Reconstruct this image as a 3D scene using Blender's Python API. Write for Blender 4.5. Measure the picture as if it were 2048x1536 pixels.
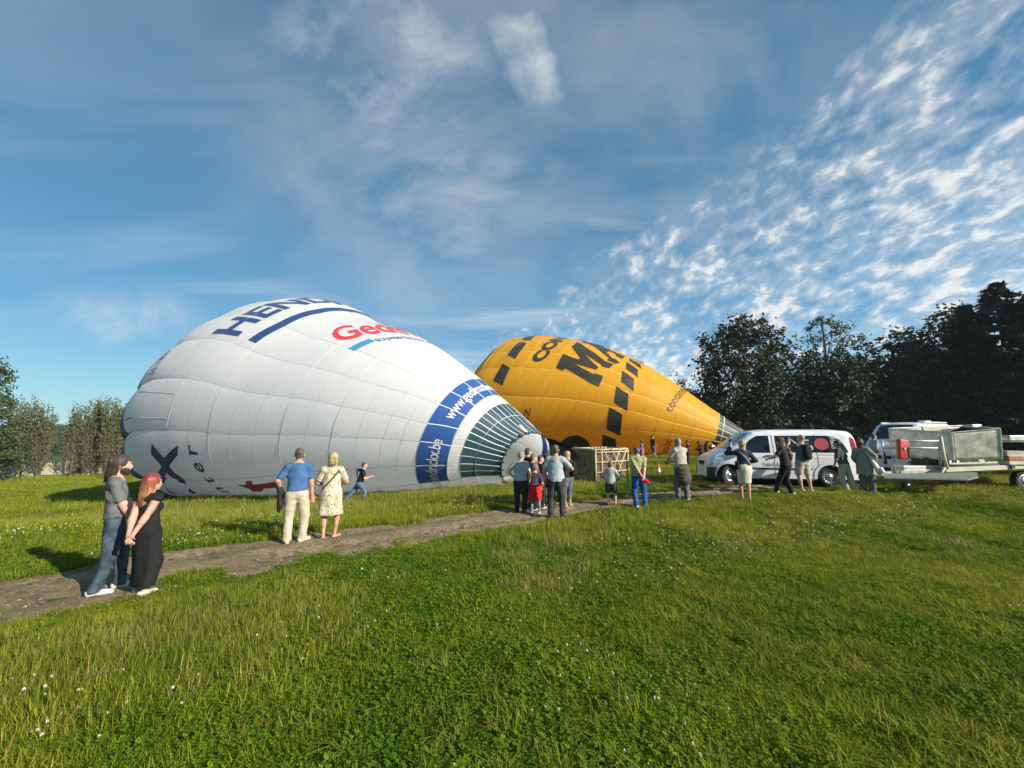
import bpy, bmesh, math, random
import numpy as np
from mathutils import Vector, Matrix

# ------------------------------------------------------------------ clearing
for o in list(bpy.data.objects):
    bpy.data.objects.remove(o, do_unlink=True)
scene = bpy.context.scene
COL = scene.collection

# ------------------------------------------------------------------ camera
FPX, PITCH, CAM_H = 786.0, math.atan(104 / 786.0), 2.05
cam_data = bpy.data.cameras.new("camera")
cam_data.sensor_width = 36.0
cam_data.lens = 36.0 * FPX / 2048.0
cam_data.clip_start = 0.05
cam_data.clip_end = 3000.0
cam = bpy.data.objects.new("camera", cam_data)
COL.objects.link(cam)
cam.location = (0, 0, CAM_H)
cam.rotation_euler = (math.pi / 2 + PITCH, 0, 0)
scene.camera = cam

# ------------------------------------------------------------------ sun
SUN_EL = math.radians(25)
SUN_AZ = math.atan2(0.86, -0.51)          # clockwise from +Y: behind and right of the camera
sun_vec = Vector((math.sin(SUN_AZ) * math.cos(SUN_EL), math.cos(SUN_AZ) * math.cos(SUN_EL), math.sin(SUN_EL)))
sd = bpy.data.lights.new("sun", 'SUN')
sd.energy = 5.0
sd.angle = math.radians(0.55)
sd.color = (1.0, 0.92, 0.79)
sun = bpy.data.objects.new("sun", sd)
COL.objects.link(sun)
sun.rotation_euler = sun_vec.to_track_quat('Z', 'Y').to_euler()
sun.location = (30, -20, 40)

# ------------------------------------------------------------------ world: clear evening sky with cloud layers
world = bpy.data.worlds.new("World")
scene.world = world
world.use_nodes = True


class NT:
    """small helper for building node trees"""
    def __init__(self, tree):
        self.t = tree
        self.n = tree.nodes
        self.l = tree.links

    def new(self, typ, **kw):
        nd = self.n.new(typ)
        for k, v in kw.items():
            setattr(nd, k, v)
        return nd

    def put(self, sock, v):
        if v is None:
            return
        if isinstance(v, bpy.types.NodeSocket):
            self.l.new(v, sock)
        else:
            try:
                sock.default_value = v
            except Exception:
                sock.default_value = (v, v, v) if len(sock.default_value) == 3 else (v, v, v, 1)

    def math(self, op, a, b=None, c=None, clamp=False):
        nd = self.new('ShaderNodeMath', operation=op, use_clamp=clamp)
        self.put(nd.inputs[0], a)
        self.put(nd.inputs[1], b)
        self.put(nd.inputs[2], c)
        return nd.outputs[0]

    def vmath(self, op, a, b=None, c=None):
        nd = self.new('ShaderNodeVectorMath', operation=op)
        self.put(nd.inputs[0], a)
        self.put(nd.inputs[1], b)
        if op == 'SCALE':
            self.put(nd.inputs['Scale'], b)
        return nd.outputs['Value'] if op in ('DOT_PRODUCT', 'LENGTH', 'DISTANCE') else nd.outputs[0]

    def ramp(self, f, lo, hi, a=0.0, b=1.0):
        nd = self.new('ShaderNodeMapRange', interpolation_type='SMOOTHSTEP')
        self.put(nd.inputs[0], f)
        nd.inputs[1].default_value = lo
        nd.inputs[2].default_value = hi
        nd.inputs[3].default_value = a
        nd.inputs[4].default_value = b
        return nd.outputs[0]

    def noise(self, vec, scale, detail=4, rough=0.55, dist=0.0, dim='3D'):
        nd = self.new('ShaderNodeTexNoise', noise_dimensions=dim)
        self.put(nd.inputs['Vector'], vec)
        nd.inputs['Scale'].default_value = scale
        nd.inputs['Detail'].default_value = detail
        nd.inputs['Roughness'].default_value = rough
        nd.inputs['Distortion'].default_value = dist
        return nd.outputs[0]

    def mix(self, f, a, b, blend='MIX'):
        nd = self.new('ShaderNodeMix', data_type='RGBA', blend_type=blend)
        self.put(nd.inputs['Factor'], f)
        for s, v in ((nd.inputs[6], a), (nd.inputs[7], b)):
            if isinstance(v, bpy.types.NodeSocket):
                self.l.new(v, s)
            else:
                s.default_value = tuple(v) + (1.0,) if len(v) == 3 else v
        return nd.outputs[2]


def cam_dir(px, py):
    """unit direction of a photograph pixel (2048 x 1536) seen from the camera"""
    x, z = (px - 1024) / FPX, -(py - 768) / FPX
    c, s = math.cos(PITCH), math.sin(PITCH)
    return Vector((x, c - z * s, s + z * c)).normalized()


w = NT(world.node_tree)
w.n.clear()
wout = w.new('ShaderNodeOutputWorld')
bg = w.new('ShaderNodeBackground')
w.l.new(bg.outputs[0], wout.inputs[0])
sky = w.new('ShaderNodeTexSky', sky_type='NISHITA')
sky.sun_disc = False
sky.sun_elevation = SUN_EL
sky.sun_rotation = SUN_AZ
sky.altitude = 100
sky.air_density = 1.0
sky.dust_density = 0.6
sky.ozone_density = 2.2
hs = w.new('ShaderNodeHueSaturation')
hs.inputs['Saturation'].default_value = 1.22
hs.inputs['Value'].default_value = 0.92
w.l.new(sky.outputs[0], hs.inputs['Color'])
tc = w.new('ShaderNodeTexCoord')
DIR = tc.outputs['Generated']
sep = w.new('ShaderNodeSeparateXYZ')
w.l.new(DIR, sep.inputs[0])
zz = w.math('MAXIMUM', w.math('ADD', sep.outputs[2], 0.10), 0.05)
cmb = w.new('ShaderNodeCombineXYZ')
w.put(cmb.inputs[0], w.math('DIVIDE', sep.outputs[0], zz))
w.put(cmb.inputs[1], w.math('DIVIDE', sep.outputs[1], zz))
PL = cmb.outputs[0]                                   # cloud-layer plane coordinates


def halfplane(p, q, lo, hi):
    n = cam_dir(*p).cross(cam_dir(*q)).normalized()
    return w.ramp(w.vmath('DOT_PRODUCT', DIR, tuple(n)), lo, hi)


# altocumulus field: everything to the right of one slanting front
warp = w.noise(PL, 0.9, 3, 0.5)
front = w.vmath('DOT_PRODUCT', DIR, tuple(cam_dir(1000, 690).cross(cam_dir(1900, 10)).normalized()))
front = w.math('ADD', front, w.math('MULTIPLY', w.math('SUBTRACT', warp, 0.5), -0.07))
m_ac = w.ramp(front, -0.07, 0.05)
m_ac2 = w.ramp(front, -0.06, 0.30)
zc = w.math('MAXIMUM', w.math('ADD', sep.outputs[2], 0.42), 0.05)
cm2 = w.new('ShaderNodeCombineXYZ')
w.put(cm2.inputs[0], w.math('DIVIDE', sep.outputs[0], zc))
w.put(cm2.inputs[1], w.math('DIVIDE', sep.outputs[1], zc))
mp = w.new('ShaderNodeMapping')
mp.inputs['Rotation'].default_value = (0, 0, math.radians(35))
mp.inputs['Scale'].default_value = (1.0, 0.72, 1.0)
w.l.new(cm2.outputs[0], mp.inputs[0])
puffs = w.noise(mp.outputs[0], 23.0, 5, 0.58, 0.2)
groups = w.noise(mp.outputs[0], 5.0, 3, 0.5, 0.4)
p2 = w.math('ADD', w.math('MULTIPLY', puffs, 0.70), w.math('MULTIPLY', groups, 0.46))
p2 = w.math('ADD', p2, w.math('MULTIPLY', m_ac2, 0.055))
ac = w.math('MULTIPLY', w.ramp(p2, 0.56, 0.78), m_ac)
soft = w.math('MULTIPLY', w.ramp(p2, 0.45, 0.72), m_ac)
ac = w.math('MAXIMUM', w.math('MULTIPLY', ac, .86), w.math('MULTIPLY', soft, 0.34))

# cirrus: long thin streaks over the middle and left
mp2 = w.new('ShaderNodeMapping')
mp2.inputs['Rotation'].default_value = (0, 0, math.radians(52))
mp2.inputs['Scale'].default_value = (0.55, 2.0, 1.0)
w.l.new(PL, mp2.inputs[0])
ci = w.noise(mp2.outputs[0], 1.15, 6, 0.56, 0.6)
ci2 = w.noise(PL, 0.55, 3, 0.5, 0.4)
cirrus = w.math('MULTIPLY', w.ramp(ci, 0.42, 0.78), w.ramp(ci2, 0.36, 0.62))
zen = cam_dir(1010, 330)
near_mid = w.ramp(w.vmath('DOT_PRODUCT', DIR, tuple(zen)), 0.62, 0.98)
cirrus = w.math('MULTIPLY', cirrus, w.math('ADD', 0.14, w.math('MULTIPLY', near_mid, 0.36)))


mp3 = w.new('ShaderNodeMapping')
mp3.inputs['Rotation'].default_value = (0.3, 0.9, math.radians(30))
mp3.inputs['Scale'].default_value = (1.0, 2.6, 1.6)
w.l.new(DIR, mp3.inputs[0])


def feather(p, q, width, lo, hi, gain):
    """a bright wisp lying along the great circle from p to q"""
    a, b = cam_dir(*p), cam_dir(*q)
    n = a.cross(b).normalized()
    mid = (a + b).normalized()
    t = (b - a).normalized()
    half = (b - a).length / 2
    wob = w.math('MULTIPLY', w.math('SUBTRACT', w.noise(DIR, 5.0, 4, 0.6), 0.5), width * 2.2)
    across = w.math('ABSOLUTE', w.math('ADD', w.vmath('DOT_PRODUCT', DIR, tuple(n)), wob))
    along = w.math('ABSOLUTE', w.vmath('DOT_PRODUCT', w.vmath('SUBTRACT', DIR, tuple(mid)), tuple(t)))
    rad = w.math('SQRT', w.math('ADD', w.math('POWER', w.math('DIVIDE', across, width), 2.0), w.math('POWER', w.math('DIVIDE', along, half * 1.35), 2.0)))
    f = w.ramp(rad, 1.0, 0.05)
    f = w.math('MULTIPLY', f, w.ramp(w.noise(mp3.outputs[0], 6.0, 6, 0.58, 0.25), lo, hi))
    return w.math('MULTIPLY', f, gain)


f1 = feather((955, -10), (1145, 225), 0.062, 0.10, 0.80, 0.72)
f2 = feather((690, 80), (1010, 95), 0.13, 0.2, 0.8, 0.55)
f3 = feather((560, 230), (900, 140), 0.22, 0.3, 0.75, 0.34)
f4 = feather((620, 480), (1180, 250), 0.30, 0.3, 0.75, 0.30)
veil = w.ramp(w.vmath('DOT_PRODUCT', DIR, tuple(cam_dir(1040, 300))), 0.70, 1.0)
veil = w.math('MULTIPLY', w.math('MULTIPLY', veil, w.ramp(w.noise(mp3.outputs[0], 2.6, 6, 0.55, 0.5), 0.25, 0.80)), 0.26)
f5 = feather((60, 640), (420, 625), 0.07, 0.25, 0.7, 0.40)
cl = cirrus
for f in (f1, f2, f3, f4, f5, veil):
    cl = w.math('MAXIMUM', cl, f)
cover = w.math('MAXIMUM', ac, cl, clamp=True)
up = w.ramp(sep.outputs[2], -0.02, 0.05)
cover = w.math('MULTIPLY', cover, up)
# the clear air itself: the Nishita sky eased towards this evening's clean blue
el = w.new('ShaderNodeValToRGB')
w.put(el.inputs[0], w.math('MAXIMUM', sep.outputs[2], 0.0))
cr = el.color_ramp
cr.elements[0].position = 0.0
cr.elements[0].color = (1.79, 3.08, 3.36, 1)
cr.elements[1].position = 0.22
cr.elements[1].color = (0.62, 1.70, 2.71, 1)
for pos, c in ((0.09, (1.12, 2.52, 3.19, 1)), (0.45, (0.39, 1.14, 1.92, 1)), (0.80, (0.25, 0.75, 1.30, 1))):
    e = cr.elements.new(pos)
    e.color = c
air = w.mix(0.88, hs.outputs[0], el.outputs[0])
skyc = w.mix(cover, air, (4.2, 4.2, 4.1))
w.l.new(skyc, bg.inputs['Color'])
bg.inputs['Strength'].default_value = 0.15

# ------------------------------------------------------------------ exposure
vs = scene.view_settings
scene.display_settings.display_device = 'sRGB'
vs.view_transform = 'Standard'
vs.look = 'None'
vs.exposure = 0.62
vs.gamma = 1.0
vs.use_curve_mapping = False
# ================================================================== helpers
RNG = np.random.default_rng(7)
random.seed(7)


def tag(o, label=None, cat=None, group=None, kind=None):
    if label: o['label'] = label
    if cat: o['category'] = cat
    if group: o['group'] = group
    if kind: o['kind'] = kind
    return o


def empty(name, loc=(0, 0, 0), rz=0.0, label=None, cat=None, group=None):
    o = bpy.data.objects.new(name, None)
    COL.objects.link(o)
    o.location = loc
    o.rotation_euler = (0, 0, rz)
    o.empty_display_size = 0.1
    return tag(o, label, cat, group)


def obj(name, data, parent=None, mat=None, loc=None):
    o = bpy.data.objects.new(name, data)
    COL.objects.link(o)
    if mat is not None and not data.materials:
        data.materials.append(mat)
    if parent is not None:
        o.parent = parent
    if loc is not None:
        o.location = loc
    return o


def copy_tree(o, parent=None):
    c = o.copy()
    COL.objects.link(c)
    if parent is not None:
        c.parent = parent
    for ch in list(o.children):
        copy_tree(ch, c)
    return c


def mesh_np(name, verts, faces, smooth=True):
    """mesh from numpy arrays: verts (n,3), faces (m,k) with k = 3 or 4"""
    verts = np.asarray(verts, np.float32)
    faces = np.asarray(faces, np.int32)
    me = bpy.data.meshes.new(name)
    k = faces.shape[1]
    me.vertices.add(len(verts))
    me.vertices.foreach_set('co', verts.ravel())
    me.loops.add(faces.size)
    me.loops.foreach_set('vertex_index', faces.ravel())
    me.polygons.add(len(faces))
    me.polygons.foreach_set('loop_start', np.arange(0, faces.size, k, dtype=np.int32))
    me.polygons.foreach_set('loop_total', np.full(len(faces), k, np.int32))
    me.polygons.foreach_set('use_smooth', np.full(len(faces), smooth))
    me.update(calc_edges=True)
    return me


class MB:
    """collects boxes, tubes and sheets into one mesh"""
    def __init__(self):
        self.bm = bmesh.new()

    def box(self, c, s, rot=None, bevel=0.0):
        r = bmesh.ops.create_cube(self.bm, size=1.0)
        m = Matrix.Diagonal((s[0], s[1], s[2], 1))
        if rot is not None:
            m = rot.to_4x4() @ m
        m = Matrix.Translation(c) @ m
        bmesh.ops.transform(self.bm, matrix=m, verts=r['verts'])
        if bevel:
            es = list({e for v in r['verts'] for e in v.link_edges})
            bmesh.ops.bevel(self.bm, geom=es, offset=bevel, segments=2, affect='EDGES', profile=0.6)
        return self

    def tube(self, pts, r, n=8, cap=True, r2=None):
        pts = [Vector(p) for p in pts]
        rings = []
        up = Vector((0, 0, 1))
        for i, p in enumerate(pts):
            t = (pts[min(i + 1, len(pts) - 1)] - pts[max(i - 1, 0)]).normalized()
            a = t.cross(up)
            if a.length < 1e-3:
                a = t.cross(Vector((1, 0, 0)))
            a.normalize()
            b = t.cross(a).normalized()
            rr = r if r2 is None else r + (r2 - r) * i / max(1, len(pts) - 1)
            if isinstance(r, (list, tuple)):
                rr = r[i]
            rings.append([self.bm.verts.new(p + (a * math.cos(2 * math.pi * k / n) + b * math.sin(2 * math.pi * k / n)) * rr) for k in range(n)])
        for A, B in zip(rings, rings[1:]):
            for k in range(n):
                self.bm.faces.new((A[k], A[(k + 1) % n], B[(k + 1) % n], B[k]))
        if cap:
            self.bm.faces.new(rings[0][::-1])
            self.bm.faces.new(rings[-1])
        return self

    def lathe(self, prof, n=24, mat=None):
        """profile of (radius, z) turned about z"""
        rings = []
        for r, z in prof:
            rings.append([self.bm.verts.new((r * math.cos(2 * math.pi * k / n), r * math.sin(2 * math.pi * k / n), z)) for k in range(n)])
        new = [v for R in rings for v in R]
        for A, B in zip(rings, rings[1:]):
            for k in range(n):
                self.bm.faces.new((A[k], A[(k + 1) % n], B[(k + 1) % n], B[k]))
        if mat is not None:
            bmesh.ops.transform(self.bm, matrix=mat, verts=new)
        return self

    def poly(self, pts):
        self.bm.faces.new([self.bm.verts.new(p) for p in pts])
        return self

    def prism(self, pts, d):
        """polygon pts (3-D) extruded by vector d"""
        d = Vector(d)
        a = [self.bm.verts.new(p) for p in pts]
        b = [self.bm.verts.new(Vector(p) + d) for p in pts]
        n = len(pts)
        self.bm.faces.new(a[::-1])
        self.bm.faces.new(b)
        for k in range(n):
            self.bm.faces.new((a[k], a[(k + 1) % n], b[(k + 1) % n], b[k]))
        return self

    def build(self, name, mat, parent=None, smooth=False, angle=None):
        bmesh.ops.recalc_face_normals(self.bm, faces=self.bm.faces)
        me = bpy.data.meshes.new(name)
        self.bm.to_mesh(me)
        self.bm.free()
        if smooth:
            for p in me.polygons:
                p.use_smooth = True
            if angle:
                me.set_sharp_from_angle(angle=math.radians(angle))
        return obj(name, me, parent, mat)



class Under:
    """parents parts built in world coordinates below a root that has its own location"""
    def __init__(self, root):
        self.root = root

    def fix(self):
        bpy.context.view_layer.update()
        inv = self.root.matrix_world.inverted()
        for ch in self.root.children:
            ch.matrix_parent_inverse = inv


# ------------------------------------------------------------------ materials
MATS = {}


def mat(name, col, rough=0.7, metal=0.0, var=0.12, scale=6.0, bump=0.0, bscale=40.0, spec=0.4, trans=0.0, island=0.0, col2=None, stretch=None, coat=0.0, twoside=False):
    """procedural material: base colour with noise variation, optional second colour, bump, translucency"""
    if name in MATS:
        return MATS[name]
    m = bpy.data.materials.new(name)
    m.use_nodes = True
    t = NT(m.node_tree)
    b = t.n['Principled BSDF']
    co = t.new('ShaderNodeTexCoord').outputs['Object']
    if stretch is not None:
        mpg = t.new('ShaderNodeMapping')
        mpg.inputs['Scale'].default_value = stretch
        t.l.new(co, mpg.inputs[0])
        co = mpg.outputs[0]
    n = t.noise(co, scale, 5, 0.6)
    c2 = col2 if col2 is not None else tuple(max(0.0, c * (1 - 2.2 * var)) for c in col)
    c1 = col if col2 is not None else tuple(min(1.0, c * (1 + var)) for c in col)
    f = t.ramp(n, 0.3, 0.7)
    base = t.mix(f, c2, c1)
    if island:
        g = t.new('ShaderNodeNewGeometry')
        hv = t.new('ShaderNodeHueSaturation')
        t.l.new(base, hv.inputs['Color'])
        rnd = g.outputs['Random Per Island']
        t.put(hv.inputs['Value'], t.math('ADD', 1 - island, t.math('MULTIPLY', rnd, 2 * island)))
        t.put(hv.inputs['Hue'], t.math('ADD', 0.485, t.math('MULTIPLY', t.math('FRACT', t.math('MULTIPLY', rnd, 7.31)), 0.03)))
        base = hv.outputs[0]
    t.put(b.inputs['Base Color'], base)
    b.inputs['Roughness'].default_value = rough
    b.inputs['Metallic'].default_value = metal
    b.inputs['Specular IOR Level'].default_value = spec
    b.inputs['Coat Weight'].default_value = coat
    if bump:
        bn = t.new('ShaderNodeBump')
        bn.inputs['Strength'].default_value = bump
        bn.inputs['Distance'].default_value = 0.02
        t.put(bn.inputs['Height'], t.noise(co, bscale, 4, 0.6))
        t.l.new(bn.outputs[0], b.inputs['Normal'])
    if trans:
        tr = t.new('ShaderNodeBsdfTranslucent')
        t.put(tr.inputs[0], base)
        mx = t.new('ShaderNodeMixShader')
        mx.inputs[0].default_value = trans
        t.l.new(b.outputs[0], mx.inputs[1])
        t.l.new(tr.outputs[0], mx.inputs[2])
        t.l.new(mx.outputs[0], t.n['Material Output'].inputs[0])
    MATS[name] = m
    return m


# ------------------------------------------------------------------ terrain
def sstep(a, b, t):
    t = np.clip((np.asarray(t, float) - a) / (b - a), 0, 1)
    return t * t * (3 - 2 * t)


def terrain(x, y):
    x = np.asarray(x, float)
    y = np.asarray(y, float)
    t = np.maximum(-x - 1, 0)
    t = np.minimum(t, 60)
    drop = np.where(t < 8, .095 * t, .76 + .05 * (t - 8)) * sstep(7, 16, y)
    rise = .36 * sstep(2, 8, x) * sstep(9, 13, y)
    bumps = 0.022 * np.sin(x * 1.3 + 0.6 * np.sin(y * .9)) * np.sin(y * 1.1 + 0.4 * x) + 0.012 * np.sin(x * 3.1 + y * 1.7) * np.sin(y * 2.7 - x)
    return -drop + rise + bumps * sstep(1.5, 3.0, np.hypot(x, y))


def tz(x, y):
    return float(terrain(x, y))


def gp(px, py):
    """the ground point that a photograph pixel looks at (used while laying the scene out)"""
    d = cam_dir(px, py)
    t = 1.0
    while t < 400:
        p = Vector((0, 0, CAM_H)) + d * t
        if p.z <= tz(p.x, p.y):
            return Vector((p.x, p.y, tz(p.x, p.y)))
        t += 0.02 if t < 40 else 0.2
    return p


def at(px, py, Y):
    """the point at distance Y (along +Y) that a photograph pixel looks at"""
    d = cam_dir(px, py)
    return Vector((0, 0, CAM_H)) + d * (Y / d.y)
# ================================================================== ground, path, grass
M_soil = mat('soil_green', (0.095, 0.130, 0.030), 0.95, var=0.3, scale=3.0, bump=0.6, bscale=25, col2=(0.055, 0.070, 0.020), spec=0.1)


def ground_mesh():
    xs = np.concatenate([np.linspace(-900, -62, 26), np.linspace(-60, 60, 241), np.linspace(62, 900, 26)])
    ys = np.concatenate([np.linspace(-60, -2, 20), np.linspace(-1.5, 45, 187), np.linspace(46, 110, 60), np.linspace(120, 1500, 40)])
    X, Y = np.meshgrid(xs, ys, indexing='ij')
    Z = terrain(X, Y)
    V = np.stack([X, Y, Z], -1).reshape(-1, 3)
    nx, ny = X.shape
    i = np.arange(nx * ny).reshape(nx, ny)
    F = np.stack([i[:-1, :-1], i[1:, :-1], i[1:, 1:], i[:-1, 1:]], -1).reshape(-1, 4)
    return mesh_np('ground', V, F)


ground = tag(obj('ground', ground_mesh(), None, M_soil), kind='structure')
ground['label'] = 'green grass field sloping gently down to the left'

# --- dirt path: upper and lower edge read off at a few places and laid on the ground
PE_UP = [(-60, 1172), (100, 1146), (280, 1112), (440, 1092), (560, 1078), (700, 1058), (840, 1040), (960, 1026), (1080, 1012), (1180, 1000), (1300, 987), (1420, 979), (1560, 966)]
PE_LO = [(-60, 1262), (100, 1232), (280, 1196), (440, 1164), (560, 1140), (700, 1112), (840, 1086), (960, 1064), (1080, 1042), (1180, 1022), (1300, 1004), (1420, 991), (1560, 976)]
path_up = [gp(*p) for p in PE_UP]
path_lo = [gp(*p) for p in PE_LO]


def resample(P, n):
    P = np.array([tuple(p) for p in P])
    d = np.concatenate([[0], np.cumsum(np.linalg.norm(np.diff(P[:, :2], axis=0), axis=1))])
    t = np.linspace(0, d[-1], n)
    return np.stack([np.interp(t, d, P[:, k]) for k in range(2)], -1)


NPATH = 260
pu, pl = resample(path_up, NPATH), resample(path_lo, NPATH)
for A, s in ((pu, 1), (pl, -1)):
    k = np.arange(NPATH)
    wob = 0.05 * np.sin(k * .31 + s) + 0.04 * np.sin(k * .83 + 2 * s) + 0.03 * np.sin(k * 1.9)
    A[:, 1] += wob


def path_mesh():
    m = 22
    t = np.linspace(0, 1, m)
    P = pu[:, None] * (1 - t)[None, :, None] + pl[:, None] * t[None, :, None]
    rut = -0.03 * np.exp(-((t - .25) / .09) ** 2) - 0.03 * np.exp(-((t - .72) / .1) ** 2) + 0.015 * np.exp(-((t - .5) / .12) ** 2)
    edge = -0.03 * (np.exp(-(t / .04) ** 2) + np.exp(-((1 - t) / .04) ** 2))
    Z = terrain(P[..., 0], P[..., 1]) + 0.035 + rut[None] + edge[None] + 0.008 * RNG.standard_normal(P.shape[:2])
    V = np.concatenate([P, Z[..., None]], -1).reshape(-1, 3)
    i = np.arange(NPATH * m).reshape(NPATH, m)
    F = np.stack([i[:-1, :-1], i[:-1, 1:], i[1:, 1:], i[1:, :-1]], -1).reshape(-1, 4)
    return mesh_np('path', V, F)


def path_material():
    m = bpy.data.materials.new('dirt_path')
    m.use_nodes = True
    t = NT(m.node_tree)
    b = t.n['Principled BSDF']
    co = t.new('ShaderNodeTexCoord').outputs['Object']
    n1 = t.noise(co, 1.1, 5, 0.6)
    n2 = t.noise(co, 14.0, 5, 0.65)
    n3 = t.noise(co, 90.0, 3, 0.6)
    c = t.mix(t.ramp(n1, 0.38, 0.62), (0.215, 0.155, 0.085), (0.320, 0.242, 0.142))
    c = t.mix(t.ramp(n2, 0.45, 0.7), c, (0.13, 0.102, 0.062))
    c = t.mix(t.ramp(n3, 0.58, 0.72), c, (0.38, 0.34, 0.27))
    n4 = t.noise(co, 3.3, 4, 0.7)
    c = t.mix(t.math('MULTIPLY', t.ramp(n4, 0.54, 0.66), 0.75), c, (0.075, 0.088, 0.03))
    t.put(b.inputs['Base Color'], c)
    b.inputs['Roughness'].default_value = 0.95
    b.inputs['Specular IOR Level'].default_value = 0.15
    bn = t.new('ShaderNodeBump')
    bn.inputs['Strength'].default_value = 0.9
    bn.inputs['Distance'].default_value = 0.03
    t.put(bn.inputs['Height'], t.math('ADD', n2, t.math('MULTIPLY', n3, 0.5)))
    t.l.new(bn.outputs[0], b.inputs['Normal'])
    return m


path = tag(obj('path', path_mesh(), None, path_material()), kind='structure', label='worn dirt and gravel path crossing the grass field')


def path_pos(x, y):
    """0..1 across the path for points on it, outside that range beside it"""
    out = np.full(len(x), -9.0)
    C = (pu + pl) / 2
    for a in range(0, len(x), 4000):
        xx, yy = x[a:a + 4000], y[a:a + 4000]
        d = (xx[:, None] - C[None, :, 0]) ** 2 + (yy[:, None] - C[None, :, 1]) ** 2
        k = d.argmin(1)
        ab = pl[k] - pu[k]
        q = np.stack([xx, yy], -1) - pu[k]
        t = (q * ab).sum(1) / (ab * ab).sum(1)
        perp = np.abs(q[:, 0] * ab[:, 1] - q[:, 1] * ab[:, 0]) / np.linalg.norm(ab, axis=1)
        t[perp > 1.5] = -9
        out[a:a + 4000] = t
    return out


# --- grass: a few tuft shapes, instanced by geometry nodes
def grass_material(name, c_deep, c_mid, c_dry, dry=0.5):
    m = bpy.data.materials.new(name)
    m.use_nodes = True
    t = NT(m.node_tree)
    b = t.n['Principled BSDF']
    oi = t.new('ShaderNodeObjectInfo')
    loc = oi.outputs['Location']
    big = t.noise(loc, 0.34, 4, 0.6)
    med = t.noise(loc, 1.5, 3, 0.6)
    g = t.new('ShaderNodeNewGeometry')
    isl = g.outputs['Random Per Island']
    c = t.mix(t.ramp(t.math('ADD', t.math('MULTIPLY', big, .6), t.math('MULTIPLY', med, .4)), 0.40, 0.60), c_deep, c_mid)
    f = t.math('ADD', t.math('MULTIPLY', isl, 0.5), t.math('MULTIPLY', t.noise(loc, 0.55, 4, 0.65), 0.9))
    sx = t.new('ShaderNodeSeparateXYZ')
    t.l.new(loc, sx.inputs[0])
    f = t.math('ADD', f, t.math('MULTIPLY', t.ramp(sx.outputs[0], -.5, 3.5), .10))
    c = t.mix(t.math('MULTIPLY', t.ramp(f, 0.60, 0.98), dry), c, c_dry)
    hv = t.new('ShaderNodeHueSaturation')
    t.l.new(c, hv.inputs['Color'])
    t.put(hv.inputs['Value'], t.math('ADD', 0.68, t.math('MULTIPLY', t.math('FRACT', t.math('MULTIPLY', isl, 5.7)), 0.64)))
    t.put(b.inputs['Base Color'], hv.outputs[0])
    b.inputs['Roughness'].default_value = 0.7
    b.inputs['Specular IOR Level'].default_value = 0.08
    tr = t.new('ShaderNodeBsdfTranslucent')
    t.l.new(hv.outputs[0], tr.inputs[0])
    mx = t.new('ShaderNodeMixShader')
    mx.inputs[0].default_value = 0.38
    t.l.new(b.outputs[0], mx.inputs[1])
    t.l.new(tr.outputs[0], mx.inputs[2])
    t.l.new(mx.outputs[0], t.n['Material Output'].inputs[0])
    return m


M_grass = grass_material('grass_blades', (0.130, 0.215, 0.010), (0.275, 0.325, 0.020), (0.450, 0.365, 0.075), 0.65)
M_dry = grass_material('dry_grass', (0.250, 0.245, 0.060), (0.340, 0.300, 0.095), (0.48, 0.39, 0.16), 0.8)
M_clover = grass_material('clover_leaves', (0.105, 0.205, 0.010), (0.180, 0.275, 0.018), (0.09, 0.14, 0.03), 0.3)


def tuft(name, n, rad, hmin, hmax, width, bend, m, seed, lean=(0, 0)):
    r = np.random.default_rng(seed)
    V, F4, F3 = [], [], []
    for k in range(n):
        a = r.uniform(0, 2 * np.pi)
        q = rad * np.sqrt(r.uniform())
        p = np.array([q * np.cos(a), q * np.sin(a), -0.01])
        d = r.uniform(0, 2 * np.pi)
        h = r.uniform(hmin, hmax)
        bd = h * r.uniform(0.1, 1.0) * bend
        wd = width * r.uniform(.7, 1.25)
        o = np.array([np.cos(d), np.sin(d), 0])
        s = np.array([-np.sin(d), np.cos(d), 0]) * wd / 2
        L = np.array([lean[0], lean[1], 0]) * h
        b = len(V)
        for t, wt in ((0, 1), (.45, .9), (.78, .6)):
            c = p + o * bd * t * t + L * t + np.array([0, 0, h * (t - .25 * bend * t * t * (bd / h))])
            V += [c - s * wt, c + s * wt]
        V.append(p + o * bd + L + np.array([0, 0, h * (1 - .25 * bend * (bd / h))]))
        F4 += [(b, b + 1, b + 3, b + 2), (b + 2, b + 3, b + 5, b + 4)]
        F3 += [(b + 4, b + 5, b + 6)]
    me = bpy.data.meshes.new(name)
    me.from_pydata([tuple(v) for v in V], [], F4 + F3)
    me.materials.append(m)
    return bpy.data.objects.new(name, me)


def clover_tuft(name, n, rad, seed):
    r = np.random.default_rng(seed)
    V, F = [], []
    for k in range(n):
        a, q = r.uniform(0, 6.283), rad * np.sqrt(r.uniform())
        h = r.uniform(0.03, 0.085)
        c = np.array([q * np.cos(a), q * np.sin(a), h])
        tilt = r.normal(0, .35, 2)
        ph = r.uniform(0, 6.283)
        sz = r.uniform(.008, .013)
        for j in range(3):
            an = ph + j * 2.094
            d = np.array([np.cos(an), np.sin(an), 0]); s = np.array([-np.sin(an), np.cos(an), 0])
            P = [c, c + d * sz * .9 + s * sz * .75, c + d * sz * 1.7, c + d * sz * .9 - s * sz * .75]
            P = [p + np.array([0, 0, (p - c)[0] * tilt[0] + (p - c)[1] * tilt[1] + .15 * np.linalg.norm(p - c)]) for p in P]
            b = len(V)
            V += P
            F.append((b, b + 1, b + 2, b + 3))
    me = bpy.data.meshes.new(name)
    me.from_pydata([tuple(v) for v in V], [], F)
    me.materials.append(M_clover)
    return bpy.data.objects.new(name, me)


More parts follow.
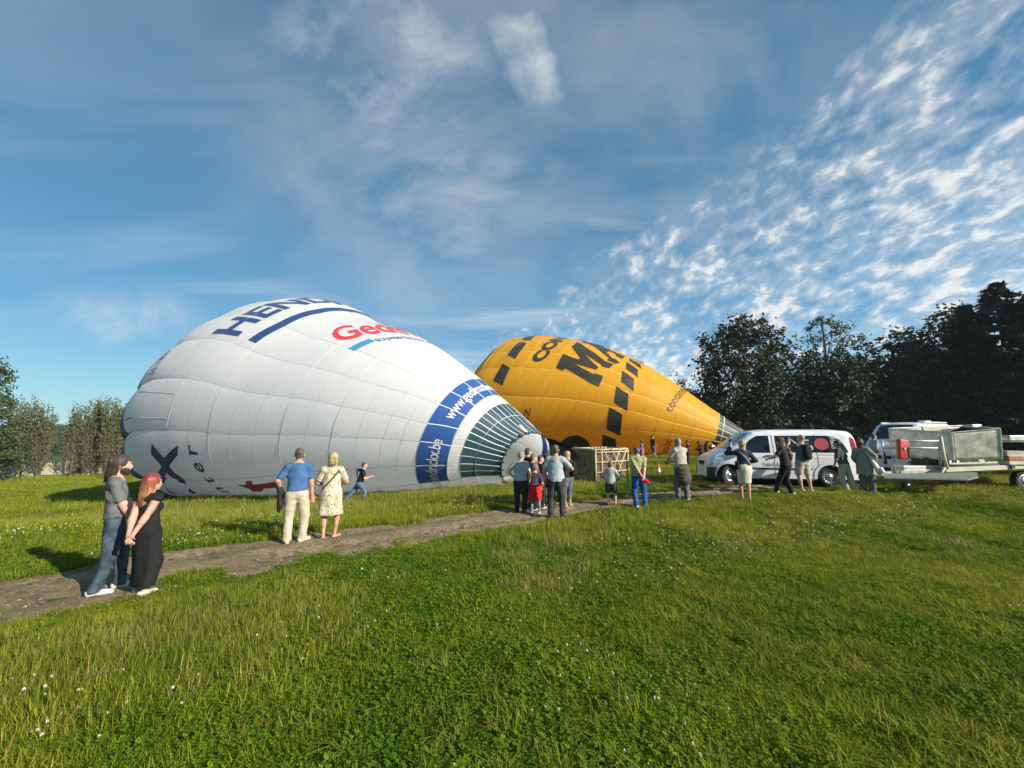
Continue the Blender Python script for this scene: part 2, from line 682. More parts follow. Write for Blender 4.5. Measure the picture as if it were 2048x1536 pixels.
tufts = bpy.data.collections.new('tufts')
for i, o in enumerate([
    tuft('a_tuft', 95, 0.17, 0.05, 0.12, 0.0055, 0.9, M_grass, 1),
    tuft('b_tuft', 80, 0.17, 0.07, 0.17, 0.0060, 1.0, M_grass, 2, (.15, .05)),
    tuft('c_tuft', 60, 0.16, 0.09, 0.21, 0.0060, 0.9, M_grass, 3, (-.1, .1)),
    tuft('d_tuft', 34, 0.14, 0.08, 0.25, 0.0045, 0.8, M_dry, 4, (.1, 0)),
    clover_tuft('e_tuft', 75, 0.17, 5),
    tuft('f_tuft', 12, 0.20, 0.22, 0.45, 0.0045, 0.5, M_dry, 6),
    tuft('g_tuft', 46, 0.11, 0.10, 0.24, 0.0085, 1.5, M_grass, 8),
]):
    tufts.objects.link(o)


def instancer(name, P, scl, rot, idx, coll, label):
    """one object whose points carry instanced tufts"""
    me = bpy.data.meshes.new(name)
    me.vertices.add(len(P))
    me.vertices.foreach_set('co', np.asarray(P, np.float32).ravel())
    for nm, typ, arr, key in (('scl', 'FLOAT', scl, 'value'), ('idx', 'INT', idx, 'value'), ('rot', 'FLOAT_VECTOR', rot, 'vector')):
        at_ = me.attributes.new(nm, typ, 'POINT')
        at_.data.foreach_set(key, np.asarray(arr, np.int32 if typ == 'INT' else np.float32).ravel())
    o = tag(obj(name, me), kind='stuff', label=label)
    ng = bpy.data.node_groups.new(name, 'GeometryNodeTree')
    ng.interface.new_socket('Geometry', in_out='INPUT', socket_type='NodeSocketGeometry')
    ng.interface.new_socket('Geometry', in_out='OUTPUT', socket_type='NodeSocketGeometry')
    t = NT(ng)
    gi, go = t.new('NodeGroupInput'), t.new('NodeGroupOutput')
    ci = t.new('GeometryNodeCollectionInfo')
    ci.inputs['Collection'].default_value = coll
    ci.inputs['Separate Children'].default_value = True
    ci.inputs['Reset Children'].default_value = True
    ip = t.new('GeometryNodeInstanceOnPoints')
    ip.inputs['Pick Instance'].default_value = True
    t.l.new(gi.outputs[0], ip.inputs['Points'])
    t.l.new(ci.outputs[0], ip.inputs['Instance'])

    def named(nm, typ):
        na = t.new('GeometryNodeInputNamedAttribute', data_type=typ)
        na.inputs['Name'].default_value = nm
        return [s for s in na.outputs if s.enabled and s.name == 'Attribute'][0]
    t.l.new(named('idx', 'INT'), ip.inputs['Instance Index'])
    t.l.new(named('scl', 'FLOAT'), ip.inputs['Scale'])
    e2r = t.new('FunctionNodeEulerToRotation')
    t.l.new(named('rot', 'FLOAT_VECTOR'), e2r.inputs[0])
    t.l.new(e2r.outputs[0], ip.inputs['Rotation'])
    t.l.new(ip.outputs[0], go.inputs[0])
    md = o.modifiers.new('scatter', 'NODES')
    md.node_group = ng
    return o


def sine_noise(x, y, sc, seed):
    r = np.random.default_rng(seed)
    v = np.zeros_like(x)
    for k in range(7):
        a = r.uniform(0, 6.28)
        f = sc * r.uniform(.6, 2.2)
        v += np.sin((x * np.cos(a) + y * np.sin(a)) * f + r.uniform(0, 6.28))
    return v / 7 * 1.8


def scatter(n, y0, y1, spread=1.42, power=1.0):
    """points on the ground, in a fan before the camera"""
    u = RNG.uniform(0, 1, n)
    y = (y0 ** (2 * power) + u * (y1 ** (2 * power) - y0 ** (2 * power))) ** (1 / (2 * power))
    x = RNG.uniform(-1, 1, n) * (y * spread + 1.2)
    return x, y


bx, by, bs, bi = [], [], [], []
for n, y0, y1, sc in ((16000, 1.6, 7.0, 1.0), (24000, 7, 17, 1.15), (26000, 17, 40, 1.7), (9000, 40, 75, 2.6)):
    x, y = scatter(n, y0, y1)
    t = path_pos(x, y)
    r = RNG.uniform(0, 1, n)
    n1, n2 = np.clip(sine_noise(x, y, 2.6, 51), 0, 1), np.clip(sine_noise(x, y, 2.6, 52), 0, 1)
    on = (t > 0.02 + .24 * n1) & (t < 0.98 - .22 * n2)
    keep = ~on | ((r < .05 + .16 * np.exp(-((t - .5) / .1) ** 2)) & (sine_noise(x, y, 1.6, 3) > 0.0))
    long_ = sine_noise(x, y, .55, 11)
    clov = sine_noise(x, y, .8, 21)
    beyond = (t < 0.0) & (t > -8) | ((t <= -8) & (y > 9))
    near = (y < 8.5)
    idx = np.where(r < np.where(near, .80, .6), 0, 1)
    idx = np.where(clov + RNG.normal(0, .40, n) > np.where(near, -.05, .25), 4, idx)
    far_side = (y > 7.5) & (x < 3) & ~on
    idx = np.where(long_ + RNG.normal(0, .3, n) > np.where(near, 1.0, .75), 2, idx)
    idx = np.where(far_side & (RNG.uniform(0, 1, n) < .25), 2, idx)
    # long yellowish grass in the lower left corner
    corner = np.exp(-(((x + 3.6) / 1.5) ** 2 + ((y - 4.3) / 1.1) ** 2))
    idx = np.where(RNG.uniform(0, 1, n) < .75 * corner, np.where(RNG.uniform(0, 1, n) < .35, 3, 2), idx)
    dryp = sine_noise(x, y, .9, 31)
    idx = np.where((dryp > .50) & (RNG.uniform(0, 1, n) < .22), 3, idx)
    idx = np.where((RNG.uniform(0, 1, n) < .005) & (y > 7), 5, idx)
    idx = np.where((RNG.uniform(0, 1, n) < .05) & (y < 9), 6, idx)
    s = sc * RNG.uniform(.75, 1.25, n)
    s = np.where(near, s * .82, s)
    side_ = np.exp(-((t - 1.08) / .12) ** 2)
    s = s * (1 - .45 * side_)
    idx = np.where((side_ > .3) & (idx != 4), 0, idx)
    s = np.where(on, s * .5, s)
    s = np.where((x > 3) & (y > 8), s * .85, s)
    idx = np.where(on & ((idx == 2) | (idx == 5)), 0, idx)
    bx.append(x[keep]); by.append(y[keep]); bs.append(s[keep]); bi.append(idx[keep])
gx, gy, gs, gi_ = map(np.concatenate, (bx, by, bs, bi))
# taller fringe along the far side of the path and in front of the balloons
n = 2600
x = RNG.uniform(-16, 3, n); y = RNG.uniform(11, 16.5, n) + .12 * np.abs(x)
m_ = path_pos(x, y) < -.1
gx = np.concatenate([gx, x[m_]]); gy = np.concatenate([gy, y[m_]])
gs = np.concatenate([gs, RNG.uniform(.8, 1.3, m_.sum())]); gi_ = np.concatenate([gi_, RNG.choice([2, 2, 5, 3, 1], m_.sum())])
G_ROT = np.stack([RNG.normal(0, .08, len(gx)), RNG.normal(0, .08, len(gx)), RNG.uniform(0, 6.283, len(gx))], -1)
GP = np.stack([gx, gy, terrain(gx, gy)], -1)
instancer('grass', GP, gs, G_ROT, gi_, tufts, 'short green grass with clover and dry yellow tufts')

# --- white clover heads
M_petal = mat('clover_petal', (0.86, 0.83, 0.72), 0.8, var=0.15, scale=60)
M_petal_brown = mat('clover_petal_old', (0.42, 0.30, 0.19), 0.85, var=0.2, scale=60)
M_stem = mat('clover_stem', (0.09, 0.16, 0.03), 0.7)


def clover_head(name, m, seed):
    r = np.random.default_rng(seed)
    V, F = [], []
    for k in range(26):
        z = 1 - 1.75 * (k + .5) / 26
        a = k * 2.4
        d = np.array([np.sqrt(max(0, 1 - z * z)) * np.cos(a), np.sqrt(max(0, 1 - z * z)) * np.sin(a), z + .35])
        d /= np.linalg.norm(d)
        s = np.cross(d, [0.3, .2, 1]); s /= np.linalg.norm(s)
        b = len(V)
        L = .0105 * r.uniform(.85, 1.15)
        V += [d * .003 - s * .0016, d * .003 + s * .0016, d * L + s * .0024, d * L - s * .0024]
        F.append((b, b + 1, b + 2, b + 3))
    nf = len(F)
    V = [np.array(v) + np.array([0, 0, .115]) for v in V]
    b = len(V)
    for z in (0, .11):
        for a in (0, 2.1, 4.2):
            V.append(np.array([.0014 * np.cos(a), .0014 * np.sin(a), z]))
    F += [(b, b + 1, b + 4, b + 3), (b + 1, b + 2, b + 5, b + 4), (b + 2, b, b + 3, b + 5)]
    me = bpy.data.meshes.new(name)
    me.from_pydata([tuple(v) for v in V], [], F)
    me.materials.append(m); me.materials.append(M_stem)
    for p in me.polygons:
        p.material_index = 0 if p.index < nf else 1
    return bpy.data.objects.new(name, me)


heads = bpy.data.collections.new('clover_heads')
for i, (nm, m) in enumerate((('a_head', M_petal), ('b_head', M_petal), ('c_head', M_petal_brown))):
    heads.objects.link(clover_head(nm, m, i))
x, y = scatter(9000, 2.4, 16, 1.4, .72)
ms = (sine_noise(x, y, .75, 41) + .35 * sine_noise(x, y, 2.2, 42) + RNG.normal(0, .25, len(x)) > .50) & ((path_pos(x, y) < -.05) | (path_pos(x, y) > 1.05))
x, y = x[ms], y[ms]
instancer('clover_flowers', np.stack([x, y, terrain(x, y)], -1), RNG.uniform(.8, 1.25, len(x)) * np.clip(.62 + y / 14, .72, 1.4),
          np.stack([RNG.normal(0, .25, len(x)), RNG.normal(0, .25, len(x)), RNG.uniform(0, 6, len(x))], -1),
          RNG.choice([0, 0, 1, 1, 2], len(x)), heads, 'white clover flowers dotted through the grass')

# --- small stones on the path
M_stone = mat('path_stone', (0.25, 0.225, 0.18), 0.9, var=0.25, scale=9, island=0.3)
V, F = [], []
for k in range(1500):
    i = RNG.integers(0, NPATH - 1)
    t = RNG.uniform(0.04, 1.0) if k % 3 else RNG.uniform(.75, 1.03)
    p = pu[i] * (1 - t) + pl[i] * t + RNG.normal(0, .05, 2)
    z = tz(*p) + .03
    r = RNG.uniform(.006, .022)
    b = len(V)
    q = np.array([[1, 0, 0], [0, 1, 0], [-1, 0, 0], [0, -1, 0], [0, 0, .8], [0, 0, -.6]]) * r * RNG.uniform(.7, 1.3, (6, 3))
    an = RNG.uniform(0, 6.28)
    R = np.array([[np.cos(an), -np.sin(an), 0], [np.sin(an), np.cos(an), 0], [0, 0, 1]])
    V += [tuple(v) for v in q @ R.T + np.array([p[0], p[1], z])]
    F += [(b, b + 1, b + 4), (b + 1, b + 2, b + 4), (b + 2, b + 3, b + 4), (b + 3, b, b + 4), (b + 1, b, b + 5), (b + 2, b + 1, b + 5), (b + 3, b + 2, b + 5), (b, b + 3, b + 5)]
tag(obj('gravel', mesh_np('gravel', V, F, False), None, M_stone), kind='stuff', label='loose pale gravel along the dirt path')
# ================================================================== trees, hills, wall
def leaf_mat(name, col, dark, trans=.22, hue=0.03):
    if name in MATS:
        return MATS[name]
    m = bpy.data.materials.new(name)
    m.use_nodes = True
    t = NT(m.node_tree)
    b = t.n['Principled BSDF']
    g = t.new('ShaderNodeNewGeometry').outputs['Random Per Island']
    co = t.new('ShaderNodeTexCoord').outputs['Object']
    n = t.noise(co, 0.55, 3, 0.6)
    f = t.math('ADD', t.math('MULTIPLY', g, .55), t.math('MULTIPLY', n, .55))
    c = t.mix(t.ramp(f, .25, .85), dark, col)
    hv = t.new('ShaderNodeHueSaturation')
    t.l.new(c, hv.inputs['Color'])
    t.put(hv.inputs['Hue'], t.math('ADD', .5 - hue / 2, t.math('MULTIPLY', t.math('FRACT', t.math('MULTIPLY', g, 9.7)), hue)))
    t.put(b.inputs['Base Color'], hv.outputs[0])
    b.inputs['Roughness'].default_value = .6
    b.inputs['Specular IOR Level'].default_value = .25
    tr = t.new('ShaderNodeBsdfTranslucent')
    t.l.new(hv.outputs[0], tr.inputs[0])
    mx = t.new('ShaderNodeMixShader')
    mx.inputs[0].default_value = trans
    t.l.new(b.outputs[0], mx.inputs[1])
    t.l.new(tr.outputs[0], mx.inputs[2])
    t.l.new(mx.outputs[0], t.n['Material Output'].inputs[0])
    MATS[name] = m
    return m


M_bark = mat('bark', (0.085, 0.070, 0.052), .95, var=.3, scale=7, bump=.8, bscale=20, stretch=(1, 1, .2))
M_bark_pale = mat('bark_pale', (0.16, 0.135, 0.095), .9, var=.25, scale=7, bump=.5, bscale=20, stretch=(1, 1, .2))
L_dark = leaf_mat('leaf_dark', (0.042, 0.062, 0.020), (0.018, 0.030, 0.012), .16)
L_mid = leaf_mat('leaf_mid', (0.090, 0.125, 0.036), (0.040, 0.062, 0.020), .25)
L_fir = leaf_mat('leaf_conifer', (0.026, 0.045, 0.024), (0.012, 0.022, 0.013), .08)
L_poplar = leaf_mat('leaf_poplar', (0.185, 0.205, 0.080), (0.105, 0.125, 0.052), .35)
L_brown = leaf_mat('leaf_poplar_bare', (0.235, 0.185, 0.095), (0.145, 0.120, 0.062), .25)
L_hill = leaf_mat('leaf_hill', (0.060, 0.085, 0.036), (0.030, 0.048, 0.024), .1)


def leaf_quads(C, N, size, r, aspect=.6):
    """one bent leaf clump (two triangles) per centre C, facing roughly along N"""
    n = len(C)
    N = N + r.normal(0, .75, (n, 3))
    N /= np.linalg.norm(N, axis=1, keepdims=True) + 1e-9
    A = np.cross(N, r.normal(0, 1, (n, 3)))
    A /= np.linalg.norm(A, axis=1, keepdims=True) + 1e-9
    B = np.cross(N, A)
    s = (size * r.uniform(.55, 1.35, n))[:, None]
    V = np.stack([C - A * s, C + B * s * aspect + N * s * .2, C + A * s, C - B * s * aspect + N * s * .2], 1).reshape(-1, 3)
    F = np.arange(4 * n).reshape(n, 4)
    return V, F


def crown_points(lobes, n, r, shell=.55):
    """points through the outer part of a set of ellipsoid lobes (cx, cy, cz, rx, ry, rz)"""
    L = np.array(lobes, float)
    wgt = (L[:, 3] * L[:, 4] + L[:, 4] * L[:, 5] + L[:, 3] * L[:, 5])
    k = r.choice(len(L), n, p=wgt / wgt.sum())
    d = r.normal(0, 1, (n, 3))
    d /= np.linalg.norm(d, axis=1, keepdims=True)
    q = shell + (1 - shell) * np.sqrt(r.uniform(0, 1, n))
    q = q * (1 + r.normal(0, .05, n))
    C = L[k, :3] + d * q[:, None] * L[k, 3:]
    return C, d


def clumped(lobes, n_clump, per, spread, r, shell=.6):
    C, d = crown_points(lobes, n_clump, r, shell)
    P = np.repeat(C, per, 0) + r.normal(0, 1, (n_clump * per, 3)) * spread * np.repeat(r.uniform(.5, 1.4, n_clump), per)[:, None]
    return P, np.repeat(d, per, 0)


def make_tree(name, loc, lobes, n_clump, per, spread, leaf, m, label, group, seed, trunk_r=.25, trunk_h=None, bark=None, sub_lobes=4, cat='tree', limbs=7, shell=.6, lean=0.0):
    """lobes in metres above the tree's foot; trunk and limbs are one part, the crown another"""
    r = np.random.default_rng(seed)
    root = empty(name, loc, 0, label, cat, group)
    small = []
    for l in lobes:
        small.append(l)
        for k in range(sub_lobes):
            d = r.normal(0, 1, 3); d /= np.linalg.norm(d)
            f = r.uniform(.28, .5)
            small.append([l[0] + d[0] * l[3] * .8, l[1] + d[1] * l[4] * .8, l[2] + d[2] * l[5] * .62, l[3] * f, l[4] * f, l[5] * f * .9])
    P, d = clumped(small, n_clump, per, spread, r, shell)
    P[:, 2] = np.maximum(P[:, 2], .15 + r.uniform(0, .3, len(P)))
    V, F = leaf_quads(P, d + np.array([0, 0, .4]), leaf, r)
    obj('crown', mesh_np('crown', V, F, False), root, m)
    top = max(l[2] for l in lobes) + .3
    th = trunk_h or top
    mb = MB()
    pts = [(r.normal(0, .06) * k + lean * k, r.normal(0, .06) * k, -.3 + th * k / 6) for k in range(7)]
    pts[0] = (0, 0, -.3)
    mb.tube(pts, [trunk_r * (1.15 - .15 * k) for k in range(7)], 8)
    for k in range(limbs):
        l = small[r.integers(0, len(small))]
        h = r.uniform(.25, .8)
        p0 = Vector(pts[int(h * 6)])
        p2 = Vector(l[:3])
        p1 = p0.lerp(p2, .5) + Vector((0, 0, .1 * (p2 - p0).length))
        mb.tube([p0, p1, p2], [trunk_r * .38, trunk_r * .22, trunk_r * .07], 5)
    mb.build('trunk', bark or M_bark, root, True)
    return root


def px_tree(px, y_top, D, y_foot=None):
    """foot position and height for a tree seen at column px with its top at y_top, standing at distance D"""
    g = at(px, y_top, D)
    z0 = tz(g.x, g.y)
    return Vector((g.x, g.y, z0)), g.z - z0


TREES_R = 'dark trees along the right edge of the field'
# big round tree behind the van's bonnet
p, H = px_tree(1478, 625, 42)
make_tree('broadleaf_tree', p, [[0, 0, H * .60, 4.4, 4.0, H * .36], [-1.6, -.5, H * .42, 4.0, 3.4, H * .27], [1.9, 0, H * .70, 2.9, 2.6, H * .24], [-1.8, 0, H * .74, 2.4, 2.3, H * .17], [.3, 0, H * .86, 2.2, 2.0, H * .13], [0, 0, H * .26, 4.6, 3.6, H * .24], [-3.6, 0, H * .26, 1.9, 1.8, H * .17]],
          430, 26, .42, .20, L_dark, 'dark round broadleaf tree with a dense crown beside the yellow balloon nose', TREES_R, 101, .38)
# small pale-leaved tree behind the yellow balloon
p, H = px_tree(1350, 745, 50)
make_tree('broadleaf_tree', p, [[0, 0, H * .66, 2.2, 2.0, H * .27], [1.9, 0, H * .5, 2.0, 1.6, H * .3], [-1.2, 0, H * .62, 1.5, 1.4, H * .22], [.4, 0, H * .86, 1.0, .9, H * .12]],
          150, 16, .38, .19, L_mid, 'small bushy tree half hidden behind the yellow balloon', TREES_R, 102, .16)
p, H = px_tree(1405, 775, 46)
make_tree('broadleaf_tree', p, [[0, 0, H * .6, 1.8, 1.6, H * .34], [.8, 0, H * .4, 2.0, 1.6, H * .34], [-.9, 0, H * .35, 1.6, 1.6, H * .3]],
          130, 16, .36, .19, L_dark, 'low dark tree at the left foot of the round tree', TREES_R, 103, .14)
# airy tree with open umbrella-like branch tops
p, H = px_tree(1640, 628, 46)
make_tree('broadleaf_tree', p, [[-1.6, 0, H * .86, 1.9, 1.5, H * .055], [.2, 0, H * .93, 1.9, 1.4, H * .05], [2.0, 0, H * .88, 1.7, 1.4, H * .05], [-2.8, 0, H * .78, 1.4, 1.2, H * .05], [3.3, 0, H * .80, 1.4, 1.2, H * .05], [.5, 0, H * .79, 2.2, 1.6, H * .05]],
          62, 15, .22, .16, L_mid, 'tall airy tree with flat open sprays above the dark thicket', TREES_R, 104, .24, sub_lobes=2, limbs=16, shell=.3)
# dense thicket trees
for i, (px, yt, D, wd, lab) in enumerate([
        (1578, 690, 43, 3.6, 'dark bushy tree filling the gap right of the round tree'),
        (1672, 700, 41, 3.8, 'dark dense tree straight behind the first white van roof'),
        (1748, 652, 42, 4.4, 'broad dark tree with ragged top behind the van tail light'),
        (1812, 648, 44, 3.0, 'dark tree with twiggy top left of the tall conifer'),
        (1850, 690, 40, 2.8, 'low dark tree behind the second white van')]):
    p, H = px_tree(px, yt, D)
    make_tree('broadleaf_tree', p, [[0, 0, H * .62, wd, wd * .9, H * .34], [-wd * .4, 0, H * .42, wd, wd * .9, H * .32], [wd * .4, 0, H * .40, wd, wd * .9, H * .34], [wd * .15, 0, H * .82, wd * .62, wd * .6, H * .17], [0, 0, H * .2, wd * 1.15, wd, H * .2]],
              300, 24, .42, .21, L_dark, lab, TREES_R, 110 + i, .26)
# tree with sky showing through, left of the conifers
p, H = px_tree(1893, 612, 41)
make_tree('broadleaf_tree', p, [[0, 0, H * .78, 2.6, 2.2, H * .19], [-1.0, 0, H * .58, 2.8, 2.2, H * .2], [.9, 0, H * .55, 2.6, 2.2, H * .24], [.4, 0, H * .90, 1.5, 1.3, H * .09], [0, 0, H * .28, 3.0, 2.4, H * .26]],
          330, 22, .36, .20, L_dark, 'tall ragged tree with sky showing through, left of the conifers', TREES_R, 121, .3)


def conifer(px, yt, D, wd, seed, lab):
    p, H = px_tree(px, yt, D)
    r = np.random.default_rng(seed)
    root = empty('conifer_tree', p, 0, lab, 'tree', TREES_R)
    P, N = [], []
    tiers = 38
    mb = MB()
    mb.tube([(0, 0, -.3), (0, 0, H * .98)], .34, 8, r2=.03)
    for k in range(tiers):
        h = H * (.06 + .93 * k / tiers)
        R = wd * (1 - (k / tiers)**1.7) * r.uniform(.8, 1.15) + .15
        nb = 9
        for j in range(nb):
            a = r.uniform(0, 6.283)
            rr = R * r.uniform(.7, 1.15)
            d = np.array([np.cos(a), np.sin(a), 0])
            if k % 2 == 0 and j < 3:
                mb.tube([(0, 0, h), tuple(d * rr * .6 + [0, 0, h + .12]), tuple(d * rr + [0, 0, h - .1])], [.05, .035, .01], 4)
            m = int(16 + rr * 20)
            t = np.sqrt(r.uniform(.02, 1, m))
            q = d[None] * (rr * t)[:, None] + np.array([0, 0, h]) + np.stack([r.normal(0, .16, m), r.normal(0, .16, m), .25 * t - .35 * t * t + r.normal(0, .07, m)], -1)
            P.append(q); N.append(np.tile([0, 0, 1.4], (m, 1)) + d * .3)
    P, N = np.concatenate(P), np.concatenate(N)
    V, F = leaf_quads(P, N, .23, r, .45)
    obj('crown', mesh_np('crown', V, F, False), root, L_fir)
    mb.build('trunk', M_bark, root, True)


conifer(1925, 606, 37, 4.3, 131, 'narrower dark conifer, second tallest of the group at the field edge')
conifer(1985, 560, 36, 5.6, 132, 'tallest dark conifer with drooping tiers behind the metal box trailer')
conifer(2062, 578, 34, 5.2, 133, 'dark conifer cut by the edge behind the trailer deck')

# undergrowth hedge closing the space below the crowns
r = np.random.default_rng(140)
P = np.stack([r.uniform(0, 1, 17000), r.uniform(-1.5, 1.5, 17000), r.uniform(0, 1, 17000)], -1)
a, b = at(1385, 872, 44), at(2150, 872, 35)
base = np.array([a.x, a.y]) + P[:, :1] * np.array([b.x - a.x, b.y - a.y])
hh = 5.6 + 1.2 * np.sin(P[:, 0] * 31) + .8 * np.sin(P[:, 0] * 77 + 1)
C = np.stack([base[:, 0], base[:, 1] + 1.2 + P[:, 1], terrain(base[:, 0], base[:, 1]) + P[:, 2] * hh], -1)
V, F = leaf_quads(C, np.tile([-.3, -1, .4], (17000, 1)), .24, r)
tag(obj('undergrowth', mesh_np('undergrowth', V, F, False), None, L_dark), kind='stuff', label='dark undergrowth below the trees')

# ---- left side: poplars before the cream wall, one big tree at the edge
POP = 'thin poplars along the garden wall'


def poplar(px, yt, D, wd, seed, lab):
    p, H = px_tree(px, yt, D)
    r = np.random.default_rng(seed)
    root = empty('poplar_tree', p, 0, lab, 'tree', POP)
    mb = MB()
    mb.tube([(0, 0, -.3), (r.normal(0, .05), 0, H * .5), (r.normal(0, .1), 0, H * .97)], [.13, .09, .02], 6)
    P, Q = [], []
    nb = 46
    for k in range(nb):
        a = r.uniform(0, 6.283)
        h0 = H * r.uniform(.05, .62)
        h1 = min(H * r.uniform(.98, 1.0), h0 + H * r.uniform(.25, .45))
        o = wd * r.uniform(.45, 1.0) * (1 - .45 * (h1 / H)**3)
        d = np.array([np.cos(a), np.sin(a), 0])
        A, B, Cc = np.array([0, 0, h0]), d * o * .8 + [0, 0, h0 + .35 * (h1 - h0)], d * o + [0, 0, h1]
        mb.tube([tuple(A), tuple(B), tuple(Cc)], [.03, .022, .008], 4)
        m = 84
        t = r.uniform(.15, 1.03, m)
        q = np.where((t < .5)[:, None], A + (B - A) * (t * 2)[:, None], B + (Cc - B) * (t * 2 - 1)[:, None]) + r.normal(0, .16, (m, 3))
        hi = q[:, 2] / H
        green = r.uniform(0, 1, m) < np.clip((hi - .42) * 4, .18, 1)
        keep = (r.uniform(0, 1, m) < np.where(hi > .45, 1.0, .75))
        P.append(q[green & keep]); Q.append(q[~green & keep])
    P, Q = np.concatenate(P), np.concatenate(Q)
    V, F = leaf_quads(P, r.normal(0, 1, P.shape), .125, r)
    obj('crown', mesh_np('crown', V, F, False), root, L_poplar)
    V, F = leaf_quads(Q, r.normal(0, 1, Q.shape), .105, r, .4)
    obj('lower_twigs', mesh_np('lower_twigs', V, F, False), root, L_brown)['kind'] = 'stuff'
    mb.build('trunk', M_bark_pale, root, True)


for i, (px, yt, wd, lab) in enumerate([
        (38, 798, .95, 'poplar nearest the big tree at the field edge'),
        (66, 790, 1.0, 'tallest poplar left of the gap above the wall'),
        (100, 800, 1.0, 'poplar with a slim bare trunk just left of the wall gap'),
        (161, 806, 1.1, 'first poplar right of the gap, standing before the wall'),
        (192, 800, .8, 'thin poplar second right of the gap above the wall'),
        (211, 795, 1.0, 'tallest poplar right of the gap above the wall'),
        (227, 797, .9, 'poplar close left of the white balloon crown'),
        (247, 806, .8, 'thin poplar touching the white balloon outline')]):
    poplar(px, yt, 50 + .35 * (i % 3), wd * 1.3, 200 + i, lab)
p, H = px_tree(-28, 700, 46)
make_tree('broadleaf_tree', p, [[0, 0, H * .66, 3.0, 2.6, H * .27], [1.2, 0, H * .45, 2.8, 2.4, H * .28], [.9, 0, H * .80, 1.7, 1.6, H * .14], [0, 0, H * .22, 3.4, 2.8, H * .2], [2.6, 0, H * .24, 1.6, 1.6, H * .2], [2.4, 0, H * .55, 1.0, 1.0, H * .1]],
          340, 22, .4, .20, L_mid, 'big green tree at the field edge left of the poplars', None, 230, .32)
p, H = px_tree(22, 862, 47)
make_tree('shrub', p, [[0, 0, H * .5, 2.4, 1.6, H * .5], [-2.4, 0, H * .5, 1.9, 1.6, H * .55]], 120, 18, .34, .17, L_mid, 'dark green shrub at the foot of the big tree by the white bench', None, 231, .1, cat='shrub')
p, H = px_tree(165, 922, 52)
make_tree('shrub', p, [[0, 0, H * .6, .8, .7, H * .42], [.5, 0, H * .45, .6, .6, H * .4]], 40, 14, .22, .12, L_mid, 'small dark shrub against the cream wall', None, 232, .06, cat='shrub', limbs=3)

# cream garden wall, sloping with the ground
M_wall = mat('cream_render', (0.74, 0.67, 0.49), .9, var=.06, scale=2.5, bump=.3)
M_cap = mat('wall_coping', (0.55, 0.51, 0.42), .9, var=.1)
wall = empty('garden_wall', at(120, 952, 51.9), 0, 'cream rendered garden wall behind the poplars', 'wall')
mbw, mbc = MB(), MB()
xs = [(-40, 932), (40, 927), (70, 925), (146, 923), (215, 920), (300, 918)]
tops = [at(px, py, 51.9 - .002 * px) for px, py in xs]
for a, b in zip(tops, tops[1:]):
    za, zb = tz(a.x, a.y) - .4, tz(b.x, b.y) - .4
    mbw.prism([(a.x, a.y, za), (b.x, b.y, zb), (b.x, b.y, b.z), (a.x, a.y, a.z)], (0, .25, 0))
    mbc.prism([(a.x, a.y - .04, a.z + .005), (b.x, b.y - .04, b.z + .005), (b.x, b.y - .04, b.z + .075), (a.x, a.y - .04, a.z + .075)], (0, .33, 0))
mbw.build('rendered_face', M_wall, wall)
mbc.build('coping', M_cap, wall)
MB().box(tuple(at(104, 938, 51.55)), (2.6, .03, 1.5)).build('wall_panel', mat('wall_panel', (.68, .61, .45), .8), wall)
Under(wall).fix()

# white block bench and post at the far left
M_white_stone = mat('white_stone', (0.66, 0.64, 0.58), .8, var=.08)
b = gp(9, 958)
bench = empty('stone_bench', b, 0, 'low white block bench at the edge of the field', 'bench')
MB().box((0, 0, .32), (1.5, .45, .14), None, .02).build('seat', M_white_stone, bench)
for s in (-.5, .5):
    MB().box((s, 0, .12), (.22, .4, .26), None, .02).build('leg', M_white_stone, bench)
b = gp(6, 955)
post = empty('marker_post', (b.x, b.y + .9, tz(b.x, b.y + .9)), 0, 'short white post standing behind the block bench', 'post')
MB().box((0, 0, .45), (.32, .26, 1.0), None, .03).build('shaft', M_white_stone, post)
MB().box((0, 0, .97), (.40, .34, .06), None, .01).build('cap', M_white_stone, post)
b = gp(31, 956)
lamp = empty('garden_lamp', b, 0, 'small white mushroom lamp at the field edge near the bench', 'lamp')
MB().tube([(0, 0, -.1), (0, 0, .55)], .05).build('stem', M_white_stone, lamp)
MB().lathe([(0, .86), (.18, .82), (.24, .70), (.20, .55), (.05, .52)], 12).build('lamp_head', M_white_stone, lamp, True)

# wooded hill far behind on the left
def hill_mesh():
    X, Y = np.meshgrid(np.linspace(-700, -60, 60), np.linspace(100, 520, 28), indexing='ij')
    Z = terrain(X, Y) - 3 + 10.5 * sstep(100, 330, Y) * (1 - .55 * sstep(-260, -60, X)) + 1.4 * np.sin(X * .021 + 1) * sstep(180, 330, Y)
    n, m = X.shape
    i = np.arange(n * m).reshape(n, m)
    F = np.stack([i[:-1, :-1], i[1:, :-1], i[1:, 1:], i[:-1, 1:]], -1).reshape(-1, 4)
    return mesh_np('hills', np.stack([X, Y, Z], -1).reshape(-1, 3), F)


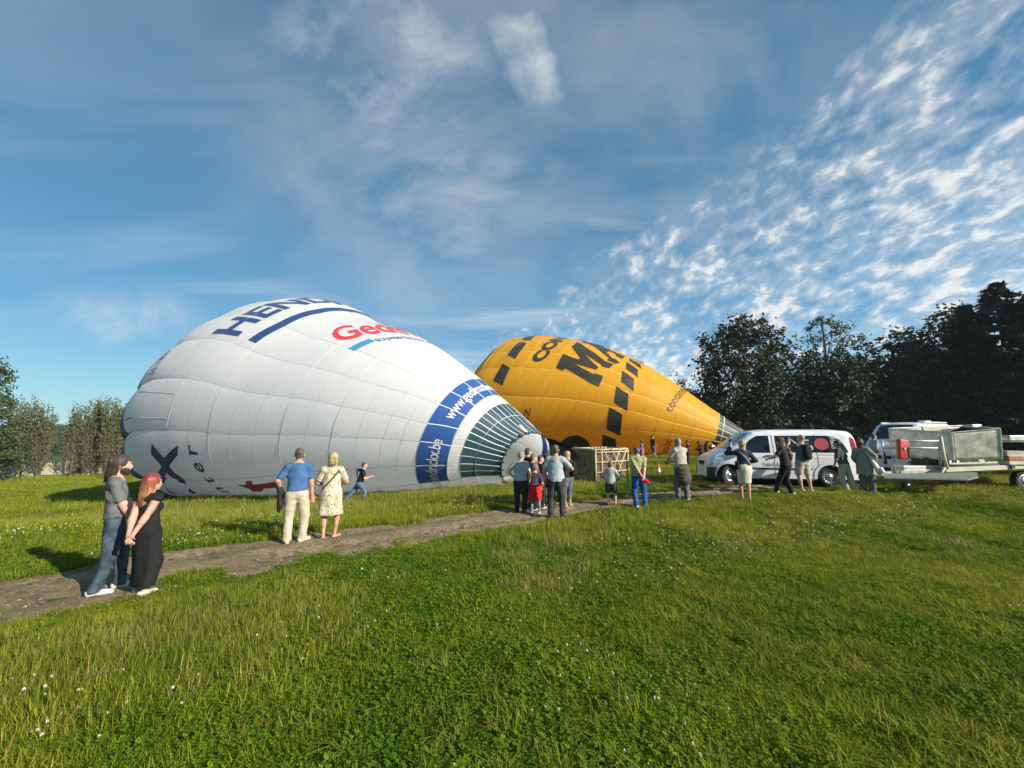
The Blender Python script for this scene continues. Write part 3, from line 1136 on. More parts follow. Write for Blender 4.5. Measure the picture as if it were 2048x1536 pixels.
tag(obj('hills', hill_mesh(), None, mat('hill_soil', (.045, .06, .03), .95, var=.3, scale=.05)), kind='structure', label='low wooded hill on the horizon')
r = np.random.default_rng(300)
n = 1900
hx, hy = r.uniform(-520, -120, n), r.uniform(105, 360, n)
hz = terrain(hx, hy) - 3 + 10.5 * sstep(100, 330, hy) * (1 - .55 * sstep(-260, -60, hx)) + 1.4 * np.sin(hx * .021 + 1) * sstep(180, 330, hy)
C = np.stack([hx, hy, hz + 2.5], -1)
P = np.repeat(C, 42, 0)
d = r.normal(0, 1, (n * 42, 3)); d /= np.linalg.norm(d, axis=1, keepdims=True)
P = P + d * np.repeat(r.uniform(2.4, 4.6, n), 42)[:, None] * np.array([1, 1, .95])
V, F = leaf_quads(P, d, 1.15, r)
tag(obj('forest', mesh_np('forest', V, F, False), None, L_hill), kind='stuff', label='far-off wood covering the hill')
# ================================================================== balloons
KN = np.array([0, .1, .2, .35, .5, .65, .78, .88, .95, 1.0])


def prof(r, s):
    r = np.asarray(r, float)
    h = np.diff(KN)
    m = np.empty(len(KN))
    dl = np.diff(r) / h
    m[1:-1] = (dl[:-1] * h[1:] + dl[1:] * h[:-1]) / (h[:-1] + h[1:])
    m[0] = dl[0]
    m[-1] = dl[-1] * 1.8
    i = np.clip(np.searchsorted(KN, s, side='right') - 1, 0, len(KN) - 2)
    t = (s - KN[i]) / h[i]
    return (2 * t**3 - 3 * t**2 + 1) * r[i] + (t**3 - 2 * t**2 + t) * h[i] * m[i] + (-2 * t**3 + 3 * t**2) * r[i + 1] + (t**3 - t**2) * h[i] * m[i + 1]


class Envelope:
    """a balloon envelope lying on the grass: s runs from mouth (0) to crown (1), th round the axis (degrees)"""
    def __init__(self, p, ts, table, lobe0, lobe1, wrinkle):
        self.p, self.ts, self.l0, self.l1, self.wr = p, ts, lobe0, lobe1, wrinkle
        self.tab = np.array(table, float)          # tape k at the stations ts, in degrees, ascending, closing at +360
        self.g = len(table) - 1

    def tape(self, k, s):
        return np.interp(s, self.ts, self.tab[k])

    def gore_phase(self, s, th):
        """fraction across its gore for every point"""
        s, th = np.broadcast_arrays(np.asarray(s, float), np.asarray(th, float))
        B = np.stack([np.interp(s, self.ts, self.tab[k]) for k in range(self.g + 1)])
        t = np.mod(th - B[0], 360.0) + B[0]
        k = np.clip((t[None] >= B).sum(0) - 1, 0, self.g - 1)
        lo = np.take_along_axis(B, k[None], 0)[0]
        hi = np.take_along_axis(B, k[None] + 1, 0)[0]
        return np.clip((t - lo) / (hi - lo), 0, 1), (hi - lo)

    def pos(self, s, th, off=0.0):
        s, th = np.broadcast_arrays(np.asarray(s, float), np.asarray(th, float))
        if off:
            e1, e2 = 2e-3, .3
            P = self.pos(s, th)
            a = self.pos(np.minimum(s + e1, 1), th) - self.pos(np.maximum(s - e1, -.2), th)
            b = self.pos(s, th + e2) - self.pos(s, th - e2)
            n = np.cross(b, a)
            n /= np.linalg.norm(n, axis=-1, keepdims=True) + 1e-9
            o = self.axis_point(s)
            sg = np.sign((n * (P - o)).sum(-1, keepdims=True))
            return P + n * sg * off
        mx, my, al, L, b0, b1, sag, yw = self.p[:8]
        r = np.maximum(prof(self.p[8:], np.clip(s, 0, 1)), .02)
        r = r + np.minimum(s, 0) * 2.0
        ax = (-math.cos(al), math.sin(al))
        be = b0 + (b1 - b0) * s
        g = al + yw * np.exp(-(s / .07)**2)
        hx, hy = -np.sin(g), -np.cos(g)
        tx, ty = np.cos(g), -np.sin(g)
        cx, cy = mx + s * L * ax[0], my + s * L * ax[1]
        tr = np.radians(th)
        # lobes between the load tapes, pillows between the ring tapes
        fr_, wd_ = self.gore_phase(np.clip(s, 0, 1), th)
        ph = np.sqrt(np.sin(np.pi * fr_) + 1e-4)
        lobe = (self.l0 + (self.l1 - self.l0) * sstep(.58, .97, s)) * np.clip(wd_ / 24, .6, 1.3)
        mul = 1 + lobe * (ph - .72)
        w_ = self.wr
        if w_:
            mul = mul + w_ * (np.sin(s * 61 + 3.1 * np.sin(tr * 3)) * np.sin(tr * 9 + s * 23) + .7 * np.sin(s * 140 + tr * 15) * np.sin(tr * 5 - s * 40))
        zc = terrain(cx, cy) + r * np.cos(be) * sag + .02
        rr = r * mul
        ct, st = np.cos(tr), np.sin(tr)
        x = cx + rr * (ct * hx + st * tx * np.sin(be))
        y = cy + rr * (ct * hy + st * ty * np.sin(be))
        z = zc + rr * st * np.cos(be)
        z = np.maximum(z, terrain(x, y) + .03)
        return np.stack([x, y, z], -1)

    def axis_point(self, s):
        mx, my, al, L, b0, b1, sag, yw = self.p[:8]
        r = np.maximum(prof(self.p[8:], np.clip(s, 0, 1)), .02)
        cx, cy = mx - s * L * math.cos(al), my + s * L * math.sin(al)
        return np.stack([cx, cy, terrain(cx, cy) + r * .8], -1)


def grid_mesh(name, P):
    n, m = P.shape[:2]
    i = np.arange(n * m).reshape(n, m)
    F = np.stack([i[:-1, :-1], i[1:, :-1], i[1:, 1:], i[:-1, 1:]], -1).reshape(-1, 4)
    return mesh_np(name, P.reshape(-1, 3), F)


def fabric(name, col, trans=0.25, rough=0.5, bump=0.14):
    if name in MATS:
        return MATS[name]
    m = bpy.data.materials.new(name)
    m.use_nodes = True
    t = NT(m.node_tree)
    b = t.n['Principled BSDF']
    co = t.new('ShaderNodeTexCoord').outputs['Object']
    n1 = t.noise(co, 0.6, 4, 0.6)
    n2 = t.noise(co, 3.2, 6, 0.62, 1.2)
    c = t.mix(t.ramp(n1, .3, .7), tuple(v * .94 for v in col), col)
    # ripstop weave: a very fine grid of slightly darker threads
    t.put(b.inputs['Base Color'], c)
    b.inputs['Roughness'].default_value = rough
    b.inputs['Specular IOR Level'].default_value = 0.35
    b.inputs['Sheen Weight'].default_value = 0.15
    bn = t.new('ShaderNodeBump')
    bn.inputs['Strength'].default_value = bump
    bn.inputs['Distance'].default_value = 0.12
    t.put(bn.inputs['Height'], n2)
    t.l.new(bn.outputs[0], b.inputs['Normal'])
    tr = t.new('ShaderNodeBsdfTranslucent')
    t.l.new(c, tr.inputs[0])
    mx = t.new('ShaderNodeMixShader')
    mx.inputs[0].default_value = trans
    t.l.new(b.outputs[0], mx.inputs[1])
    t.l.new(tr.outputs[0], mx.inputs[2])
    t.l.new(mx.outputs[0], t.n['Material Output'].inputs[0])
    MATS[name] = m
    return m


F_white = fabric('envelope_white', (0.92, 0.915, 0.93), .5)
F_blue = fabric('envelope_blue', (0.030, 0.105, 0.36), .15)
F_teal = fabric('envelope_teal', (0.020, 0.070, 0.095), .08)
F_navy = fabric('print_navy', (0.020, 0.060, 0.185), .1)
F_red = fabric('print_red', (0.66, 0.035, 0.060), .12)
F_cyan = fabric('print_light_blue', (0.05, 0.26, 0.55), .12)
F_yellow = fabric('envelope_yellow', (0.90, 0.48, 0.022), .46, bump=.22)
F_black = fabric('envelope_black', (0.030, 0.028, 0.022), .06, bump=.2)
F_tape = mat('load_tape', (0.74, 0.74, 0.72), .6, var=.05)
F_tape_grey = mat('load_tape_grey', (0.48, 0.49, 0.53), .6, var=.05)
F_tape_y = mat('load_tape_yellow', (0.86, 0.52, 0.10), .6, var=.05)
F_dark = mat('mouth_webbing', (0.015, 0.015, 0.016), .7)

_font_cache = {}


def glyph_polys(txt, bold=0.0, spacing=1.0):
    """flat triangulated mesh of a line of lettering, (verts 2-D, faces), height in em"""
    cu = bpy.data.curves.new('lettering', 'FONT')
    cu.body = txt
    cu.offset = bold
    cu.space_character = spacing
    cu.resolution_u = 4
    cu.fill_mode = 'FRONT'
    o = bpy.data.objects.new('lettering', cu)
    COL.objects.link(o)
    dg = bpy.context.evaluated_depsgraph_get()
    me = bpy.data.meshes.new_from_object(o.evaluated_get(dg))
    bm = bmesh.new()
    bm.from_mesh(me)
    bpy.data.objects.remove(o, do_unlink=True)
    bpy.data.curves.remove(cu)
    bpy.data.meshes.remove(me)
    return bm


def poly_bm(polys):
    bm = bmesh.new()
    for P in polys:
        bm.faces.new([bm.verts.new((x, y, 0)) for x, y in P])
    bm.normal_update()
    bmesh.ops.triangulate(bm, faces=bm.faces, ngon_method='EAR_CLIP')
    return bm


def drape(bm, name, fn, material, parent, step):
    """cut a flat print into small faces, then lay it on a surface with fn(u, v) -> 3-D"""
    xs = [v.co.x for v in bm.verts]
    ys = [v.co.y for v in bm.verts]
    for ax, lo, hi, st in ((0, min(xs), max(xs), step[0]), (1, min(ys), max(ys), step[1])):
        k = math.floor(lo / st) * st
        while k < hi:
            no = (1, 0, 0) if ax == 0 else (0, 1, 0)
            bmesh.ops.bisect_plane(bm, geom=list(bm.verts) + list(bm.edges) + list(bm.faces), plane_co=(k, k, 0), plane_no=no, dist=1e-5)
            k += st
    bmesh.ops.triangulate(bm, faces=[f for f in bm.faces if len(f.verts) > 4])
    uv = np.array([(v.co.x, v.co.y) for v in bm.verts])
    P = fn(uv[:, 0], uv[:, 1])
    for v, p in zip(bm.verts, P):
        v.co = p
    me = bpy.data.meshes.new(name)
    bm.to_mesh(me)
    bm.free()
    for p in me.polygons:
        p.use_smooth = True
    return obj(name, me, parent, material)


def build_envelope(root, env, rows, row_mats, vis, part_names, nsub=12, inner=None, inner_rows=None):
    """one fabric panel per gore and row where the photo shows them; the unseen rest as one part"""
    G = env.g
    rest = []
    u = np.linspace(-1, 1, nsub + 1)
    fr = .5 * (1 + np.sign(u) * (1 - (1 - np.abs(u))**1.35))      # denser towards the seams, where the lobes crease
    for k in range(G):
        mid = ((env.tab[k] + env.tab[k + 1]).mean() / 2 + 180) % 360 - 180
        seen = vis[0] < mid < vis[1]
        rw = rows if seen or inner_rows is None else inner_rows
        for j in range(len(rw) - 1):
            ns = max(3, int((rw[j + 1] - rw[j]) * 110))
            s = np.linspace(rw[j], rw[j + 1], ns + 1)
            t0, t1 = env.tape(k, s)[:, None], env.tape(k + 1, s)[:, None]
            P = env.pos(np.broadcast_to(s[:, None], (ns + 1, nsub + 1)), t0 + (t1 - t0) * (1e-3 + .998 * fr[None]))
            if seen:
                obj(part_names[j], grid_mesh('panel', P), root, row_mats[j])
            else:
                mi = (inner or row_mats)[j]
                if inner and j == 1 and not (95 < mid % 360 < 240):
                    mi = inner[0]
                rest.append((P, mi))
    ms = []
    for m in list(row_mats) + list(inner or []):
        if m not in ms: ms.append(m)
    V, F, MI = [], [], []
    n0 = 0
    for P, m in rest:
        n, q = P.shape[:2]
        i = np.arange(n * q).reshape(n, q) + n0
        f = np.stack([i[:-1, :-1], i[1:, :-1], i[1:, 1:], i[:-1, 1:]], -1).reshape(-1, 4)
        V.append(P.reshape(-1, 3)); F.append(f); MI.append(np.full(len(f), ms.index(m), np.int32))
        n0 += n * q
    me = mesh_np('underside', np.concatenate(V), np.concatenate(F))
    for m in ms: me.materials.append(m)
    me.polygons.foreach_set('material_index', np.concatenate(MI))
    o = obj('back_fabric', me, root)
    o['kind'] = 'stuff'


def ribbon(env, path, width, off, name, material, root):
    """tape along a list of (s, th): a narrow strip lying on the fabric"""
    path = np.array(path, float)
    C = env.pos(path[:, 0], path[:, 1], off)
    T = np.gradient(C, axis=0)
    N = C - env.axis_point(path[:, 0])
    Bn = np.cross(T, N)
    Bn /= np.linalg.norm(Bn, axis=-1, keepdims=True) + 1e-9
    P = np.stack([C - Bn * width / 2, C + Bn * width / 2], 1)
    return obj(name, grid_mesh(name, P), root, material)


def close_table(rows, extra):
    """tapes read from the photograph, then evenly spread ones round the unseen back"""
    rows = [np.array(r, float) for r in rows]
    first, last = rows[0] + 360, rows[-1]
    for k in range(1, extra + 1):
        rows.append(last + (first - last) * k / (extra + 1))
    rows.append(first)
    return rows


# ---------------------------------------------------------------- white balloon
WTAB = close_table([[-27, -50, -55, -66, -82, -82], [-8, -26, -30, -38, -48, -48], [11, -3, -6, -13, -17, -18], [28, 16, 10, 6, 6.5, 5], [44, 31, 29, 23.5, 26, 24.5],
                    [60, 47, 45, 41, 44, 41], [77, 64, 63, 59, 62, 60], [94, 82, 81, 78, 80, 79], [112, 101, 100, 97, 99, 98]], 5)
YTAB = close_table([[-42, -44, -54, -60, -64, -64], [-18, -18.5, -25, -31, -34, -34], [0, -.7, -6.5, -6, -6, -5.5], [16, 16, 17, 13.5, 19, 19], [33, 33, 32, 31, 37, 37],
                    [50, 50, 50, 50, 55, 55], [68, 68, 68, 68, 73, 73], [87, 87, 87, 87, 92, 92], [107, 107, 107, 107, 111, 111]], 6)
WENV = Envelope([0.599, 16.04, 0.395, 20.328, 0.378, 0.564, 0.921, 0.56, 1.209, 2.08, 2.968, 4.098, 4.913, 5.81, 5.822, 4.764, 2.63, 0.023], [0, .1, .16, .3, .6, 1.0], WTAB, .008, .080, .0012)
wb = empty('hot_air_balloon', (0.6, 16.0, tz(.6, 16)), 0, 'half filled white hot air balloon with blue band and red lettering, lying on its side', 'hot air balloon')
# parts are built in world space, so cancel the root's offset
WROOT_INV = Vector(wb.location)


W_ROWS = [0, .045, .077, .103, .158, .188, .218, .262, .307, .354, .403, .455, .505, .549, .589, .627, .671, .712, .785, .84, .90, .97, 1.0]
W_MATS = [F_teal, F_teal, F_white, F_blue] + [F_white] * 18
W_MATS[-4] = W_MATS[-3] = W_MATS[-2] = F_navy
W_MATS[-1] = F_navy
W_NAMES = ['skirt_panel', 'skirt_panel', 'fabric_panel', 'band_panel'] + ['fabric_panel'] * 14 + ['crown_panel'] * 4
W_IN = [F_white, F_blue] + [F_white] * 20
build_envelope(wb, WENV, W_ROWS, W_MATS, (-75, 112), W_NAMES, inner=W_IN + [F_white] * 2, inner_rows=[0, .010, .024] + W_ROWS[1:])
for k in range(9):
    ribbon(WENV, [(s, WENV.tape(k, s)) for s in np.linspace(0, .158, 24)], .034, .012, 'load_tape', F_tape, wb)
    ribbon(WENV, [(s, WENV.tape(k, s)) for s in np.linspace(.158, .97, 90)], .022, .010, 'load_tape', F_tape_grey, wb)
    if k < 8:
        ribbon(WENV, [(s, (WENV.tape(k, s) + WENV.tape(k + 1, s)) / 2) for s in np.linspace(0, .103, 14)], .022, .012, 'load_tape', F_tape, wb)
for j, s in enumerate(W_ROWS[1:-2]):
    wd = .05 if j in (0, 1, 2, 3) else (.045 if j in (7, 9, 12) else .018)
    ribbon(WENV, [(s, th) for th in np.linspace(-75, 120, 140)], wd, .011, 'ring_tape', F_tape, wb)
# rolled hem of the mouth and its black loops
MB().tube([tuple(p) for p in WENV.pos(np.zeros(73), np.linspace(-180, 180, 73))], .022, 6, False).build('mouth_hem', F_dark, wb, True)
for k in range(24):
    th = -180 + 15 * k
    p = Vector(WENV.pos(0.0, th)); q = Vector(WENV.pos(0.004, th, .02)); r = Vector(WENV.pos(-.004, th, .0))
    MB().tube([q, p, r], .032, 6).build('mouth_loop', F_dark, wb, True)
# dark scoop on the far lower side of the mouth
th_ = np.linspace(122, 222, 26)
P = WENV.pos(np.zeros((9, 26)), np.broadcast_to(th_, (9, 26)))
kk = np.linspace(0, 1, 9)[:, None]
pr = np.sin(np.linspace(.35, np.pi * .9, 26))[None]
P[..., 0] += kk * 1.25 * pr
P[..., 1] += kk * .35 * pr
P[..., 2] += -.25 * kk * pr * np.clip(P[..., 2] - .6, 0, 2)
P[..., 2] = np.maximum(P[..., 2], terrain(P[..., 0], P[..., 1]) + .03)
obj('scoop', grid_mesh('scoop', P), wb, mat('scoop_mesh', (0.016, 0.017, 0.017), .9, var=.2, spec=.1))
tagp = WENV.pos(np.array([[.022, .022], [.004, .004]]), np.array([[77.0, 80.5], [77.0, 80.5]]), .015)
obj('data_patch', grid_mesh('data_patch', tagp), wb, F_tape)


def ringtext(env, parent, name, txt, th_a, th_b, s_lo, s_hi, m, bold=0.0, slope=0.0, shear=0.0, spacing=1.0, bm=None, off=.016, step=None):
    """lettering that reads along increasing th; letter tops towards the crown; s_lo = baseline, s_hi = cap height"""
    bm = bm or glyph_polys(txt, bold, spacing)
    xs = [v.co.x for v in bm.verts]
    x0, x1 = min(xs), max(xs)
    cap = .70

    def fn(u, v):
        th = th_a + (u - x0) / (x1 - x0) * (th_b - th_a)
        s = s_lo + v / cap * (s_hi - s_lo) + slope * (th - th_a)
        th = th + shear * v
        return env.pos(s, th, off)
    w_ = (x1 - x0) / (th_b - th_a)
    return drape(bm, name, fn, m, parent, step or (w_ * 1.6, .22))


LETTER_W = 'lettering'
ringtext(WENV, wb, LETTER_W, 'www.gedimathendrickx.be', 20.8, 133, .1205, .141, F_tape, .012)
ringtext(WENV, wb, LETTER_W, 'www.gedimathendrickx.be', -112, -0.4, .1205, .141, F_tape, .012)
# HENDRICKX in wide slanted capitals
ringtext(WENV, wb, LETTER_W, 'HENDRICKX', 29.3, 134, .598, .657, F_navy, .03, shear=-1.5)
for a, b in ((29.3, 150.0),):
    st = poly_bm([[(a, .548), (b, .548), (b, .566), (a, .566)]])
    drape(st, 'underline', lambda u, v: WENV.pos(v + .005 * np.maximum(0, 1 - (u - 29) / 12), u, .016), F_navy, wb, (2.0, 1.0))
# big swashed X and the end of the second word, low on the near side
XA = [(-23.8, 0.6753), (-29.6, 0.6838), (-31.9, 0.6781), (-35.1, 0.6724), (-37.2, 0.672), (-44.3, 0.7167), (-49.9, 0.7396), (-51.7, 0.7296), (-41.4, 0.6724), (-44.9, 0.6738), (-49.9, 0.6695), (-51.5, 0.6524), (-44.9, 0.6452),
      (-41.7, 0.6509), (-37.2, 0.6509), (-33.0, 0.6309), (-29.8, 0.6152), (-24.3, 0.6094), (-28.3, 0.6323), (-31.9, 0.6509), (-29.6, 0.6581), (-26.9, 0.6667)]
XB = [(-54.4, 0.7353), (-58.3, 0.7482), (-62.0, 0.7525), (-62.3, 0.7325), (-59.7, 0.7410)]
XC = [(-54.6, 0.6581), (-57.5, 0.6647), (-61.5, 0.6664), (-62.0, .6800), (-58.5, 0.6787)]
XD = [(-42.0, 0.812), (-44.6, 0.8197), (-47.0, .850), (-42.8, 0.877), (-40.5, .850)]
for q in (XA, XB, XC, XD):
    drape(poly_bm([q]), LETTER_W, lambda u, v: WENV.pos(v, u, .016), F_navy, wb, (1.5, .01))
ringtext(WENV, wb, LETTER_W, 'center', -82, -23.6, .572, .598, F_navy, .014, spacing=1.45)
# red word with pale blue bar and small print
gm = glyph_polys('Gedimat', .024)
gx0, gx1 = min(v.co.x for v in gm.verts), max(v.co.x for v in gm.verts)


def red_word(u, v):
    t = (u - gx0) / (gx1 - gx0)
    th = 43 + t * 63
    s0 = .409 - .00147 * (th - 43)
    return WENV.pos(s0 + v / .7 * (.058 + .0011 * np.minimum(th - 43, 40)), th + 11 * v, .016)


drape(gm, LETTER_W, red_word, F_red, wb, (.10, .22))
bar = poly_bm([[(40.5, 0), (52.8, 0), (52.8, 1), (40.5, 1)]])
drape(bar, 'stripe', lambda u, v: WENV.pos(.3615 + v * .0165 - .00075 * (u - 40.5), u, .016), F_cyan, wb, (2, .5))
ringtext(WENV, wb, LETTER_W, 'BOUWMATERIALEN MET', 53.8, 92, .3475, .3605, F_blue, .008, slope=-.00125)
# phone number near the crown, dark patches at the crown edge
ringtext(WENV, wb, LETTER_W, '00-1800 16', 8.2, 24.5, .722, .742, F_navy, .01, spacing=1.25)
# puckered seams of the side vent near the crown
for nm, pth in (('vent_seam', [(.740, .6), (.715, .2), (.690, -.3), (.660, -.6), (.630, -.8)]), ('vent_seam', [(.735, -11.1), (.70, -11.6), (.67, -11.9), (.635, -11.9)]),
                ('vent_seam', [(.628, 4.4), (.6295, -.8), (.6295, -6.4), (.633, -11.9), (.638, -17.2)]), ('vent_cord', [(.770, -11), (.752, -11.1), (.735, -11.1)])):
    a_ = np.array(pth)
    tt = np.linspace(0, 1, 40)
    kk_ = np.linspace(0, 1, len(a_))
    pp = np.stack([np.interp(tt, kk_, a_[:, 0]), np.interp(tt, kk_, a_[:, 1])], -1)
    pts_ = WENV.pos(pp[:, 0], pp[:, 1], .0)
    MB().tube([tuple(q) for q in pts_], .018, 6).build(nm, F_tape_grey if nm == 'vent_seam' else F_dark, wb, True)
# red mark low down, where the printed arrow meets the grass
Rr = [[(-50.4, 0.5279), (-50.2, 0.5064), (-46.5, 0.4979), (-46.5, 0.4864), (-50.2, 0.4893), (-47.3, 0.4235), (-53.8, 0.4300), (-54.4, 0.4735), (-58.5, 0.490), (-58.5, 0.512), (-54.5, 0.5100)]]
for q in Rr:
    drape(poly_bm([q]), 'printed_mark', lambda u, v: WENV.pos(v, u, .016), F_red, wb, (2.0, .01))
Under(wb).fix()

# ---------------------------------------------------------------- yellow balloon
YENV = Envelope([20.266, 32.376, 0.326, 27.378, 0.265, 0.424, 1.049, -0.007, 0.525, 1.549, 2.575, 4.02, 5.10, 5.88, 6.20, 5.80, 3.919, 1.172], [0, .13, .25, .37, .6, 1.0], YTAB, .012, .030, .0045)
yb = empty('hot_air_balloon', (20.27, 32.4, tz(20.27, 32.4)), 0, 'half filled yellow hot air balloon with black dashes and black lettering', 'hot air balloon')
Y_ROWS = [0, .062, .112, .126, .19, .24, .283, .325, .37, .416, .457, .505, .553, .605, .66, .70, .742, .78, .84, .92, 1.0]
Y_MATS = [F_black, F_black, F_black] + [F_yellow] * 17
build_envelope(yb, YENV, Y_ROWS, Y_MATS, (-75, 115), ['nose_panel'] * 3 + ['fabric_panel'] * 17)
for k in range(9):
    ribbon(YENV, [(s, YENV.tape(k, s)) for s in np.linspace(0, .126, 14)], .04, .014, 'load_tape', F_tape, yb)
    ribbon(YENV, [(s, YENV.tape(k, s)) for s in np.linspace(.126, .97, 90)], .05, .014, 'load_tape', F_tape_y, yb)
for j, s in enumerate(Y_ROWS[1:-1]):
    ribbon(YENV, [(s, th) for th in np.linspace(-75, 120, 120)], .07 if j == 1 else .035, .013, 'ring_tape', F_tape if j == 1 else F_tape_y, yb)


def yprint(polys, name, off=.022, step=(2.0, .01)):
    for q in polys:
        drape(poly_bm([q]), name, lambda u, v: YENV.pos(v, u, off), F_black, yb, step)


front_tb = [(-38.5, -62), (-6.7, -32), (16.5, -0.9), (36.9, 22.9), (54.6, 41.5), (71, 59), (89, 77), (107, 95)]
for a, b in front_tb:
    yprint([[(a, .415), (a - 5, .376), (b - 6, .366), (b, .407)]], 'black_dash')
for a, b in ((22.5, 7.3), (51.4, 31.7), (74, 57.4), (100, 82)):
    yprint([[(a, .774), (a - 4.2, .741), (b - 5, .740), (b, .778)]], 'black_dash')
ringtext(YENV, yb, 'lettering', 'CONTAINERS', 25.5, 150, .652, .690, F_black, .055, slope=-.0004, off=.024, step=(.11, .22))
LM = [(22.1, 0.6023), (20.0, 0.578), (22.4, 0.5737), (20.6, 0.5551), (12.1, 0.4878), (10.5, 0.4607), (22.7, 0.4592), (22.9, 0.4864), (21.4, 0.4878), (28.5, 0.5536), (26.9, 0.485), (30.6, 0.4821), (43.3, 0.5422),
      (35.1, 0.4778), (33.2, 0.4764), (33.5, 0.4521), (40.4, 0.4449), (41.1, 0.4735), (55.4, 0.5494), (64.9, 0.588), (50.6, 0.5923), (36.9, 0.5465), (34.5, 0.5465), (38.2, 0.6023)]
LA = [(46.5, .430), (41.9, .4406), (43.5, .468), (47.2, .466), (66, .545), (72, .584), (84, .578), (80, .535), (66, .452), (68, .446), (66, .424), (56, .430), (57.5, .452), (60, .452), (64, .475), (57, .482), (50, .455), (51.5, .452)]
for q in (LM, LA):
    drape(poly_bm([q]), 'lettering', lambda u, v: YENV.pos(v, u, .024), F_black, yb, (2.0, .01))
ringtext(YENV, yb, 'lettering', 'containersmaes', 8.5, 113, .2535, .277, F_black, .006, slope=-.00045)
ringtext(YENV, yb, 'lettering', 'www.containersmaes.be', -190, -33.5, .232, .254, F_black, .006)
ringtext(YENV, yb, 'lettering', 'OO-BHZ', -62, -15.5, .630, .646, F_black, .008)
# black disc printed low on the near side, with a paler flame shape in it
dsc = [(-60 + 17 * math.cos(a), .486 + .043 * math.sin(a)) for a in np.linspace(0, 2 * np.pi, 40)[:-1]]
yprint([dsc], 'black_disc')
fl = [(-61.0, .486), (-64, .496), (-70, .500), (-74, .49), (-70, .476), (-64, .478)]
for q in (fl,):
    drape(poly_bm([q]), 'printed_mark', lambda u, v: YENV.pos(v, u, .04), F_tape_y, yb, (2.0, .01))
Under(yb).fix()
# ================================================================== basket, burner, cones, fan
M_wicker = None


def wicker_material():
    m = bpy.data.materials.new('wicker')
    m.use_nodes = True
    t = NT(m.node_tree)
    b = t.n['Principled BSDF']
    co = t.new('ShaderNodeTexCoord').outputs['Object']
    wv = t.new('ShaderNodeTexWave', wave_type='BANDS', bands_direction='Z')
    t.l.new(co, wv.inputs['Vector'])
    wv.inputs['Scale'].default_value = 9
    wv.inputs['Distortion'].default_value = 1.5
    n = t.noise(co, 9, 4, .6)
    c = t.mix(t.math('MULTIPLY', wv.outputs['Fac'], t.ramp(n, .2, .8)), (0.30, 0.19, 0.09), (0.66, 0.47, 0.24))
    t.put(b.inputs['Base Color'], c)
    b.inputs['Roughness'].default_value = .75
    bn = t.new('ShaderNodeBump')
    bn.inputs['Strength'].default_value = .8
    t.put(bn.inputs['Height'], wv.outputs['Fac'])
    t.l.new(bn.outputs[0], b.inputs['Normal'])
    return m


M_wicker = wicker_material()
M_wood = mat('pale_runner_wood', (0.60, 0.49, 0.28), .6, var=.12, scale=5)
M_floor = mat('basket_floor', (0.115, 0.092, 0.062), .85, var=.25, scale=6)
M_leather = mat('leather_trim', (0.48, 0.38, 0.24), .6, var=.15)
M_hole = mat('foot_hole', (0.012, 0.010, 0.008), .9)
M_black = mat('black_plastic', (0.018, 0.018, 0.019), .5, var=.15)
M_steel = mat('steel', (0.55, 0.55, 0.55), .35, metal=.9, var=.1)

# Basket on its side. Local frame: x along its long side, y = its height axis (floor at y = 0, rim at y = 1.12 away from the
# runners), z up while lying. The floor with its runners faces local -y.
BW, BD, BH = 2.45, 1.46, 1.08      # long side, short side (now vertical), height
corner = gp(1190, 968)
phi = math.radians(40)
basket = empty('balloon_basket', corner, phi, 'wicker balloon basket tipped on its side showing its runner frame', 'basket')
mb = MB()
th = .05
for z in (th / 2, BD - th / 2):
    mb.box((BW / 2, BH / 2 + .06, z), (BW, BH, th), None, .012)
mb.build('wicker_side', M_wicker, basket)
mb = MB()
mb.box((th / 2, BH / 2 + .06, BD / 2), (th, BH, BD - 2 * th - .004), None, .012)
mb.build('wicker_end', M_wicker, basket)
mb = MB()
mb.box((BW - th / 2, BH / 2 + .06, BD / 2), (th, BH, BD - 2 * th - .004), None, .012)
mb.build('wicker_end', M_wicker, basket)
MB().box((BW / 2, .045, BD / 2), (BW - .02, .05, BD - .02)).build('floor_board', M_floor, basket)
# weave: raised stakes and rows on the end that faces the camera
for k in range(9):
    z = .10 + k * (BD - .2) / 8
    MB().tube([(-.012, .10, z), (-.012, BH + .04, z)], .014, 5).build('stake', M_wicker, basket, True)
mb = MB()
for k in range(26):
    y = .12 + k * (BH - .1) / 26
    pts = [(-.016 - .009 * math.cos(j * math.pi), y, .04 + j * (BD - .08) / 16) for j in range(17)]
    mb.tube(pts, .0125, 4)
o = mb.build('wicker_weave', M_wicker, basket, True)
o['kind'] = 'stuff'
# foot holes with pale edging, staggered
for y, z in ((.78, 1.17), (.47, .83), (.43, .46), (.70, .22)):
    h = MB().box((-.035, y, z), (.012, .085, .20)).build('foot_hole', M_hole, basket)
    for s in (-.065, .065):
        MB().box((-.042, y + s, z), (.022, .038, .24), None, .006).build('hole_edging', M_leather, h)
# leather-covered rim and edges
for z in (.0, BD):
    MB().tube([(0, BH + .08, z), (BW, BH + .08, z)], .045, 8).build('rim', M_leather, basket, True)
for x in (0, BW):
    MB().tube([(x, BH + .08, 0), (x, BH + .08, BD)], .045, 8).build('rim', M_leather, basket, True)
for x, z in ((0, 0), (0, BD), (BW, 0), (BW, BD)):
    MB().tube([(x, .05, z), (x, BH + .06, z)], .035, 6).build('corner_trim', M_leather, basket, True)
# runner lattice under the floor
RY = -.045


def runner(a, b, rr=.028, dy=0.0):
    MB().tube([(a[0], RY + dy, a[1]), (b[0], RY + dy, b[1])], rr, 6).build('runner', M_wood, basket, True)


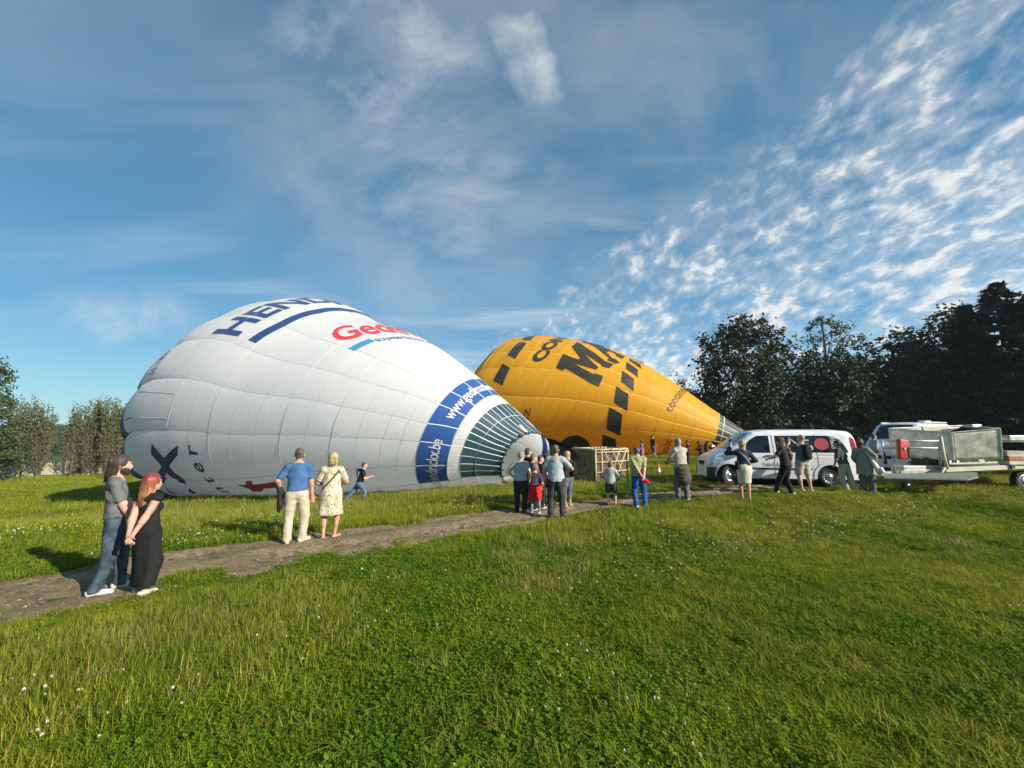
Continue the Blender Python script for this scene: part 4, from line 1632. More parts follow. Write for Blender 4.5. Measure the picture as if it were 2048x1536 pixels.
runner((.02, .03), (BW - .02, .03), .036)
runner((.02, BD - .03), (BW - .02, BD - .03), .036)
runner((.03, .0), (.03, BD), .036)
runner((BW - .03, 0), (BW - .03, BD), .036)
runner((.45, 0), (.45, BD), .028, -.02)
runner((.05, BD * .9), (BW, BD * .9), .028, -.03)
runner((.05, BD * .61), (BW, BD * .61), .028, -.03)
runner((.05, BD * .32), (BW, BD * .32), .028, -.03)
for a, b in (((.50, BD), (1.62, .0)), ((1.10, BD), (2.2, .0)), ((1.75, BD), (1.05, .35)), ((2.28, BD), (1.35, .15))):
    runner(a, b, .024, -.06)
for k in range(9):                                   # rope handles along the upper side
    x = .35 + k * .24
    MB().tube([(x, .5, BD + .01), (x + .06, .5, BD + .075), (x + .13, .5, BD + .01)], .014, 5).build('rope_handle', M_black, basket, True)
# burner frame sticking out of the open top towards the balloon mouth
for x, z in ((.25, .2), (.25, BD - .2), (BW - .4, .2), (BW - .4, BD - .2)):
    MB().tube([(x, BH, z), (x * .7 + .35, BH + .95, z * .75 + .18)], .022, 6).build('upright', M_steel, basket, True)
mb = MB()
mb.tube([(.5, BH + .95, .32), (BW - .75, BH + .95, .32), (BW - .75, BH + .95, BD - .25), (.5, BH + .95, BD - .25), (.5, BH + .95, .32)], .028, 6)
mb.build('burner_frame', M_black, basket, True)
for x in (.75, 1.25):
    MB().lathe([(.0, 0), (.13, 0), (.15, .12), (.17, .42), (.15, .44), (.13, .3), (0, .28)], 14, Matrix.Translation((x, BH + .85, BD / 2)) @ Matrix.Rotation(-math.pi / 2, 4, 'X')).build('burner', M_black, basket, True)

# ---- traffic cones
M_cone = mat('cone_orange', (0.78, 0.13, 0.03), .5, var=.08)
M_conew = mat('cone_white', (0.78, 0.76, 0.72), .5, var=.05)


def make_cone():
    r = empty('traffic_cone', (0, 0, 0), 0, '', 'traffic cone', 'traffic cones in the grass')
    MB().box((0, 0, .015), (.28, .28, .03), None, .008).build('base', M_cone, r)
    MB().lathe([(.105, .03), (.03, .47), (.018, .485), (0, .485)], 16).build('body', M_cone, r, True)
    MB().lathe([(.085, .15), (.062, .29), (.058, .29), (.081, .15)], 16).build('band', M_conew, r, True)
    return r


cone0 = make_cone()
for k, (px, py, lab) in enumerate([(805, 979, 'orange and white cone beside the plain side of the white balloon'),
                                   (928, 975, 'orange and white cone at the white balloon skirt'),
                                   (1318, 950, 'orange and white cone between the basket and the van')]):
    c = cone0 if k == 0 else copy_tree(cone0)
    c.location = gp(px, py)
    c['label'] = lab

# ---- inflation fan beside the yellow mouth
p = at(1422, 906, 26)
p.z = tz(p.x, p.y)
fan = empty('inflation_fan', p, math.radians(20), 'round black inflation fan at the nose of the yellow balloon', 'fan')
R_ = Matrix.Translation((0, 0, .95)) @ Matrix.Rotation(math.pi / 2, 4, 'X')
MB().lathe([(.42, -.12), (.46, -.12), (.46, .12), (.42, .12), (.42, -.12)], 24, R_).build('shroud', M_black, fan, True)
for k in range(4):
    a = k * math.pi / 2 + .4
    MB().prism([(.05 * math.cos(a), -.02, .95 + .05 * math.sin(a)), (.40 * math.cos(a - .15), -.03, .95 + .40 * math.sin(a - .15)), (.40 * math.cos(a + .2), .03, .95 + .40 * math.sin(a + .2))], (0, .012, 0)).build('blade', M_steel, fan)
MB().lathe([(0, -.1), (.08, -.1), (.08, .1), (0, .1)], 12, R_).build('hub', M_black, fan, True)
for s in (-.34, .34):
    MB().tube([(s, -.15, 0), (s * .8, 0, .62)], .025, 6).build('leg', M_black, fan, True)
MB().box((0, .3, .45), (.4, .35, .35), None, .03).build('engine', mat('engine_red', (.35, .03, .02), .5), fan)

# ---- loose ropes
M_rope = mat('rope', (0.10, 0.09, 0.07), .9)
a, b, c = at(730, 938, 17.2), gp(745, 978), gp(772, 972)
tag(MB().tube([a, (a + b) / 2 + Vector((0, 0, -.15)), b, c], .014, 5).build('rope', M_rope, None, True), 'thin dark rope trailing from the runner along the white balloon', 'rope')
a, b = gp(1326, 923), gp(1362, 941)
tag(MB().tube([a + Vector((0, 0, .12)), b + Vector((0, 0, .12))], .03, 6).build('pole', mat('pale_pole', (.62, .5, .3), .6), None, True), 'pale pole lying in the grass before the yellow balloon', 'pole')
# ================================================================== vans and trailer
M_vanwhite = mat('van_paint_white', (0.74, 0.75, 0.77), .32, var=.05, scale=1.4, coat=.3)
M_glass = mat('dark_window_glass', (0.010, 0.014, 0.020), .08, var=.3, scale=1.5, spec=.6)
M_trim = mat('dark_trim', (0.035, 0.037, 0.040), .65, var=.15)
M_seam = mat('door_seam', (0.05, 0.05, 0.055), .8)
M_tyre = mat('tyre_rubber', (0.020, 0.020, 0.021), .85, var=.2)
M_rim = mat('wheel_rim', (0.50, 0.51, 0.52), .35, metal=.8, var=.1)
M_head = mat('headlight_glass', (0.70, 0.72, 0.74), .12, metal=.3, var=.25, scale=14)
M_tail = mat('tail_light_red', (0.62, 0.015, 0.018), .18, var=.15)
M_print_w = mat('print_white', (0.72, 0.72, 0.72), .6, var=.03)
M_print_r = mat('print_red_disc', (0.36, 0.030, 0.040), .5, var=.06)
M_print_g = mat('print_grey', (0.30, 0.32, 0.34), .6)


def make_van(name, loc, rz, L, Hs, label, group, deco):
    """panel van: local x runs from the tail (0) to the nose (L), left side at +y"""
    root = empty(name, loc, rz, label, 'van', group)
    zk = np.array([0, .04, .12, .5, L - 2.0, L - 1.55, L - 1.35, L - .66, L - .55, L - .25, L - .10, L - .03, L])
    Lw = L + .22                                   # the door glass sits further forward on a short bonnet
    zv = np.array([1.62, 1.78, 1.845, 1.885, 1.885, 1.835, 1.72, 1.20, 1.13, 1.00, .90, .76, .62]) * Hs

    def ztop(x):
        return np.interp(x, zk, zv)

    def wf(x):
        return .955 - .10 * sstep(L - .7, L, x) - .10 * sstep(L - .16, L, x) - .035 * (1 - sstep(0, .35, x))

    def W(x, z):
        zt = ztop(x)
        w_ = wf(x) * (1 - .02 * (1 - sstep(.25, .6, z / Hs)) - .155 * np.clip((z / Hs - 1.02) / .85, 0, 1)**1.15 + .012 * sstep(.55, .75, z / Hs) * (1 - sstep(.95, 1.05, z / Hs)))
        rc = np.minimum(.17, zt * .2)
        t = np.clip((z - (zt - rc)) / rc, 0, 1)
        return w_ - rc * .9 * (1 - np.sqrt(np.maximum(1 - t * t, 0)))

    nx, nz, nt = 150, 46, 10
    xs = np.linspace(0, L, nx)
    zb = .26
    rows = []
    for side in (1, -1):
        pass
    T = np.concatenate([np.linspace(0, 1, nz)])
    X, TT = np.meshgrid(xs, T, indexing='ij')
    Z = zb + (ztop(X) - zb) * (1 - (1 - TT)**1.15)
    Wd = W(X, Z)
    # across: left side up, over the roof, right side down
    inner = np.linspace(1, -1, nt + 2)[1:-1]
    P = []
    for i in range(nx):
        left = np.stack([np.full(nz, xs[i]), Wd[i], Z[i]], -1)
        top = np.stack([np.full(nt, xs[i]), inner * Wd[i, -1], np.full(nt, Z[i, -1]) + .035 * (1 - inner**2) * (1 if xs[i] < L - .1 else .3)], -1)
        right = left[::-1] * np.array([1, -1, 1])
        P.append(np.concatenate([left, top, right]))
    P = np.array(P)
    n, m = P.shape[:2]
    ii = np.arange(n * m).reshape(n, m)
    F = np.stack([ii[:-1, :-1], ii[1:, :-1], ii[1:, 1:], ii[:-1, 1:]], -1).reshape(-1, 4)
    cen = P.reshape(-1, 3)[F].mean(1)
    wheels = (.86, L - .66)
    zc, ra = .345, .41
    keep = np.ones(len(F), bool)
    for xw in wheels:
        keep &= ~(((cen[:, 0] - xw)**2 + (cen[:, 2] - zc)**2 < ra**2) & (np.abs(cen[:, 1]) > .4))
    V = P.reshape(-1, 3)
    F = F[keep]
    caps = []
    b = len(V)
    cenk = cen[keep]
    isb = (cenk[:, 0] > wheels[1] + .2) & (cenk[:, 2] < .60)
    FB = F[isb]
    F = F[~isb]
    F = [tuple(f) for f in F] + [tuple(ii[0][::-1]), tuple(ii[-1])]
    us, inv_ = np.unique(FB, return_inverse=True)
    VB = V[us] * np.array([1, 1.02, 1]) + np.array([.02, 0, 0])
    obj('front_bumper', mesh_np('front_bumper', VB, inv_.reshape(FB.shape)), root, M_trim)
    me = bpy.data.meshes.new('body')
    me.from_pydata([tuple(v) for v in V], [], F)
    for p in me.polygons: p.use_smooth = True
    me.set_sharp_from_angle(angle=math.radians(40))
    obj('body', me, root, M_vanwhite)
    MB().box((L / 2, 0, .24), (L - .25, 1.72, .1)).build('underbody', M_trim, root)

    def side(s, off):
        return lambda u, v: np.stack([u, s * (W(u, v) + off), v], -1)

    def patch(nm, pts, m, s=1, off=.006, st=(.12, .06), par=None):
        return drape(poly_bm([pts]), nm, side(s, off), m, par or root, st)

    h = Hs
    for s in (1, -1):
        for xw in wheels:
            # bulged arch lip and dark wheel well
            A = np.linspace(-.12, np.pi + .12, 26)
            ring = [(xw + (ra + .075) * np.cos(a), zc + (ra + .075) * np.sin(a)) for a in A] + [(xw + (ra - .02) * np.cos(a), zc + (ra - .02) * np.sin(a)) for a in A[::-1]]
            patch('arch_lip', [q for q in ring], M_vanwhite, s, .016, (.08, .08))
            mb = MB()
            pts = [(xw + ra * 1.03 * math.cos(a), s * .60, zc + ra * 1.03 * math.sin(a)) for a in np.linspace(-.35, math.pi + .35, 20)]
            mb.prism(pts, (0, s * .01, 0))
            mb.build('wheel_well', M_trim, root)
        # windows
        patch('quarter_window', [(Lw - 1.08, 1.13 * h), (Lw - 1.40, 1.10 * h), (Lw - 1.40, 1.34 * h)], M_glass, s)
        patch('door_window', [(Lw - 1.46, 1.12 * h), (Lw - 2.22, 1.12 * h), (Lw - 2.22, 1.70 * h), (Lw - 1.86, 1.70 * h), (Lw - 1.62, 1.56 * h), (Lw - 1.46, 1.40 * h)], M_glass, s)
        A = np.linspace(0, math.pi / 2, 8)
        arc = [(.42 + .34 * (1 - math.sin(a)) + .25, 1.14 * h + .56 * h * math.cos(a)) for a in A]
        patch('rear_side_window', [(Lw - 2.42, 1.14 * h), (Lw - 2.42, 1.70 * h), (.86, 1.70 * h), (.62, 1.66 * h), (.46, 1.56 * h), (.36, 1.38 * h), (.29, 1.22 * h), (.28, 1.14 * h)], M_glass, s)
        # seams
        for x in (Lw - 2.32, Lw - 1.28, Lw - 3.62):
            patch('door_seam', [(x - .008, .36), (x + .008, .36), (x + .008, 1.74 * h if x < Lw - 1.5 else 1.1 * h), (x - .008, 1.74 * h if x < Lw - 1.5 else 1.1 * h)], M_seam, s, .004)
        patch('crease', [(.35, .935 * h), (L - .75, .955 * h), (L - .75, .963 * h), (.35, .945 * h)], M_print_g, s, .003)
        patch('slide_rail', [(.55, 1.05 * h), (Lw - 3.62, 1.05 * h), (Lw - 3.62, 1.072 * h), (.55, 1.072 * h)], M_print_g, s, .006)
        patch('rub_strip', [(wheels[0] + .52, .56), (wheels[1] - .52, .56), (wheels[1] - .52, .62), (wheels[0] + .52, .62)], M_trim, s, .016)
        for x in (Lw - 2.15, Lw - 2.55):
            k = drape(poly_bm([[(x - .12, 1.0 * h), (x + .12, 1.0 * h), (x + .12, 1.045 * h), (x - .12, 1.045 * h)]]), 'handle', side(s, .03), M_trim, root, (.06, .03))
        patch('headlight', [(L - .05, .66), (L - .10, .61), (L - .34, .66), (L - .44, .86), (L - .27, .90), (L - .10, .82)], M_head, s, .010, (.05, .05))
        patch('tail_light', [(.02, .95 * h), (.13, .98 * h), (.16, 1.40 * h), (.15, 1.66 * h), (.05, 1.60 * h), (.015, 1.3 * h)], M_tail, s, .012, (.04, .08))
        # side mirror
        MB().box((Lw - 1.34, s * 1.05, 1.22 * h), (.13, .2, .24), None, .04).build('mirror', M_trim, root, True)
    MB().box((.0, 0, .42), (.12, 1.84, .26), None, .04).build('rear_bumper', M_trim, root, True)
    # windscreen and grille
    drape(poly_bm([[(-.70, L - .70), (.70, L - .70), (.60, L - 1.44), (-.60, L - 1.44)]]), 'windscreen', lambda u, v: np.stack([v + .006, u, ztop(v) + .012 + .035 * (1 - (u / .8)**2)], -1), M_glass, root, (.2, .1))
    MB().box((L - .015, 0, .72), (.04, .7, .16), None, .02).build('grille', M_trim, root)
    # wheels
    for k, xw in enumerate(wheels):
        for s in (1, -1):
            turn = math.radians(28) if (k == 1) else 0
            mt = Matrix.Translation((xw, s * .80, zc)) @ Matrix.Rotation(turn * 1, 4, 'Z') @ Matrix.Rotation(-s * math.pi / 2, 4, 'X')
            hub = MB().lathe([(0, .10), (.05, .10), (.06, .085), (.09, .08), (.10, .05)], 16, mt).build('wheel', M_rim, root, True)
            MB().lathe([(.20, -.11), (.30, -.12), (.335, -.10), (.345, -.06), (.345, .06), (.335, .10), (.30, .115), (.225, .11), (.205, .07)], 40, mt).build('tyre', M_tyre, hub, True, 35)
            mb = MB()
            mb.lathe([(.225, .105), (.215, .112), (.205, .10), (.195, .075), (.20, .06)], 36, mt)
            mb.lathe([(.16, .055), (.10, .07), (.0, .06)], 24, mt)
            for q in range(14):
                a = q * 2 * math.pi / 14
                e = mt @ Matrix.Rotation(a, 4, 'Z')
                mb.prism([e @ Vector((.155, -.018, .055)), e @ Vector((.205, -.014, .07)), e @ Vector((.205, .014, .07)), e @ Vector((.155, .018, .055))], (e.to_3x3() @ Vector((0, 0, .012))))
            mb.build('rim', M_rim, hub)
            MB().lathe([(0, .0), (.19, .0)], 24, mt @ Matrix.Translation((0, 0, .03))).build('brake_disc', M_trim, hub)
    if deco:
        MB().tube([(L - 2.05, .35, 1.88 * h), (L - 1.90, .36, 2.44 * h)], .008, 5, r2=.004).build('antenna', M_trim, root)
        MB().lathe([(.03, 0), (.015, .05), (0, .06)], 8, Matrix.Translation((L - 2.055, .35, 1.88 * h))).build('antenna_foot', M_trim, root)

        def side_text(nm, txt, x0, z0, size, m, bold=0.0, cond=.8):
            bm = glyph_polys(txt, bold)
            xs_ = [v.co.x for v in bm.verts]
            # reads from nose to tail when seen from the left side
            drape(bm, nm, lambda u, v: side(1, .012)(x0 - (u - min(xs_)) * size * cond, z0 + v * size), m, root, (.6, .35))
        C = [(1.02 + .215 * math.cos(a), 1.42 + .20 * math.sin(a)) for a in np.linspace(0, 2 * math.pi, 32)[:-1]]
        drape(poly_bm([C]), 'red_disc', side(1, .010), M_print_r, root, (.12, .08))
        side_text('lettering', 'sten', 1.56, 1.52, .115, M_print_w, .012, .95)
        side_text('lettering', 'in', 1.47, 1.23, .28, M_print_w, .03, .95)
        for k, tx in enumerate(('Flights', 'Academy', 'Meet', 'Sani', 'Cars')):
            side_text('lettering', tx, .74, 1.60 - k * .08, .088, M_print_w, .012, 1.0)
        # skyline drawn in thin grey ink along the doors
        r = np.random.default_rng(5)
        bmk = []
        for k in range(46):
            x = r.uniform(1.75, L - 1.75)
            hgt = r.uniform(.04, .17)
            bmk.append([(x, .66), (x + .012, .66), (x + .012 + r.normal(0, .01), .66 + hgt), (x + r.normal(0, .01), .66 + hgt)])
            if k % 2:
                bmk.append([(x - .05, .66 + hgt * .55), (x + .06, .66 + hgt * .6), (x + .06, .672 + hgt * .6), (x - .05, .672 + hgt * .55)])
        drape(poly_bm(bmk), 'skyline_print', side(1, .008), M_print_g, root, (.4, .2))['kind'] = 'stuff'
    return root


VL = 4.6
tail = at(1712, 960, 13.75)
van1 = make_van('parked_van', (11.6, 14.05, .36), math.radians(168), VL, 1.0, 'white van with dark windows, red disc and lettering on its side', 'white vans parked on the grass', True)
p2 = at(1905, 900, 19.5)
van2 = make_van('parked_van', (p2.x + .2, 20.6, tz(p2.x, 20)), math.radians(205), 4.9, 1.235, 'tall white van with a roof beacon, mostly hidden behind the trailer', 'white vans parked on the grass', False)
MB().box((1.1, .2, 1.90 * 1.235 + .06), (.5, .35, .12), None, .04).build('roof_beacon', M_vanwhite, van2)
for k in range(2):
    MB().tube([(.6, .82 - 1.6 * k, 1.86 * 1.235 + .05), (3.0, .82 - 1.6 * k, 1.86 * 1.235 + .05)], .03, 6).build('roof_rail', M_vanwhite, van2)

# ---------------------------------------------------------------- trailer with metal bin
M_alu = mat('dull_aluminium', (0.66, 0.60, 0.45), .5, metal=.12, var=.17, scale=5, bump=.25, bscale=5)
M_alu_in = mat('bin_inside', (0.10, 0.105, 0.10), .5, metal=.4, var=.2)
M_galv = mat('galvanised_rail', (0.52, 0.52, 0.47), .45, metal=.4, var=.15)
M_cream = mat('cream_beam', (0.54, 0.51, 0.39), .6, var=.06)
M_redcan = mat('red_canister', (0.38, 0.020, 0.020), .5, var=.12)
M_board = mat('grey_green_board', (0.16, 0.19, 0.16), .7, var=.07)
M_brick = mat('terracotta', (0.36, 0.17, 0.09), .8, var=.15)

gz = lambda p: tz(p.x, p.y)
a = at(1892, 937, 12.4)
tr = empty('flatbed_trailer', (a.x, 12.4, gz(a)), 0, 'flatbed trailer with cream side beam and folding post carrying a metal bin', 'trailer', 'trailers behind the vans')
D = 12.4


def q(px, py, Y=None):
    return at(px, py, Y or D)


def bar(nm, pts, r, m, par=tr, n=6):
    return MB().tube(pts, r, n).build(nm, m, par, True)


def beam(nm, p, p2, hgt, dep, m, par=tr):
    p, p2 = Vector(p), Vector(p2)
    return MB().prism([p, p2, p2 + Vector((0, 0, hgt)), p + Vector((0, 0, hgt))], (0, dep, 0)).build(nm, m, par)


beam('side_beam', q(1893, 944), q(2130, 934), .13, .08, M_cream)
beam('side_beam', q(1850, 934, 14.6), q(2060, 928, 14.6), .12, .08, M_galv)
# deck
A, B, C, E = q(1896, 940), q(2130, 931), q(2060, 928, 14.6), q(1850, 934, 14.6)
MB().prism([A + Vector((0, .1, .02)), B + Vector((0, .1, .02)), C + Vector((0, 0, .02)), E + Vector((0, 0, .02))], (0, 0, .05)).build('deck', M_board, tr)
bar('post', [q(1881, 873), q(1887, 912), q(1895, 938)], .048, M_cream)
bar('strut', [q(1890, 936), q(1878, 952)], .03, M_cream)
bar('foot', [q(1877, 952), q(1893, 951)], .03, M_cream)
# drawbar with guard rails
bar('guard_rail', [q(1762, 882, 13.3), q(1880, 882, 12.6)], .03, M_galv)
bar('guard_rail', [q(1762, 896, 13.3), q(1880, 896, 12.6)], .03, M_galv)
for px, y0, y1 in ((1764, 881, 926), (1786, 911, 948), (1878, 882, 930)):
    bar('rail_post', [q(px, y0, 13.2 - .006 * (px - 1762)), q(px + 3, y1, 13.2 - .006 * (px - 1762))], .032, M_galv)
bar('jockey_post', [q(1767, 905, 13.2), q(1771, 928, 13.2)], .05, M_black)
beam('drawbar', q(1764, 951, 13.0), q(1890, 946, 13.0), .12, .1, M_galv)
MB().box(tuple(q(1832, 940, 13.3)), (1.25, .45, .30), None, .02).build('tool_box', M_galv, tr)
MB().box(tuple(q(1860, 928, 13.6)), (.7, .6, .45), None, .02).build('battery_box', M_black, tr)


def wheel(c, r, par):
    mt = Matrix.Translation(c) @ Matrix.Rotation(math.pi / 2, 4, 'X')
    h_ = MB().lathe([(0, .09), (.4 * r, .085), (.45 * r, .05)], 14, mt).build('wheel', M_rim, par, True)
    MB().lathe([(.6 * r, -.08), (.9 * r, -.09), (r, -.06), (r, .06), (.9 * r, .09), (.62 * r, .085)], 28, mt).build('tyre', M_tyre, h_, True, 35)
    mb = MB()
    mb.lathe([(.64 * r, .088), (.58 * r, .095), (.5 * r, .06)], 28, mt)
    for k in range(10):
        e = mt @ Matrix.Rotation(k * math.pi / 5, 4, 'Z')
        mb.prism([e @ Vector((.4 * r, -.02, .06)), e @ Vector((.6 * r, -.015, .075)), e @ Vector((.6 * r, .015, .075)), e @ Vector((.4 * r, .02, .06))], e.to_3x3() @ Vector((0, 0, .012)))
    mb.build('rim', M_rim, h_)
    MB().lathe([(0, .02), (.6 * r, .02)], 20, mt).build('brake_drum', M_trim, h_)


g0 = tz(16, 12.5)
wx = q(2044, 955, 12.6)
wheel((wx.x, 12.62, g0 + .30), .31, tr)
wheel((wx.x, 14.5, g0 + .30), .31, tr)
wheel((wx.x + .75, 12.62, g0 + .30), .31, tr)
wj = q(1803, 946, 13.0)
wheel((wj.x, 12.9, tz(wj.x, 13) + .13), .13, tr)
# fold-down board under the drawbar
A, B, C, E = q(1768, 950, 12.3), q(1955, 947, 12.3), q(1957, 956, 11.7), q(1936, 961, 11.5)
F_ = q(1768, 957, 12.0)
MB().prism([A, B, C, E, F_], (0, 0, .04)).build('fold_board', M_board, tr)
Under(tr).fix()

# metal bin standing on the trailer
cA, cAb = q(1902, 865.5, 12.75), q(1908, 921, 12.75)
cR, cRb = q(2000, 857, 12.35), q(2004, 919, 12.35)
cL, cLb = q(1777, 857, 14.3), q(1783, 913, 14.3)
cF, cFb = q(1930, 851, 14.6), q(1934, 908, 14.6)
bin_ = empty('metal_bin', cAb, 0, 'open dented aluminium bin standing on the trailer deck', 'bin')
t_ = Vector((0, .03, 0))


def sheet(nm, a, b, c, d, m, dv):
    """panel with slight dents between four corners"""
    n, k = 16, 10
    u = np.linspace(0, 1, n)[:, None, None]; v = np.linspace(0, 1, k)[None, :, None]
    P = (np.array(a) * (1 - u) + np.array(b) * u) * (1 - v) + (np.array(d) * (1 - u) + np.array(c) * u) * v
    nn = np.cross(np.array(b) - np.array(a), np.array(d) - np.array(a)); nn = nn / np.linalg.norm(nn)
    r = np.random.default_rng(int(abs(a[0]) * 1000) % 997)
    dent = (np.sin(u * 9 + 3 * v) * np.sin(v * 7 + 1) * .012 + np.sin(u * 21 + v * 4) * .005) * np.sin(np.pi * u) * np.sin(np.pi * v)
    P = P + dent * nn
    o = obj(nm, grid_mesh(nm, P), bin_, m)
    md = o.modifiers.new('thick', 'SOLIDIFY'); md.thickness = .02
    return o


sheet('front_panel', cAb, cRb, cR, cA, M_alu, 0)
sheet('side_panel', cAb, cLb, cL, cA, M_alu, 0)
sheet('back_panel', cLb, cFb, cF, cL, M_alu_in, 0)
sheet('back_panel', cFb, cRb, cR, cF, M_alu_in, 0)
for a, b in ((cA, cR), (cA, cL), (cL, cF), (cF, cR), (cA, cAb), (cR, cRb)):
    MB().tube([a, b], .022, 6).build('edge_bar', M_alu, bin_)
MB().box(tuple(q(1862, 857, 14.0)), (.62, .06, .16), None, .01).build('slotted_plate', M_cream, bin_)
MB().box(tuple(q(1944, 852, 13.6)), (.32, .3, .10), None, .01).build('lid_plate', M_galv, bin_)
MB().box(tuple(q(1962, 922, 12.3)), (.16, .05, .1)).build('latch', M_cream, bin_)
Under(bin_).fix()

# red canister strapped to the guard rail
c = q(1806, 899, 12.85)
can = empty('red_canister', (c.x, c.y, c.z - .35), math.radians(8), 'red canister with a black back hanging on the trailer guard rail', 'canister')
MB().box((0, 0, .35), (.36, .15, .66), Matrix.Rotation(.12, 3, 'Y'), .06).build('shell', M_redcan, can, True, 50)
MB().box((.19, .07, .33), (.12, .15, .58), Matrix.Rotation(.12, 3, 'Y'), .03).build('back_plate', M_black, can)
MB().lathe([(0, .0), (.03, 0), (.03, .02), (0, .02)], 10, Matrix.Translation((-.05, -.09, .38)) @ Matrix.Rotation(math.pi / 2, 4, 'X')).build('cap', M_galv, can)
# slatted crate and terracotta block on the deck
c = q(2024, 906, 12.5)
cr = empty('slatted_crate', (c.x, c.y, c.z - .09), 0, 'pale slatted crate standing on an orange block at the trailer end', 'crate')
for k in range(16):
    MB().box((-.29 + k * .0385, 0, .07), (.024, .25, .13)).build('slat', M_cream, cr)
for z in (.005, .145):
    MB().box((0, -.002, z), (.62, .28, .022)).build('rail', M_cream, cr)
c = q(2028, 915, 12.5)
bl = empty('orange_block', (c.x, c.y, c.z - .08), 0, 'terracotta coloured block lying under the slatted crate', 'block')
MB().box((0, 0, .06), (.74, .34, .14), None, .02).build('block_body', M_brick, bl)
MB().box((.0, 0, -.07), (.70, .30, .12), None, .01).build('bearer', M_cream, bl)
for s in (-.25, .27):
    MB().box((s, 0, -.19), (.1, .3, .12)).build('bearer', M_trim, bl)

# second trailer further back: white rails on posts
c = q(2020, 880, 16.5)
t2 = empty('rail_trailer', (c.x, 16.5, gz(c)), 0, 'low trailer with two pale rails, behind the slatted crate', 'trailer', 'trailers behind the vans')
h0 = c.z - gz(c)
for dz in (.16, -.07):
    MB().tube([(-.6, 0, h0 + dz), (3.2, 0, h0 + dz + .02)], .04, 6).build('rail', M_cream, t2, True)
for x in (-.55, .6, 1.8, 3.0):
    MB().tube([(x, 0, .3), (x, 0, h0 + .16)], .035, 6).build('rail_post', M_galv, t2, True)
MB().box((1.3, .6, .45), (4.0, 1.4, .14), None, .02).build('deck', M_board, t2)
MB().box((.35, .1, h0 + .08), (.8, .3, .2), None, .02).build('stowed_pack', M_galv, t2)
for x in (.8, 1.6):
    wheel((x, -.05, .3), .3, t2)
# ================================================================== people
# Every figure is grown from one skeleton: a distance field of tapered limbs, meshed as one skin;
# clothes are the same field, let out a little and cut at hem, cuff and neckline.


def seg_dist(P, a, b, ra, rb, flat=1.0, front=None):
    """signed distance to a tapered capsule; flat < 1 squeezes it along the front direction"""
    a = np.asarray(a, float); b = np.asarray(b, float)
    Q = P - a
    ab = b - a
    if flat != 1.0:
        f = np.asarray(front, float)
        Q = Q + f * ((Q @ f) * (1 / flat - 1))[..., None]
        ab = ab + f * ((ab @ f) * (1 / flat - 1))
    t = np.clip((Q @ ab) / (ab @ ab + 1e-12), 0, 1)
    d = np.linalg.norm(Q - t[..., None] * ab, axis=-1) - (ra + (rb - ra) * t)
    return d * (1.0 if flat == 1.0 else (flat * .5 + .5))


def ell_dist(P, c, r, R=None):
    Q = P - np.asarray(c, float)
    if R is not None:
        Q = Q @ R
    r = np.asarray(r, float)
    k0 = np.linalg.norm(Q / r, axis=-1)
    k1 = np.linalg.norm(Q / (r * r), axis=-1)
    return k0 * (k0 - 1) / (k1 + 1e-9)


def smin(a, b, k):
    if k <= 0:
        return np.minimum(a, b)
    h = np.clip(.5 + .5 * (b - a) / k, 0, 1)
    return b + (a - b) * h - k * h * (1 - h)


